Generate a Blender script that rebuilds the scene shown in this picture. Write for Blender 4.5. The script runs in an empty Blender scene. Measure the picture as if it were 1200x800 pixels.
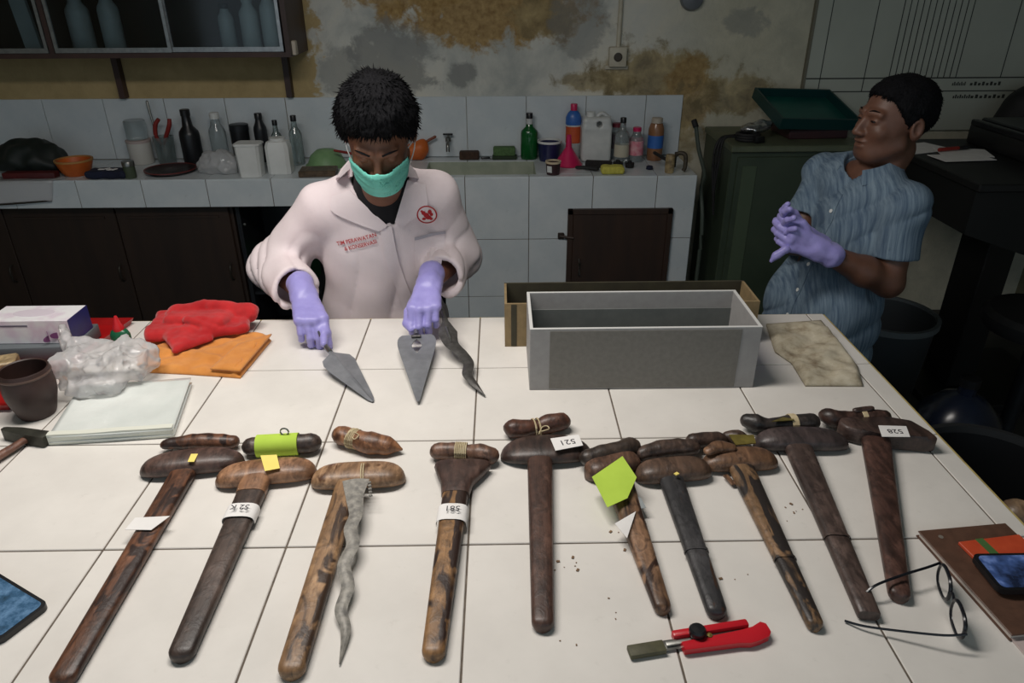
import bpy, bmesh, math, random
import numpy as np
from mathutils import Vector, Matrix
from mathutils.bvhtree import BVHTree

random.seed(7)
SC = bpy.context.scene
COL = SC.collection
Z0 = 0.90            # height of the tiled table top and of the counter

# ------------------------------------------------------------------ camera
cd = bpy.data.cameras.new('camera')
cd.sensor_width = 36.0
cd.lens = 25.33
cd.clip_start = 0.02
cam = bpy.data.objects.new('camera', cd)
COL.objects.link(cam)
_r = Vector((0.99986295, -0.01602234, -0.00416665))
_u = Vector((0.01098704, 0.45394098, 0.89096401))
_f = Vector((0.01238391, 0.89088769, -0.45405481))
_m = Matrix((_r, _u, -_f)).transposed().to_4x4()
_m.translation = Vector((0.06147, -0.91075, Z0 + 0.83959))
cam.matrix_world = _m
SC.camera = cam

# ------------------------------------------------------------------ world, lamps, exposure
w = bpy.data.worlds.new('world')
SC.world = w
w.use_nodes = True
bg = w.node_tree.nodes['Background']
bg.inputs[0].default_value = (0.62, 0.75, 0.84, 1)
bg.inputs[1].default_value = 0.60
la = bpy.data.lights.new('lamp_light', 'AREA')
la.shape = 'RECTANGLE'
la.size, la.size_y = 1.20, 0.30
la.energy = 26
la.color = (1.0, 0.945, 0.885)
lo = bpy.data.objects.new('lamp_light', la)
COL.objects.link(lo)
lo.location = (-0.45, 0.36, Z0 + 1.46)
SC.view_settings.view_transform = 'Standard'
SC.view_settings.look = 'None'
SC.view_settings.gamma = 1.0
SC.view_settings.use_curve_mapping = False
SC.view_settings.exposure = 0.0

# ------------------------------------------------------------------ materials
def lin(c):
    return tuple((x / 12.92 if x <= 0.04045 else ((x + 0.055) / 1.055) ** 2.4) for x in (v / 255 for v in c)) + (1,)

def base(name):
    m = bpy.data.materials.new(name)
    m.use_nodes = True
    nt = m.node_tree
    return m, nt, nt.nodes['Principled BSDF']

def texco(nt, scale=(1, 1, 1), rot=(0, 0, 0)):
    tc = nt.nodes.new('ShaderNodeTexCoord')
    mp = nt.nodes.new('ShaderNodeMapping')
    mp.inputs['Scale'].default_value = scale
    mp.inputs['Rotation'].default_value = rot
    nt.links.new(tc.outputs['Object'], mp.inputs[0])
    return mp.outputs[0]

def noisen(nt, vec, scale, detail=4, rough=0.55, dist=0):
    n = nt.nodes.new('ShaderNodeTexNoise')
    n.inputs['Scale'].default_value = scale
    n.inputs['Detail'].default_value = detail
    n.inputs['Roughness'].default_value = rough
    n.inputs['Distortion'].default_value = dist
    nt.links.new(vec, n.inputs['Vector'])
    return n.outputs[0]

def ramp(nt, fac, stops):
    r = nt.nodes.new('ShaderNodeValToRGB')
    e = r.color_ramp.elements
    while len(e) < len(stops):
        e.new(0.5)
    for q, (p, c) in zip(e, stops):
        q.position = p
        q.color = c
    nt.links.new(fac, r.inputs[0])
    return r.outputs[0]

def mixc(nt, fac, a, b):
    n = nt.nodes.new('ShaderNodeMix')
    n.data_type = 'RGBA'
    for s, v in ((n.inputs[0], fac), (n.inputs[6], a), (n.inputs[7], b)):
        if isinstance(v, (tuple, float, int)):
            s.default_value = v
        else:
            nt.links.new(v, s)
    return n.outputs[2]

def math_(nt, op, a, b=0.0, clamp=False):
    n = nt.nodes.new('ShaderNodeMath')
    n.operation = op
    n.use_clamp = clamp
    for s, v in ((n.inputs[0], a), (n.inputs[1], b)):
        if isinstance(v, (float, int)):
            s.default_value = v
        else:
            nt.links.new(v, s)
    return n.outputs[0]

def bumpn(nt, p, height, strength, dist=0.002):
    b = nt.nodes.new('ShaderNodeBump')
    b.inputs['Strength'].default_value = strength
    b.inputs['Distance'].default_value = dist
    nt.links.new(height, b.inputs['Height'])
    nt.links.new(b.outputs[0], p.inputs['Normal'])

MATS = {}
def mat(name, c1, c2=None, scale=20, rough=0.5, metal=0.0, spec=0.5, bump=0.0, bscale=60, stretch=(1, 1, 1), trans=0.0, alpha=1.0, coat=0.0, sheen=0.0, sss=0.0, emit=None):
    if name in MATS:
        return MATS[name]
    m, nt, p = base(name)
    p.inputs['Base Color'].default_value = lin(c1)
    p.inputs['Roughness'].default_value = rough
    p.inputs['Metallic'].default_value = metal
    p.inputs['Specular IOR Level'].default_value = spec
    p.inputs['Transmission Weight'].default_value = trans
    p.inputs['Alpha'].default_value = alpha
    p.inputs['Coat Weight'].default_value = coat
    p.inputs['Sheen Weight'].default_value = sheen
    if sss:
        p.inputs['Subsurface Weight'].default_value = sss
        p.inputs['Subsurface Radius'].default_value = (0.012, 0.005, 0.003)
        p.inputs['Subsurface Scale'].default_value = 0.5
    vec = None
    if c2:
        vec = texco(nt, stretch)
        n = noisen(nt, vec, scale)
        nt.links.new(ramp(nt, n, [(0.32, lin(c1)), (0.68, lin(c2))]), p.inputs['Base Color'])
    if bump:
        vec = vec or texco(nt, stretch)
        bumpn(nt, p, noisen(nt, vec, bscale, 3), bump)
    if emit:
        p.inputs['Emission Color'].default_value = lin(emit[0])
        p.inputs['Emission Strength'].default_value = emit[1]
    MATS[name] = m
    return m

def wood(name, dark, light, rot=0.0, scale=1.0, patch=None, patch_at=0.6, rough=0.46, coat=0.12):
    """old hard wood: grain drawn out along the piece, mottled, optional near black figure"""
    def dull(c):
        g_ = sum(c) / 3
        return tuple((x * 0.76 + g_ * 0.24) * 1.0 for x in c)
    dark, light = dull(dark), dull(light)
    m, nt, p = base(name)
    v = texco(nt, (95 * scale, 9 * scale, 60 * scale), (0, 0, -rot))
    g = noisen(nt, v, 1.0, 6, 0.6, 0.6)
    v2 = texco(nt, (1, 1, 1))
    big = noisen(nt, v2, 14 * scale, 3, 0.5)
    f = math_(nt, 'ADD', math_(nt, 'MULTIPLY', g, 0.6), math_(nt, 'MULTIPLY', big, 0.4))
    c = ramp(nt, f, [(0.34, lin(dark)), (0.62, lin(light))])
    mot = ramp(nt, noisen(nt, texco(nt, (1, 0.6, 1), (0, 0, -rot)), 46 * scale, 4, 0.65, 0.4), [(0.42, (0, 0, 0, 1)), (0.62, (1, 1, 1, 1))])
    c = mixc(nt, math_(nt, 'MULTIPLY', mot, 0.55), c, lin(tuple(x * 0.55 for x in dark)))
    rub = ramp(nt, noisen(nt, texco(nt, (1, 0.5, 1), (0, 0, -rot)), 27 * scale, 5, 0.7), [(0.52, (0, 0, 0, 1)), (0.70, (1, 1, 1, 1))])
    c = mixc(nt, math_(nt, 'MULTIPLY', rub, 0.6), c, lin(tuple(min(255, x * 1.25 + 12) for x in light)))
    if patch:
        v3 = texco(nt, (34, 11, 20), (0, 0, -rot))
        k = noisen(nt, v3, 1.0, 3, 0.5, 0.8)
        k = ramp(nt, k, [(patch_at - 0.03, (0, 0, 0, 1)), (patch_at + 0.03, (1, 1, 1, 1))])
        c = mixc(nt, k, c, lin(patch))
    nt.links.new(c, p.inputs['Base Color'])
    p.inputs['Roughness'].default_value = rough
    p.inputs['Coat Weight'].default_value = coat
    p.inputs['Coat Roughness'].default_value = 0.25
    bumpn(nt, p, math_(nt, 'ADD', g, mot), 0.3, 0.0012)
    MATS[name] = m
    return m

# ------------------------------------------------------------------ objects
def tag(o, label=None, cat=None, group=None, kind=None):
    if label: o['label'] = label
    if cat: o['category'] = cat
    if group: o['group'] = group
    if kind: o['kind'] = kind
    return o

def thing(name, label, cat, loc=(0, 0, 0), group=None):
    o = bpy.data.objects.new(name, None)
    o.empty_display_size = 0.05
    COL.objects.link(o)
    o.location = loc
    return tag(o, label, cat, group)

def root_loc(o):
    while o.parent:
        o = o.parent
    return o.location

def obj(name, VF, m, parent=None, smooth=38, label=None):
    """one mesh object from (verts, faces) given in world coordinates"""
    V, F = VF
    V = np.asarray(V, dtype=float)
    if parent is not None:
        V = V - np.array(root_loc(parent))
    me = bpy.data.meshes.new(name)
    me.from_pydata(V.tolist(), [], [list(map(int, f)) for f in F])
    me.update()
    if smooth:
        me.polygons.foreach_set('use_smooth', [True] * len(me.polygons))
        if smooth < 180:
            me.set_sharp_from_angle(angle=math.radians(smooth))
    me.materials.append(m)
    o = bpy.data.objects.new(name, me)
    COL.objects.link(o)
    if parent is not None:
        o.parent = parent
    if label:
        o['label'] = label
    return o

def solo(name, VF, m, label, cat, group=None, smooth=38, base_pt=None):
    """a thing that is one mesh, its origin at its base"""
    V, F = VF
    V = np.asarray(V, dtype=float)
    c = np.array([(V[:, 0].min() + V[:, 0].max()) / 2, (V[:, 1].min() + V[:, 1].max()) / 2, V[:, 2].min()])
    o = obj(name, (V - c, F), m, None, smooth)
    o.location = c
    return tag(o, label, cat, group)

def join(*parts):
    V, F, n = [], [], 0
    for v, f in parts:
        v = np.asarray(v, dtype=float)
        V.append(v)
        F += [[int(i) + n for i in q] for q in f]
        n += len(v)
    return np.concatenate(V), F

def xf(VF, loc=(0, 0, 0), rot=(0, 0, 0), scale=(1, 1, 1)):
    V, F = VF
    R = np.array(Matrix.Rotation(rot[2], 3, 'Z') @ Matrix.Rotation(rot[1], 3, 'Y') @ Matrix.Rotation(rot[0], 3, 'X'))
    return (np.asarray(V, float) * np.array(scale)) @ R.T + np.array(loc), F

def box(x0, x1, y0, y1, z0, z1, b=0.0, seg=1):
    bm = bmesh.new()
    bmesh.ops.create_cube(bm, size=1)
    for v in bm.verts:
        v.co = Vector(((x0 + x1) / 2 + v.co.x * (x1 - x0), (y0 + y1) / 2 + v.co.y * (y1 - y0), (z0 + z1) / 2 + v.co.z * (z1 - z0)))
    if b:
        bmesh.ops.bevel(bm, geom=bm.edges[:], offset=b, segments=seg, profile=0.5, affect='EDGES')
    bm.verts.index_update()
    V = np.array([v.co[:] for v in bm.verts])
    F = [[v.index for v in f.verts] for f in bm.faces]
    bm.free()
    return V, F

def cbox(c, s, b=0.0, seg=1, rz=0.0, rx=0.0, ry=0.0):
    """box centred in x and y on c, standing on c.z"""
    return xf(box(-s[0] / 2, s[0] / 2, -s[1] / 2, s[1] / 2, 0, s[2], b, seg), c, (rx, ry, rz))

def lathe(prof, c=(0, 0, 0), n=28, sx=1.0, sy=1.0, closed=False):
    V, F = [], []
    for r, z in prof:
        for k in range(n):
            a = 2 * math.pi * k / n
            V.append((c[0] + r * sx * math.cos(a), c[1] + r * sy * math.sin(a), c[2] + z))
    m = len(prof)
    for i in range(m if closed else m - 1):
        for k in range(n):
            k2 = (k + 1) % n
            i2 = (i + 1) % m
            F.append((i * n + k, i * n + k2, i2 * n + k2, i2 * n + k))
    if not closed:
        if prof[0][0] > 1e-6: F.append(tuple(reversed(range(n))))
        if prof[-1][0] > 1e-6: F.append(tuple(range((m - 1) * n, m * n)))
    return np.array(V), F

def loft(rings, cap=True):
    n = len(rings[0])
    V = np.concatenate([np.asarray(r, float) for r in rings])
    F = []
    for i in range(len(rings) - 1):
        for k in range(n):
            k2 = (k + 1) % n
            F.append((i * n + k, i * n + k2, (i + 1) * n + k2, (i + 1) * n + k))
    if cap:
        F.append(tuple(reversed(range(n))))
        F.append(tuple(range((len(rings) - 1) * n, len(rings) * n)))
    return V, F

def smooth_path(pts, per=6):
    """Catmull-Rom through the points"""
    P = [np.asarray(p, float) for p in pts]
    P = [2 * P[0] - P[1]] + P + [2 * P[-1] - P[-2]]
    out = []
    for i in range(1, len(P) - 2):
        for k in range(per):
            t = k / per
            a, b, c, d = P[i - 1:i + 3]
            out.append(0.5 * (2 * b + (c - a) * t + (2 * a - 5 * b + 4 * c - d) * t * t + (3 * b - a - 3 * c + d) * t ** 3))
    out.append(P[-2])
    return np.array(out)

def tube(path, r, n=10, flat=1.0, up=(0, 0, 1), closed=False, round_ends=False):
    """sweep of an ellipse; r one radius or one per point; flat squeezes it along up"""
    path = np.asarray(path, float)
    m = len(path)
    r = np.full(m, r) if np.isscalar(r) else np.interp(np.linspace(0, 1, m), np.linspace(0, 1, len(r)), r)
    up = np.array(up, float)
    rings = []
    for i in range(m):
        a = path[(i - 1) % m if closed else max(i - 1, 0)]
        b = path[(i + 1) % m if closed else min(i + 1, m - 1)]
        t = (b - a) / (np.linalg.norm(b - a) + 1e-12)
        s = np.cross(t, up)
        if np.linalg.norm(s) < 1e-3:
            s = np.cross(t, np.array([1.0, 0.2, 0]))
        s /= np.linalg.norm(s)
        q = np.cross(s, t)
        ang = np.linspace(0, 2 * math.pi, n, endpoint=False)
        rings.append(path[i] + np.outer(np.cos(ang) * r[i], s) + np.outer(np.sin(ang) * r[i] * flat, q))
    if closed:
        V, F = loft(rings, False)
        k0 = (m - 1) * n
        for k in range(n):
            k2 = (k + 1) % n
            F.append((k0 + k, k0 + k2, k2, k))
        return V, F
    if round_ends:
        for e, sgn in ((0, -1), (-1, 1)):
            t = path[1] - path[0] if e == 0 else path[-1] - path[-2]
            t = t / np.linalg.norm(t)
            c = path[e]
            extra = [c + t * sgn * r[e] * h + (rings[e] - c) * k for h, k in ((0.45, 0.88), (0.78, 0.6), (0.95, 0.25))]
            rings = (extra[::-1] + rings) if e == 0 else (rings + extra)
    return loft(rings)

def prism(poly, z0, z1, taper=0.0):
    """flat outline (x, y) given a thickness"""
    P = np.asarray(poly, float)
    n = len(P)
    c = P.mean(0)
    top = c + (P - c) * (1 - taper)
    V = np.concatenate([np.c_[P, np.full(n, z0)], np.c_[top, np.full(n, z1)]])
    F = [tuple(reversed(range(n))), tuple(range(n, 2 * n))]
    for k in range(n):
        k2 = (k + 1) % n
        F.append((k, k2, n + k2, n + k))
    return V, F

def sheet(A, B, n, m, zf, thick):
    """closed slab between two edge lines A and B (lists of (x, y)); zf(u, v, x, y) height of its upper face"""
    A = np.asarray(A, float); B = np.asarray(B, float)
    la_ = lambda L, t: np.array([np.interp(t, np.linspace(0, 1, len(L)), L[:, k]) for k in range(L.shape[1])])
    V, F = [], []
    for layer in (0, 1):
        for i in range(n + 1):
            for j in range(m + 1):
                u, v = i / n, j / m
                p = la_(A, u) * (1 - v) + la_(B, u) * v
                z = zf(u, v, p[0], p[1])
                V.append((p[0], p[1], z if layer == 0 else max(z - thick, 0.0005 + Z0 if z > Z0 else z - thick)))
    N = (n + 1) * (m + 1)
    g = lambda i, j, l=0: l * N + i * (m + 1) + j
    for i in range(n):
        for j in range(m):
            F.append((g(i, j), g(i + 1, j), g(i + 1, j + 1), g(i, j + 1)))
            F.append((g(i, j, 1), g(i, j + 1, 1), g(i + 1, j + 1, 1), g(i + 1, j, 1)))
    for i in range(n):
        F.append((g(i, 0), g(i, 0, 1), g(i + 1, 0, 1), g(i + 1, 0)))
        F.append((g(i, m), g(i + 1, m), g(i + 1, m, 1), g(i, m, 1)))
    for j in range(m):
        F.append((g(0, j), g(0, j + 1), g(0, j + 1, 1), g(0, j, 1)))
        F.append((g(n, j), g(n, j, 1), g(n, j + 1, 1), g(n, j + 1)))
    return np.array(V), F

def lettering(text, size, loc, rz=0.0, rx=0.0, depth=0.0002, bold=0.0):
    cu = bpy.data.curves.new('lettering', 'FONT')
    cu.body = text
    cu.size = size
    cu.align_x = 'CENTER'
    cu.align_y = 'CENTER'
    cu.extrude = depth
    cu.offset = bold
    cu.resolution_u = 3
    o = bpy.data.objects.new('lettering_tmp', cu)
    COL.objects.link(o)
    dg = bpy.context.evaluated_depsgraph_get()
    me = o.evaluated_get(dg).to_mesh()
    V = np.array([v.co[:] for v in me.vertices])
    F = [list(p.vertices) for p in me.polygons]
    o.evaluated_get(dg).to_mesh_clear()
    bpy.data.objects.remove(o)
    bpy.data.curves.remove(cu)
    return xf((V, F), loc, (rx, 0, rz))

# ------------------------------------------------------------------ smooth solids from distance fields
def v3(*p):
    return np.array(p, dtype=np.float32)

def cap(P, a, b, ra, rb=None):
    a = np.asarray(a, np.float32); b = np.asarray(b, np.float32)
    rb = ra if rb is None else rb
    d = b - a
    h = np.clip(((P - a) @ d) / float(d @ d + 1e-12), 0, 1)
    q = P - a - h[:, None] * d
    return np.sqrt((q * q).sum(1)) - (ra + (rb - ra) * h)

def ell(P, c, r):
    r = np.asarray(r, np.float32)
    q = (P - np.asarray(c, np.float32)) / r
    k0 = np.sqrt((q * q).sum(1))
    q2 = q / r
    k1 = np.sqrt((q2 * q2).sum(1)) + 1e-9
    return k0 * (k0 - 1) / k1

def rbox(P, c, s, r):
    q = np.abs(P - np.asarray(c, np.float32)) - (np.asarray(s, np.float32) - r)
    return np.sqrt((np.maximum(q, 0) ** 2).sum(1)) + np.minimum(q.max(1), 0) - r

def smin(a, b, k):
    h = np.clip(0.5 + 0.5 * (b - a) / k, 0, 1)
    return b + (a - b) * h - k * h * (1 - h)

def smax(a, b, k):
    return -smin(-a, -b, k)

def union(ds, k):
    d = ds[0]
    for e in ds[1:]:
        d = smin(d, e, k)
    return d

def wob(P, f, seed=0.0):
    """cheap smooth noise in -1..1"""
    x, y, z = P[:, 0] * f, P[:, 1] * f, P[:, 2] * f
    s = seed
    return (np.sin(x * 1.7 + 1.3 * np.sin(y * 1.1 + s) + s) + np.sin(y * 1.9 + 1.2 * np.sin(z * 1.3 + 2 * s) + 1.7) + np.sin(z * 1.6 + 1.4 * np.sin(x * 1.2 - s) + 0.6 * s)) / 3

def net(f, lo_, hi_, h):
    """surface nets of f = 0, evaluated only in blocks near the surface"""
    lo_ = np.asarray(lo_, float); hi_ = np.asarray(hi_, float)
    B = 8
    nb = np.ceil((hi_ - lo_) / (h * B)).astype(int) + 1
    n = nb * B
    ci = np.stack(np.meshgrid(*[np.arange(k) for k in nb], indexing='ij'), -1).reshape(-1, 3)
    cc = (lo_ + (ci + 0.5) * B * h).astype(np.float32)
    dc = f(cc)
    D = np.repeat(np.repeat(np.repeat(np.where(dc < 0, -1.0, 1.0).astype(np.float32).reshape(nb), B, 0), B, 1), B, 2)
    act = np.abs(dc) < B * h * 1.25
    off = np.stack(np.meshgrid(*[np.arange(B)] * 3, indexing='ij'), -1).reshape(-1, 3)
    ai = ci[act]
    for s in range(0, len(ai), 400):
        idx = (ai[s:s + 400, None, :] * B + off[None]).reshape(-1, 3)
        D[idx[:, 0], idx[:, 1], idx[:, 2]] = f((lo_ + idx * h).astype(np.float32))
    S = D < 0
    cnt = np.zeros(n - 1, np.int8)
    for a in (0, 1):
        for b in (0, 1):
            for c in (0, 1):
                cnt += S[a:n[0] - 1 + a, b:n[1] - 1 + b, c:n[2] - 1 + c]
    cells = np.argwhere((cnt > 0) & (cnt < 8))
    ID = np.full(n - 1, -1, np.int64)
    ID[cells[:, 0], cells[:, 1], cells[:, 2]] = np.arange(len(cells))
    pos = np.zeros((len(cells), 3)); num = np.zeros(len(cells))
    for ax in range(3):
        o1, o2 = [q for q in range(3) if q != ax]
        for a in (0, 1):
            for b in (0, 1):
                p0 = cells.copy(); p0[:, o1] += a; p0[:, o2] += b
                p1 = p0.copy(); p1[:, ax] += 1
                d0 = D[p0[:, 0], p0[:, 1], p0[:, 2]]; d1 = D[p1[:, 0], p1[:, 1], p1[:, 2]]
                x = (d0 < 0) != (d1 < 0)
                t = np.where(x, d0 / np.where(x, d0 - d1, 1), 0)
                q = p0.astype(float); q[:, ax] += t
                pos[x] += q[x]; num[x] += 1
    V = lo_ + pos / num[:, None] * h
    F = []
    for ax in range(3):
        o1, o2 = (ax + 1) % 3, (ax + 2) % 3
        sl0 = [slice(None)] * 3; sl1 = [slice(None)] * 3
        sl0[ax] = slice(0, -1); sl1[ax] = slice(1, None)
        A = S[tuple(sl0)]; Bq = S[tuple(sl1)]
        e = np.argwhere(A != Bq)
        e = e[(e[:, o1] > 0) & (e[:, o2] > 0) & (e[:, o1] < n[o1] - 1) & (e[:, o2] < n[o2] - 1)]
        quad = []
        for a, b in ((-1, -1), (0, -1), (0, 0), (-1, 0)):
            c = e.copy(); c[:, o1] += a; c[:, o2] += b
            quad.append(ID[c[:, 0], c[:, 1], c[:, 2]])
        Q = np.stack(quad, 1)
        flip = ~A[e[:, 0], e[:, 1], e[:, 2]]
        Q[flip] = Q[flip][:, ::-1]
        F.append(Q[(Q >= 0).all(1)])
    return V, np.concatenate(F).tolist()

def on_surface(VF, bvh, off, d=(0, 1, 0), back=0.6):
    """lay a flat mesh on a body's front: each point is moved along d onto the surface, off proud of it"""
    V, F = VF
    d = Vector(d)
    out = []
    for p in np.asarray(V, float):
        p = Vector(p)
        hit, nrm, _, _ = bvh.ray_cast(p - d * back, d)
        out.append((hit - d * off)[:] if hit else p[:])
    return np.array(out), F

def strip(A, B, n, m):
    A = smooth_path(A, 4); B = smooth_path(B, 4)
    g = lambda L, t: np.array([np.interp(t, np.linspace(0, 1, len(L)), L[:, k]) for k in range(3)])
    V = [g(A, i / n) * (1 - j / m) + g(B, i / n) * (j / m) for i in range(n + 1) for j in range(m + 1)]
    F = [(i * (m + 1) + j, (i + 1) * (m + 1) + j, (i + 1) * (m + 1) + j + 1, i * (m + 1) + j + 1) for i in range(n) for j in range(m)]
    return np.array(V), F

def thicken(VF, d):
    """give a sheet a thickness along the vector d"""
    V, F = VF
    n = len(V)
    cnt = {}
    for f in F:
        for a, b in zip(f, list(f[1:]) + [f[0]]):
            cnt[(a, b)] = cnt.get((a, b), 0) + 1
    side = [(a, b, b + n, a + n) for (a, b) in cnt if (b, a) not in cnt]
    return np.concatenate([V, V + np.array(d)]), [tuple(reversed(f)) for f in F] + [tuple(i + n for i in f) for f in F] + side

# ================================================================== the room
def struct(name, VF, m, smooth=0):
    o = obj(name, VF, m, None, smooth)
    o['kind'] = 'structure'
    return o

def wall_material():
    m, nt, p = base('peeling_plaster')
    tc = nt.nodes.new('ShaderNodeTexCoord')
    P = tc.outputs['Object']
    n1 = noisen(nt, P, 2.6, 6, 0.62, 0.5)
    n2 = noisen(nt, P, 9.0, 6, 0.65, 0.3)
    n3 = noisen(nt, P, 34.0, 4, 0.6)
    col = ramp(nt, n1, [(0.34, lin((176, 180, 176))), (0.5, lin((210, 210, 202))), (0.66, lin((222, 218, 204)))])
    def blob(cx, cz, rx, rz, edge=0.35, amt=0.9):
        sp = nt.nodes.new('ShaderNodeSeparateXYZ')
        nt.links.new(P, sp.inputs[0])
        dx = math_(nt, 'MULTIPLY', math_(nt, 'SUBTRACT', sp.outputs[0], cx), 1 / rx)
        dz = math_(nt, 'MULTIPLY', math_(nt, 'SUBTRACT', sp.outputs[2], cz), 1 / rz)
        d = math_(nt, 'SQRT', math_(nt, 'ADD', math_(nt, 'MULTIPLY', dx, dx), math_(nt, 'MULTIPLY', dz, dz)))
        d = math_(nt, 'ADD', d, math_(nt, 'MULTIPLY', math_(nt, 'SUBTRACT', n2, 0.5), 2.6))
        return math_(nt, 'MULTIPLY', math_(nt, 'SUBTRACT', 1.0 + edge / 2, d), 1 / edge, True)
    ochre = ramp(nt, n3, [(0.3, lin((142, 112, 68))), (0.7, lin((190, 160, 108)))])
    ochre2 = ramp(nt, n2, [(0.36, lin((126, 114, 86))), (0.66, lin((196, 176, 130)))])
    grey = lin((138, 140, 138))
    cream = ramp(nt, n2, [(0.3, lin((170, 150, 108))), (0.7, lin((190, 168, 124)))])
    # old cream paint left standing beside and under the hanging cabinet
    sp = nt.nodes.new('ShaderNodeSeparateXYZ'); nt.links.new(P, sp.inputs[0])
    left = math_(nt, 'MULTIPLY', math_(nt, 'SUBTRACT', math_(nt, 'ADD', -0.81, math_(nt, 'MULTIPLY', math_(nt, 'SUBTRACT', n2, 0.5), 0.35)), sp.outputs[0]), 30.0, True)
    col = mixc(nt, left, col, cream)
    right = math_(nt, 'MULTIPLY', math_(nt, 'SUBTRACT', sp.outputs[0], 0.75), 2.5, True)
    col = mixc(nt, math_(nt, 'MULTIPLY', right, 0.8), col, ramp(nt, n2, [(0.35, lin((184, 180, 158))), (0.65, lin((208, 202, 178)))]))
    for a in [(0.02, 1.60, 0.42, 0.155, ochre, .95), (-0.35, 1.68, 0.30, 0.10, ochre, .9), (0.26, 1.55, 0.14, .08, ochre2, .7), (0.85, 1.30, 0.30, 0.12, ochre2, .9), (1.0, 1.18, 0.12, 0.20, ochre, .75), (1.25, 1.20, 0.18, 0.10, ochre2, .8),
              (0.55, 1.26, 0.18, 0.05, ochre2, .8), (-0.46, 1.36, 0.20, 0.14, grey, .75), (-0.12, 1.30, 0.07, 0.05, grey, .8), (-0.72, 1.32, 0.10, 0.12, grey, .6), (0.45, 1.55, 0.12, 0.16, grey, .55), (1.25, 1.52, 0.12, 0.06, grey, .5), (0.95, 1.0, .14, .18, ochre2, .7)]:
        col = mixc(nt, math_(nt, 'MULTIPLY', blob(*a[:4]), a[5]), col, a[4])
    nt.links.new(col, p.inputs['Base Color'])
    p.inputs['Roughness'].default_value = 0.9
    p.inputs['Specular IOR Level'].default_value = 0.15
    hgt = math_(nt, 'ADD', n2, math_(nt, 'MULTIPLY', n3, 0.4))
    bumpn(nt, p, hgt, 0.55, 0.012)
    return m

WY = 2.85
M_wall = wall_material()
M_plain = mat('painted_wall', (150, 146, 124), (128, 126, 108), 3, 0.9, spec=0.15)
M_floor = mat('cement_floor', (82, 80, 76), (62, 60, 58), 5, 0.6)
M_ceil = mat('ceiling_paint', (150, 148, 138), None, rough=0.95)
struct('floor', box(-3.3, 3.1, -2.6, WY + 0.1, -0.1, 0.0), M_floor)
struct('ceiling', box(-3.3, 3.1, -2.6, WY + 0.1, 3.0, 3.1), M_ceil)
wall_back = struct('wall_back', box(-3.3, 3.1, WY, WY + 0.1, 0, 3.0), M_wall)
struct('wall_left', box(-3.3, -3.2, -2.6, WY, 0, 3.0), M_plain)
struct('wall_right', box(3.0, 3.1, -2.6, WY, 0, 3.0), M_plain)

# ------------------------------------------------------------------ glazed tiles
def tile_mat(name, c1, c2, rough, grime):
    m, nt, p = base(name)
    v = texco(nt)
    oi = nt.nodes.new('ShaderNodeObjectInfo')
    n = noisen(nt, v, 6, 5, 0.6)
    col = ramp(nt, n, [(0.35, lin(c1)), (0.65, lin(c2))])
    col = mixc(nt, math_(nt, 'MULTIPLY', oi.outputs['Random'], 0.25), col, lin(c1))
    g = ramp(nt, noisen(nt, v, 31, 6, 0.7), [(0.60, (0, 0, 0, 1)), (0.74, (1, 1, 1, 1))])
    col = mixc(nt, math_(nt, 'MULTIPLY', g, grime), col, lin((120, 112, 96)))
    nt.links.new(col, p.inputs['Base Color'])
    p.inputs['Roughness'].default_value = rough
    p.inputs['Specular IOR Level'].default_value = 0.5
    bumpn(nt, p, noisen(nt, v, 12, 2), 0.04, 0.004)
    return m

M_ttile = tile_mat('table_tile', (222, 218, 212), (232, 228, 222), 0.22, 0.10)
M_ctile = tile_mat('counter_tile', (198, 207, 212), (212, 218, 221), 0.28, 0.20)
M_grout = mat('grout', (118, 108, 98), (92, 84, 76), 40, 0.95, spec=0.1)
M_cement = mat('concrete', (120, 116, 108), (96, 92, 86), 8, 0.9)

_tiles = {}
def tile(parent, m, loc, w, h, rot=(0, 0, 0), t=0.009, g=0.0016):
    """one tile of w x h centred at loc, its face up before rotation"""
    key = (round(w, 4), round(h, 4), m.name)
    if key not in _tiles:
        V, F = box(-w / 2 + g, w / 2 - g, -h / 2 + g, h / 2 - g, -t, 0, 0.0012)
        o = obj('tile', (V, F), m, None, 30)
        _tiles[key] = o
        first = True
    else:
        o = _tiles[key].copy()
        COL.objects.link(o)
    o.parent = parent
    o.location = Vector(loc) - Vector(root_loc(parent))
    o.rotation_euler = rot
    return o

# ------------------------------------------------------------------ the tiled work table
TX0, TX1, TY0, TY1 = -1.5, 0.947, -0.62, 0.886
table = thing('work_table', 'long work table topped with white square ceramic tiles', 'table', ((TX0 + TX1) / 2, (TY0 + TY1) / 2, 0))
obj('top_slab', box(TX0 + 0.002, TX1 - 0.002, TY0 + 0.002, TY1 - 0.002, Z0 - 0.07, Z0 - 0.0022), M_grout, table, 0)
xs = [TX0 + 0.3 * i for i in range(9)] + [TX1]
ys = [TY0, -0.6 + 0.3, 0.0, 0.3, 0.6, TY1]
for i in range(len(xs) - 1):
    for j in range(len(ys) - 1):
        tile(table, M_ttile, ((xs[i] + xs[i + 1]) / 2, (ys[j] + ys[j + 1]) / 2, Z0 - 0.0002), xs[i + 1] - xs[i], ys[j + 1] - ys[j])
M_trimw = mat('worn_yellow_edge', (196, 178, 110), (160, 140, 84), 30, 0.7)
obj('edge_strip', box(TX0, TX1, TY1 - 0.001, TY1 + 0.004, Z0 - 0.06, Z0 - 0.003), M_trimw, table, 0)
obj('edge_strip', box(TX1 - 0.001, TX1 + 0.004, TY0, TY1, Z0 - 0.06, Z0 - 0.003), M_trimw, table, 0)
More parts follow.
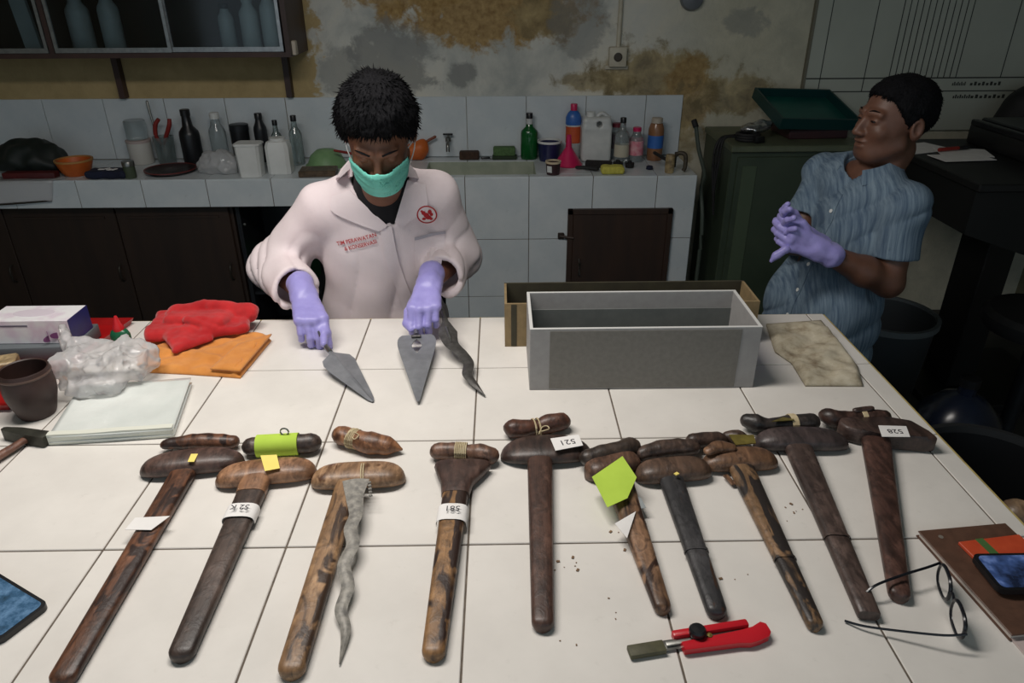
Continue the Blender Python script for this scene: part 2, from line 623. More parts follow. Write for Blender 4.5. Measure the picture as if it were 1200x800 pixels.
for x in (TX0 + 0.08, TX1 - 0.08):
    for y in (TY0 + 0.08, TY1 - 0.08):
        obj('leg', box(x - 0.05, x + 0.05, y - 0.05, y + 0.05, 0, Z0 - 0.07, 0.004), M_cement, table, 30)

# ------------------------------------------------------------------ counter along the back wall
CY = 2.42
SX0, SX1, SY0, SY1 = -0.30, 0.225, 2.47, 2.745      # sink opening
CX0, CX1 = -2.9, 0.977
XL = -0.71                                            # left of this the front is open below the slab
counter = thing('tiled_counter', 'white tiled counter with sink built along the stained back wall', 'counter', ((CX0 + CX1) / 2, (CY + WY) / 2, 0))
e = 0.004
q_ = 0.0205
core = [box(CX0, SX0 - q_, CY + e, WY, Z0 - 0.13, Z0 - e), box(SX1 + q_, CX1 - e, CY + e, WY, Z0 - 0.13, Z0 - e),
        box(SX0 - q_, SX1 + q_, CY + e, SY0 - q_, Z0 - 0.13, Z0 - e), box(SX0 - q_, SX1 + q_, SY1 + q_, WY, Z0 - 0.13, Z0 - e)]
obj('slab', join(*core), M_grout, counter, 0)
obj('masonry_base', box(XL, CX1 - e, CY + e, WY, 0, Z0 - 0.13), M_grout, counter, 0)
# sink basin
bas = [box(SX0 - 0.02, SX1 + 0.02, SY0 - 0.02, SY1 + 0.02, Z0 - 0.129, Z0 - 0.11), box(SX0 - 0.02, SX0, SY0, SY1, Z0 - 0.11, Z0 - e), box(SX1, SX1 + 0.02, SY0, SY1, Z0 - 0.11, Z0 - e),
       box(SX0 - 0.02, SX1 + 0.02, SY0 - 0.02, SY0, Z0 - 0.11, Z0 - e), box(SX0 - 0.02, SX1 + 0.02, SY1, SY1 + 0.02, Z0 - 0.11, Z0 - e)]
M_basin = mat('basin_tile', (176, 182, 166), (156, 164, 148), 14, 0.35)
obj('sink_basin', join(*bas), M_basin, counter, 0)
cx = [-2.809 + 0.3 * i for i in range(13)] + [CX1]
cx = [CX0] + cx
R90 = math.pi / 2
for a, b in zip(cx[:-1], cx[1:]):
    mid = (a + b) / 2
    if SX0 - 0.02 < mid < SX1 + 0.02 or (a < SX0 < b) or (a < SX1 < b):
        tile(counter, M_ctile, (mid, (CY + SY0) / 2, Z0), b - a, SY0 - CY)
        tile(counter, M_ctile, (mid, (SY1 + WY) / 2, Z0), b - a, WY - SY1)
        for u, v in ((max(a, CX0), min(b, SX0)), (max(a, SX1), b)):
            if v - u > 0.01:
                tile(counter, M_ctile, ((u + v) / 2, (SY0 + SY1) / 2, Z0), v - u, SY1 - SY0)
    else:
        tile(counter, M_ctile, (mid, CY + 0.15, Z0), b - a, 0.30)
        tile(counter, M_ctile, (mid, (CY + 0.3 + WY) / 2, Z0), b - a, WY - CY - 0.3)
    # upright faces
    if b <= XL + 0.31:
        tile(counter, M_ctile, (mid, CY, Z0 - 0.068), b - a, 0.128, (R90, 0, 0))
    else:
        for k, (zt, zb) in enumerate(((Z0 - 0.004, Z0 - 0.304), (Z0 - 0.304, Z0 - 0.604), (Z0 - 0.604, 0.002))):
            tile(counter, M_ctile, (mid, CY, (zt + zb) / 2), b - a, zt - zb, (R90, 0, 0))
    # splashback row belongs to the wall
    tile(wall_back, M_ctile, (mid, WY - 0.011, Z0 + 0.151), b - a, 0.298, (R90, 0, 0))
for k, (zt, zb) in enumerate(((Z0 - 0.004, Z0 - 0.304), (Z0 - 0.304, Z0 - 0.604), (Z0 - 0.604, 0.002))):
    tile(counter, M_ctile, (CX1, (CY + WY) / 2, (zt + zb) / 2), zt - zb, WY - CY, (0, R90, 0))
M_drain = mat('drain_dark', (60, 62, 58), None, rough=0.4)
obj('drain', lathe([(0.0, 0.002), (0.022, 0.003), (0.025, 0.0)], (-0.03, 2.60, Z0 - 0.11), 16), M_drain, counter)
# brown hatch in the masonry front
M_brown = mat('dark_brown_paint', (58, 40, 30), (44, 32, 26), 18, 0.55, stretch=(1, 1, 0.2))
hatch = thing('cupboard_hatch', 'dark brown square hatch set in the tiled counter front', 'hatch', (0.626, CY, 0.30))
HX0, HX1, HZ0, HZ1 = 0.376, 0.874, Z0 - 0.64, Z0 - 0.152
obj('door_panel', box(HX0 + 0.025, HX1 - 0.025, CY - 0.022, CY - 0.002, HZ0 + 0.02, HZ1 - 0.025, 0.002), M_brown, hatch, 30)
for b_ in ((HX0, HX1, HZ1 - 0.025, HZ1), (HX0, HX1, HZ0, HZ0 + 0.02)):
    obj('frame_rail', box(b_[0], b_[1], CY - 0.026, CY - 0.002, b_[2], b_[3], 0.002), M_brown, hatch, 30)
for b_ in ((HX0, HX0 + 0.025), (HX1 - 0.025, HX1)):
    obj('frame_stile', box(b_[0], b_[1], CY - 0.026, CY - 0.002, HZ0, HZ1, 0.002), M_brown, hatch, 30)
M_steel = mat('dull_steel', (150, 150, 146), (120, 120, 116), 60, 0.35, 0.9)
obj('handle', tube([(HX0 + 0.06, CY - 0.022, Z0 - 0.40), (HX0 + 0.06, CY - 0.045, Z0 - 0.41), (HX0 + 0.06, CY - 0.045, Z0 - 0.47), (HX0 + 0.06, CY - 0.022, Z0 - 0.48)], 0.005, 8), M_steel, hatch)
obj('latch', join(tube([(HX0 - 0.035, CY - 0.012, Z0 - 0.285), (HX0 + 0.03, CY - 0.03, Z0 - 0.29)], 0.006, 8), cbox((HX0 - 0.03, CY - 0.008, Z0 - 0.30), (0.03, 0.012, 0.03), 0.003)), M_brown, hatch)

# ------------------------------------------------------------------ brown cupboards under the left half of the counter
M_cup = mat('brown_cupboard', (52, 38, 30), (40, 30, 25), 14, 0.5, stretch=(1, 1, 0.15))
M_void = mat('cupboard_inside', (26, 26, 28), None, rough=0.9)
M_iron0 = mat('tarnished_handle', (58, 54, 48), None, rough=0.5, metal=0.5)
cu = thing('under_counter_cupboard', 'dark brown wooden cupboard beneath the left part of the counter', 'cupboard', (-2.0, 2.65, 0))
CF = 2.475
obj('carcass', join(box(CX0, -1.235, CF + 0.018, WY - 0.01, 0.02, 0.05), box(CX0, -1.235, WY - 0.03, WY - 0.01, 0.05, Z0 - 0.135), box(-1.255, -1.235, CF + 0.018, WY - 0.03, 0.05, Z0 - 0.135), box(CX0, CX0 + 0.02, CF + 0.018, WY - 0.03, 0.05, Z0 - 0.135)), M_cup, cu, 0)
for a, b in ((CX0 + 0.02, -2.33), (-2.325, -1.795), (-1.79, -1.25)):
    d = obj('door', box(a, b, CF, CF + 0.018, 0.06, Z0 - 0.14, 0.003), M_cup, cu, 30)
    obj('panel_molding', join(box(a + 0.05, b - 0.05, CF - 0.006, CF + 0.002, Z0 - 0.20, Z0 - 0.188), box(a + 0.05, b - 0.05, CF - 0.006, CF + 0.002, 0.12, 0.132)), M_cup, d, 0)
    obj('handle', tube(smooth_path([(b - 0.035, CF, 0.47), (b - 0.035, CF - 0.022, 0.45), (b - 0.035, CF - 0.022, 0.40), (b - 0.035, CF, 0.38)]), 0.005, 8), M_iron0, d)
M_dkmetal = mat('dark_enamel', (30, 33, 38), (24, 26, 30), 10, 0.4)
nook = thing('dark_metal_locker', 'black metal locker under the counter holding a green crate', 'locker', (-0.97, 2.66, 0))
obj('shell', join(box(-1.225, -1.205, CF + 0.02, WY - 0.02, 0, Z0 - 0.14), box(-0.74, -0.72, CF + 0.02, WY - 0.02, 0, Z0 - 0.14), box(-1.205, -0.74, WY - 0.04, WY - 0.02, 0, Z0 - 0.14), box(-1.205, -0.74, CF + 0.02, WY - 0.04, 0, 0.02)), M_dkmetal, nook, 0)
obj('shelf', box(-1.203, -0.742, CF + 0.03, WY - 0.05, 0.285, 0.30), M_dkmetal, nook, 0)
obj('rivet', lathe([(0.008, 0), (0.006, 0.004), (0, 0.005)], (0, 0, 0), 10), M_steel, None)
_rv = bpy.data.objects['rivet']; _rv.parent = nook; _rv.rotation_euler = (R90, 0, 0); _rv.location = Vector((-1.19, CF + 0.02, Z0 - 0.24)) - nook.location
M_gplas = mat('green_plastic', (36, 92, 54), (28, 76, 46), 10, 0.4)
crate = thing('green_plastic_crate', 'green plastic crate on the shelf of the dark locker', 'crate', (-1.06, 2.64, 0.30))
obj('basket', join(box(-1.18, -0.92, 2.53, 2.545, 0.30, 0.47), box(-1.18, -0.92, 2.745, 2.76, 0.30, 0.47), box(-1.18, -1.165, 2.545, 2.745, 0.30, 0.47), box(-0.935, -0.92, 2.545, 2.745, 0.30, 0.47), box(-1.165, -0.935, 2.545, 2.745, 0.30, 0.312)), M_gplas, crate, 0)
obj('rim', join(box(-1.19, -0.91, 2.52, 2.535, 0.462, 0.478), box(-1.19, -0.91, 2.755, 2.77, 0.462, 0.478), box(-1.19, -1.178, 2.535, 2.755, 0.462, 0.478), box(-0.922, -0.91, 2.535, 2.755, 0.462, 0.478)), M_gplas, crate, 0)

# ------------------------------------------------------------------ hanging cabinet with glass doors
M_cabw = mat('cabinet_brown', (74, 52, 46), (58, 42, 38), 10, 0.5, stretch=(1, 1, 0.2))
M_alu = mat('aluminium', (176, 178, 178), (150, 152, 154), 50, 0.35, 0.85)
M_glass = bpy.data.materials.new('cabinet_glass')
M_glass.use_nodes = True
_nt = M_glass.node_tree
_nt.nodes.clear()
_o = _nt.nodes.new('ShaderNodeOutputMaterial'); _mx = _nt.nodes.new('ShaderNodeMixShader'); _t = _nt.nodes.new('ShaderNodeBsdfTransparent'); _g = _nt.nodes.new('ShaderNodeBsdfGlossy'); _fr = _nt.nodes.new('ShaderNodeFresnel')
_t.inputs[0].default_value = (0.66, 0.72, 0.74, 1)
_g.inputs['Roughness'].default_value = 0.08
_fr.inputs[0].default_value = 1.45
_nt.links.new(_fr.outputs[0], _mx.inputs[0]); _nt.links.new(_t.outputs[0], _mx.inputs[1]); _nt.links.new(_g.outputs[0], _mx.inputs[2]); _nt.links.new(_mx.outputs[0], _o.inputs[0])
HB = Z0 + 0.515
CBY = 2.53
wc = thing('wall_cabinet', 'brown hanging wall cabinet with sliding glass doors full of bottles', 'cabinet', (-1.78, 2.69, HB))
obj('carcass', join(box(-2.7, -0.865, CBY, WY - 0.002, HB, HB + 0.02), box(-2.7, -0.865, CBY, WY - 0.002, HB + 0.68, HB + 0.70), box(-0.887, -0.865, CBY, WY - 0.002, HB + 0.02, HB + 0.68), box(-2.7, -2.68, CBY, WY - 0.002, HB + 0.02, HB + 0.68), box(-2.68, -0.887, WY - 0.012, WY - 0.002, HB + 0.02, HB + 0.68)), M_cabw, wc, 0)
obj('divider', box(-1.925, -1.905, CBY + 0.004, WY - 0.012, HB + 0.02, HB + 0.68), M_cabw, wc, 0)
obj('shelf', box(-2.68, -0.887, CBY + 0.05, WY - 0.012, HB + 0.36, HB + 0.372), M_cabw, wc, 0)
for a, b, yy in ((-2.67, -1.93, CBY + 0.008), (-1.90, -1.39, CBY + 0.008), (-1.40, -0.90, CBY + 0.022)):
    d = obj('sliding_door', join(box(a, b, yy - 0.005, yy + 0.005, HB + 0.022, HB + 0.042), box(a, b, yy - 0.005, yy + 0.005, HB + 0.65, HB + 0.67), box(a, a + 0.014, yy - 0.005, yy + 0.005, HB + 0.042, HB + 0.65), box(b - 0.014, b, yy - 0.005, yy + 0.005, HB + 0.042, HB + 0.65)), M_alu, wc, 0)
    obj('pane', box(a + 0.012, b - 0.012, yy - 0.002, yy + 0.002, HB + 0.04, HB + 0.655), M_glass, d, 0)
obj('white_clip', cbox((-0.864, CBY + 0.05, HB + 0.005), (0.03, 0.04, 0.06), 0.004), mat('cream_plastic', (196, 186, 170), None, rough=0.5), wc)
for x in (-1.79, -0.975):
    obj('support_post', box(x - 0.014, x + 0.014, WY - 0.045, WY - 0.002, Z0 + 0.305, HB), M_cabw, wc, 0)
M_milk = mat('frosted_plastic', (212, 214, 212), (190, 194, 194), 12, 0.35)
M_clear = mat('clear_plastic', (206, 216, 218), None, rough=0.12, trans=0.75, spec=0.6)
M_wpl = mat('white_plastic', (226, 228, 226), (214, 216, 214), 10, 0.35)
M_blkpl = mat('black_plastic', (24, 25, 28), None, rough=0.35)
def bottle(name, label, c, r, h, m, capm, neck=0.38, shoulder=0.70, capr=None, group=None, sx=1, sy=1, band=None, cat='bottle'):
    t = thing(name, label, cat, c, group)
    rn = r * neck
    obj('body', lathe([(0, 0), (r * 0.92, 0), (r, h * 0.03), (r, h * shoulder), (r * 0.93, h * (shoulder + 0.06)), (rn * 1.25, h * (shoulder + 0.15)), (rn, h * 0.88), (rn, h * 0.9), (0, h * 0.9)], c, 24, sx, sy), m, t)
    cr = capr or rn * 1.15
    obj('cap', lathe([(0, h * 0.885), (cr, h * 0.885), (cr, h * 0.99), (cr * 0.9, h), (0, h)], c, 18), capm, t)
    if band:
        obj('paper_label', lathe([(r + 0.0008, h * band[0]), (r + 0.0008, h * band[1]), (r - 0.002, h * band[1]), (r - 0.002, h * band[0])], c, 24, sx, sy, closed=True), band[2], t)
    return t
for k, (x, r, h, y, ml, cl, lab) in enumerate([(-1.85, 0.05, 0.24, 2.70, M_milk, M_wpl, 'wide frosted bottle by the divider inside the glass cabinet'), (-1.70, 0.045, 0.25, 2.68, M_milk, M_milk, 'slim frosted bottle, second from the divider inside the cabinet'),
        (-1.08, 0.042, 0.22, 2.70, M_wpl, M_wpl, 'shorter white bottle near the right end inside the cabinet'), (-0.975, 0.04, 0.25, 2.66, M_wpl, M_blkpl, 'tall black-capped white bottle at the right end inside the cabinet'), (-1.20, 0.035, 0.19, 2.74, M_milk, M_blkpl, 'small dim bottle set back inside the cabinet')]):
    bottle('storage_bottle', lab, (x, y, HB + 0.021), r, h, ml, cl, 0.5, 0.66, group='bottles inside the wall cabinet')
solo('leaning_board', xf(box(-0.035, 0.035, -0.01, 0.01, 0, 0.55), (-2.06, 2.66, HB + 0.022), (0, -0.08, 0)), M_milk, 'pale board leaning inside the left bay of the cabinet', 'board', smooth=0)

# ------------------------------------------------------------------ things on the back wall
soc = thing('wall_socket', 'cream wall socket with a cable conduit running up the wall', 'socket', (0.635, WY, Z0 + 0.45))
M_cream = mat('cream_casing', (206, 200, 182), (190, 182, 162), 20, 0.5)
obj('casing', box(0.59, 0.675, WY - 0.045, WY, Z0 + 0.435, Z0 + 0.525, 0.006, 2), M_cream, soc)
obj('socket_hole', xf(lathe([(0.021, 0), (0.021, 0.002), (0.017, 0.003), (0.012, -0.004), (0, -0.004)], (0, 0, 0), 18), (0.632, WY - 0.0455, Z0 + 0.48), (R90, 0, 0)), mat('socket_dark', (70, 62, 52), None, rough=0.5), soc)
obj('conduit', tube([(0.635, WY - 0.012, Z0 + 0.525), (0.637, WY - 0.012, Z0 + 0.9), (0.64, WY - 0.012, Z0 + 1.6)], 0.011, 10), M_cream, soc)
obj('mounting_block', box(0.575, 0.69, WY - 0.014, WY, Z0 + 0.42, Z0 + 0.44, 0.003), M_cream, soc, 30)
hook = thing('wall_bell', 'round grey metal bell fixed high on the wall', 'bell', (0.97, WY, Z0 + 0.7))
obj('dome', xf(lathe([(0.055, 0), (0.055, 0.012), (0.048, 0.03), (0.02, 0.042), (0, 0.044)], (0, 0, 0), 24), (0.97, WY - 0.004, Z0 + 0.735), (R90, 0, 0)), mat('grey_enamel', (112, 116, 122), None, rough=0.4), hook)
obj('back_plate', box(0.925, 1.015, WY - 0.006, WY, Z0 + 0.69, Z0 + 0.78), M_cream, hook, 0)

# chart board
M_board = mat('board_paint', (190, 194, 182), (178, 182, 170), 2, 0.45)
M_line = mat('board_line', (58, 60, 56), None, rough=0.6)
BX0, BZ0 = 1.572, Z0 + 0.12
board = thing('chart_board', 'large pale wall board ruled into columns with thin dark lines', 'board', (2.2, WY, BZ0))
obj('board_panel', box(BX0, 2.98, WY - 0.02, WY, BZ0, Z0 + 1.35), M_board, board, 0)
obj('board_edge', box(BX0 - 0.012, BX0, WY - 0.024, WY, BZ0, Z0 + 1.35), mat('board_rim', (120, 116, 100), None, rough=0.5), board, 0)
def rule(x0, x1, z0, z1):
    obj('ruled_line', box(x0, x1, WY - 0.0215, WY - 0.019, z0, z1), M_line, board, 0)
rule(BX0, 2.98, Z0 + 0.370, Z0 + 0.376)
rule(BX0, 2.98, Z0 + 0.308, Z0 + 0.313)
for x, z in [(1.643, .31), (1.862, .31)] + [(1.985 + 0.0303 * k, .372) for k in range(12)] + [(2.542, .372)]:
    rule(x - 0.002, x + 0.002, Z0 + z, Z0 + 1.33)
for x, z, wd in ((2.31, .336, .07), (2.40, .336, .16), (2.33, .275, .09), (2.42, .275, .18)):
    obj('handwritten_note', join(*[box(x + wd * k / 8, x + wd * (k + 0.6) / 8, WY - 0.0212, WY - 0.019, Z0 + z, Z0 + z + 0.012 + 0.006 * (k % 2)) for k in range(8)]), M_line, board, 0)

# ------------------------------------------------------------------ ceiling lamp over the table (its light is set at the top)
lamp = thing('ceiling_lamp', 'long fluorescent ceiling lamp hung above the work table', 'lamp', (-0.45, 0.36, Z0 + 1.49))
obj('housing', box(-1.09, 0.19, 0.19, 0.53, Z0 + 1.49, Z0 + 1.56, 0.01), M_wpl, lamp, 30)
for x in (-0.9, 0.0):
    obj('suspension_rod', tube([(x, 0.36, Z0 + 1.55), (x, 0.36, 3.0)], 0.006, 8), M_steel, lamp)

# ================================================================== the krises laid out on the table
def pt(x, y, z=0.0):
    return np.array([x, y, Z0 + z])

def stem(S, E_, w0, w1, h0, h1, zs=0.002, end='round', n=18, flare=None, bend=0.0):
    """scabbard shaft: rounded lens section from S (at the crosspiece) to E_ (toe)"""
    S = np.array(S, float); E_ = np.array(E_, float)
    d = E_ - S; L = np.linalg.norm(d); d = d / L; s = np.array([-d[1], d[0]])
    rings = []
    ts = list(np.linspace(0, 1, 16))
    if end == 'round':
        tail = [(1.0, 1.0)] ; ts = list(np.linspace(0, 1 - 0.4 * w1 / L, 15))
    for t in ts:
        k = 1.0
        rings.append((t, k))
    if end == 'round':
        for a in (20, 42, 62, 78, 88):
            a = math.radians(a)
            rings.append((1 - 0.4 * w1 / L + 0.4 * w1 / L * math.sin(a), max(math.cos(a), 0.05) ** 0.75))
    else:
        rings.append((1.004, 0.93))
    out = []
    ang = np.linspace(0, 2 * math.pi, n, endpoint=False)
    for t, k in rings:
        w_ = (w0 + (w1 - w0) * t) * k
        if flare is not None:
            w_ *= 1 + flare * max(0, 1 - t / 0.22) ** 1.6
        h_ = (h0 + (h1 - h0) * t) * (0.55 + 0.45 * k)
        zc = Z0 + h_ / 2 + zs * (1 - t)
        c = S + d * L * t + s * bend * math.sin(math.pi * t)
        ca, sa = np.cos(ang), np.sin(ang)
        lx = np.sign(ca) * np.abs(ca) ** 0.62 * w_ / 2
        lz = np.sign(sa) * np.abs(sa) ** 0.75 * h_ / 2
        out.append(np.c_[c[0] + s[0] * lx, c[1] + s[1] * lx, zc + lz])
    return loft(out)

def bean(A, B, wid, h, bow=0.0, p=1.7, skew=0.0, n=18, m=22, z=0.0, cut=None, knob=0.0):
    """boat shaped crosspiece from end A to end B"""
    A = np.array(A, float); B = np.array(B, float)
    d = B - A; L = np.linalg.norm(d); d = d / L; s = np.array([-d[1], d[0]])
    out = []
    ang = np.linspace(0, 2 * math.pi, n, endpoint=False)
    for i in range(m + 1):
        t = 0.5 - 0.5 * math.cos(math.pi * (i + 0.15) / (m + 0.3))
        u = 2 * t - 1
        k = max(1 - abs(u) ** (2 * p), 0.0) ** 0.5
        if cut and u > cut:
            k = max(k, 0.72)
        k = max(k, 0.12)
        w_ = wid * k * (1 + skew * u) * (1 + knob * math.exp(-(u / 0.22) ** 2))
        h_ = h * k ** 0.7 * (1 + 0.5 * skew * u)
        c = A + d * L * t + s * bow * (1 - u * u)
        ca, sa = np.cos(ang), np.sin(ang)
        lx = np.sign(ca) * np.abs(ca) ** 0.85 * w_ / 2
        lz = np.sign(sa) * np.abs(sa) ** 0.85 * h_ / 2
        out.append(np.c_[c[0] + s[0] * lx, c[1] + s[1] * lx, Z0 + z + h_ / 2 + lz])
    return loft(out)

def hilt(pts, radii, flat=0.85, n=14):
    P = smooth_path([pt(p[0], p[1] + 0.004, p[2] * 1.12) for p in pts], 6)
    V, F = tube(P, [r * 1.14 for r in radii], n, flat, round_ends=True)
    V = V + 0.0012 * np.stack([wob(V, 120, 1), wob(V, 120, 2), wob(V, 120, 3)], 1)
    return V, F

def band(S, E_, t0, t1, w_, h_, ext=1.06, zs=0.002, side=1.0, nn=12):
    """paper strip wrapped over the shaft between t0 and t1"""
    S = np.array(S, float); E_ = np.array(E_, float)
    d = E_ - S; L = np.linalg.norm(d); d /= L; s = np.array([-d[1], d[0]])
    V, F = [], []
    ang = np.linspace(-0.16, math.pi + 0.16, nn)
    for lay in (0, 1):
        for t in (t0, (t0 + t1) / 2, t1):
            c = S + d * L * t
            zc = Z0 + h_ / 2 + zs * (1 - t)
            for a in ang:
                k = ext - 0.03 * lay
                ca, sa = math.cos(a), math.sin(a)
                x = math.copysign(abs(ca) ** 0.62, ca) * w_ / 2 * k
                z = math.copysign(abs(sa) ** 0.75, sa) * h_ / 2 * k
                V.append((c[0] + s[0] * x, c[1] + s[1] * x, zc + z))
    for lay in (0, 1):
        o = lay * 3 * nn
        for i in range(2):
            for k in range(nn - 1):
                q = (o + i * nn + k, o + i * nn + k + 1, o + (i + 1) * nn + k + 1, o + (i + 1) * nn + k)
                F.append(q if lay else q[::-1])
    o = 3 * nn
    for i, rev in ((0, 0), (2, 1)):
        for k in range(nn - 1):
            q = (i * nn + k, i * nn + k + 1, o + i * nn + k + 1, o + i * nn + k)
            F.append(q[::-1] if rev else q)
    return np.array(V), F

def paper(poly, z, tilt=(0, 0), th=0.0006, curl=0.0):
    """flat slip with corners (x, y), lying at height z"""
    P = np.array(poly, float); c = P.mean(0)
    n = len(P)
    zz = z + (P - c) @ np.array(tilt) + curl * np.abs(P - c).max(1)
    V = np.concatenate([np.c_[P, Z0 + zz - th], np.c_[P, Z0 + zz]])
    ar = sum(P[i][0] * P[(i + 1) % n][1] - P[(i + 1) % n][0] * P[i][1] for i in range(n))
    idx = list(range(n)) if ar > 0 else list(range(n))[::-1]
    F = [tuple(reversed(idx)), tuple(i + n for i in idx)]
    for a, b in zip(idx, idx[1:] + idx[:1]):
        F.append((a, b, b + n, a + n))
    return V, F

def twine(c, axis_deg, r, turns, spread, rt=0.0011, z=None, flat=0.9, loose=0.0):
    """string wound round a hilt lying along axis_deg"""
    a = math.radians(axis_deg)
    d = np.array([math.cos(a), math.sin(a), 0]); s = np.array([-d[1], d[0], 0]); up = np.array([0, 0, 1])
    c = pt(c[0], c[1] + 0.004, c[2] * 1.12)
    r = r * 1.14 if flat > 0.8 else r
    P = []
    N = int(turns * 14)
    for k in range(N + 1):
        th = 2 * math.pi * k / 14
        P.append(c + d * (spread * (k / N - 0.5) + loose * math.sin(th * 0.5)) + s * r * math.cos(th) + up * r * flat * math.sin(th))
    return tube(P, rt, 5)

M_string = mat('pale_string', (208, 194, 160), (184, 166, 130), 80, 0.9)
M_paper = mat('white_paper', (238, 236, 234), (228, 226, 224), 20, 0.8, spec=0.2)
M_ink = mat('pen_ink', (52, 50, 56), None, rough=0.7)
M_green = mat('lime_paper', (186, 216, 84), (174, 204, 76), 16, 0.8, spec=0.2)
M_yel = mat('yellow_paper', (246, 226, 128), (238, 216, 118), 16, 0.8, spec=0.2)
M_brass = mat('aged_brass', (150, 136, 70), (112, 100, 52), 60, 0.45, 0.5)

def kris(label, C, parts):
    t = thing('kris', label, 'dagger', (C[0], C[1], Z0), 'krises laid in a row on the tiles')
    out = {}
    for nm, vf, m in parts:
        out[nm] = obj(nm, vf, m, t, 50)
    return t, out

ang_ = lambda S, E_: math.atan2(E_[0] - S[0], -(E_[1] - S[1]))

# 1 : dark brown, leftmost
S, E1 = (-0.538, 0.215), (-0.528, -0.262)
w_a = wood('wood_1', (52, 28, 18), (128, 74, 44), 0.02, 1, (44, 26, 20), 0.56)
w_b = wood('wood_1_dark', (48, 32, 28), (104, 72, 60), R90, 0.8)
k1, p1 = kris('longest dark brown kris scabbard with a blank white slip, leftmost in the row', S,
    [('scabbard_shaft', stem(S, E1, 0.046, 0.037, 0.024, 0.018, 0.002), w_a), ('crosspiece', bean((-0.625, 0.198), (-0.437, 0.226), 0.064, 0.036, 0.002), w_b),
     ('hilt', hilt([(-0.606, 0.268, 0.016), (-0.575, 0.274, 0.016), (-0.54, 0.277, 0.017), (-0.50, 0.277, 0.016), (-0.478, 0.276, 0.015)], [0.009, 0.014, 0.0155, 0.015, 0.013]), w_a)])
obj('paper_slip', paper([(-0.562, 0.047), (-0.505, 0.050), (-0.522, 0.016), (-0.566, 0.018)], 0.0262, (0, 0)), M_paper, k1, 0)
obj('yellow_mark', paper([(-0.529, 0.213), (-0.516, 0.213), (-0.514, 0.188), (-0.526, 0.188)], 0.0368), M_yel, k1, 0)

# 2 : separate hilt in lime paper
S, E2 = (-0.393, 0.178), (-0.385, -0.226)
w_a = wood('wood_2', (104, 62, 36), (178, 122, 80), R90, 0.8)
w_b = wood('wood_2_shaft', (46, 34, 30), (86, 66, 56), 0.02, 1)
k2, p2 = kris('kris scabbard with light tan crosspiece and yellow sticky note on it', S,
    [('scabbard_shaft', stem(S, E2, 0.053, 0.036, 0.026, 0.019, 0.002), w_b), ('crosspiece', bean((-0.472, 0.164), (-0.290, 0.190), 0.062, 0.035, 0.004, 2.1), w_a),
     ('throat', stem((-0.395, 0.185), (-0.392, 0.118), 0.055, 0.052, 0.03, 0.028, 0.004, 'flat'), w_a)])
tg = obj('paper_slip', band(S, E2, 0.245, 0.33, 0.051, 0.026, 1.08), M_paper, k2, 40)
obj('lettering', lettering('52 K', 0.017, (-0.390, 0.062, Z0 + 0.0338), math.pi), M_ink, tg, 0)
obj('sticky_note', paper([(-0.396, 0.204), (-0.366, 0.206), (-0.349, 0.164), (-0.374, 0.156)], 0.0375), M_yel, k2, 0)
hh = thing('loose_hilt', 'dark kris hilt wrapped in lime green paper, lying above the tan crosspiece', 'hilt', (-0.375, 0.263, Z0), 'loose hilts')
w_c = wood('wood_hilt_dark', (34, 26, 24), (84, 64, 54), R90, 1.2)
obj('grip', hilt([(-0.432, 0.254, 0.018), (-0.40, 0.257, 0.018), (-0.36, 0.260, 0.018), (-0.318, 0.263, 0.018)], [0.0165, 0.018, 0.018, 0.0175], 0.95), w_c, hh)
obj('paper_wrap', tube([pt(-0.421, 0.259, 0.0203), pt(-0.38, 0.262, 0.0203), pt(-0.342, 0.265, 0.0203)], 0.0226, 22, 0.97), M_green, hh)
obj('tie_ring', tube([pt(-0.366 + 0.008 * math.cos(a), 0.266, 0.048 + 0.008 * math.sin(a)) for a in np.linspace(0, 2 * math.pi, 14, endpoint=False)], 0.0016, 6, closed=True), M_steel, hh)

# 3 : pale wood scabbard, its hilt apart and the wavy blade laid on it
S, E3 = (-0.222, 0.150), (-0.227, -0.256)
w_a = wood('wood_3', (116, 76, 42), (174, 128, 82), 0.0, 1, (62, 44, 32), 0.56)
w_b = wood('wood_3_cross', (116, 76, 44), (176, 130, 88), R90, 0.8, (84, 52, 30), 0.66)
k3, p3 = kris('golden brown kris scabbard without hilt, wavy bare blade lying alongside', S,
    [('scabbard_shaft', stem(S, E3, 0.044, 0.038, 0.026, 0.02, 0.004), w_a), ('crosspiece', bean((-0.295, 0.160), (-0.122, 0.168), 0.063, 0.035, 0.003, 2.2), w_b)])
obj('string_loop', twine((-0.197, 0.155, 0.019), 5, 0.0285, 2, 0.008, 0.0011, flat=0.66), M_string, k3)
hh = thing('loose_hilt', 'reddish carved kris hilt bound with string, pointing right above the golden scabbard', 'hilt', (-0.207, 0.27, Z0), 'loose hilts')
w_c = wood('wood_hilt_red', (86, 42, 22), (176, 112, 66), R90, 1.2)
obj('grip', hilt([(-0.262, 0.287, 0.019), (-0.235, 0.275, 0.019), (-0.205, 0.262, 0.018), (-0.165, 0.256, 0.014), (-0.140, 0.252, 0.010)], [0.0185, 0.0165, 0.0215, 0.017, 0.003], 0.9), w_c, hh)
obj('string', join(twine((-0.235, 0.275, 0.0185), -22, 0.0185, 6, 0.018, 0.0011), twine((-0.238, 0.276, 0.0185), -40, 0.0195, 2, 0.004, 0.0011), tube(smooth_path([pt(-0.236, 0.262, 0.038), pt(-0.228, 0.250, 0.040), pt(-0.222, 0.262, 0.041), pt(-0.232, 0.272, 0.041)]), 0.001, 5)), M_string, hh)

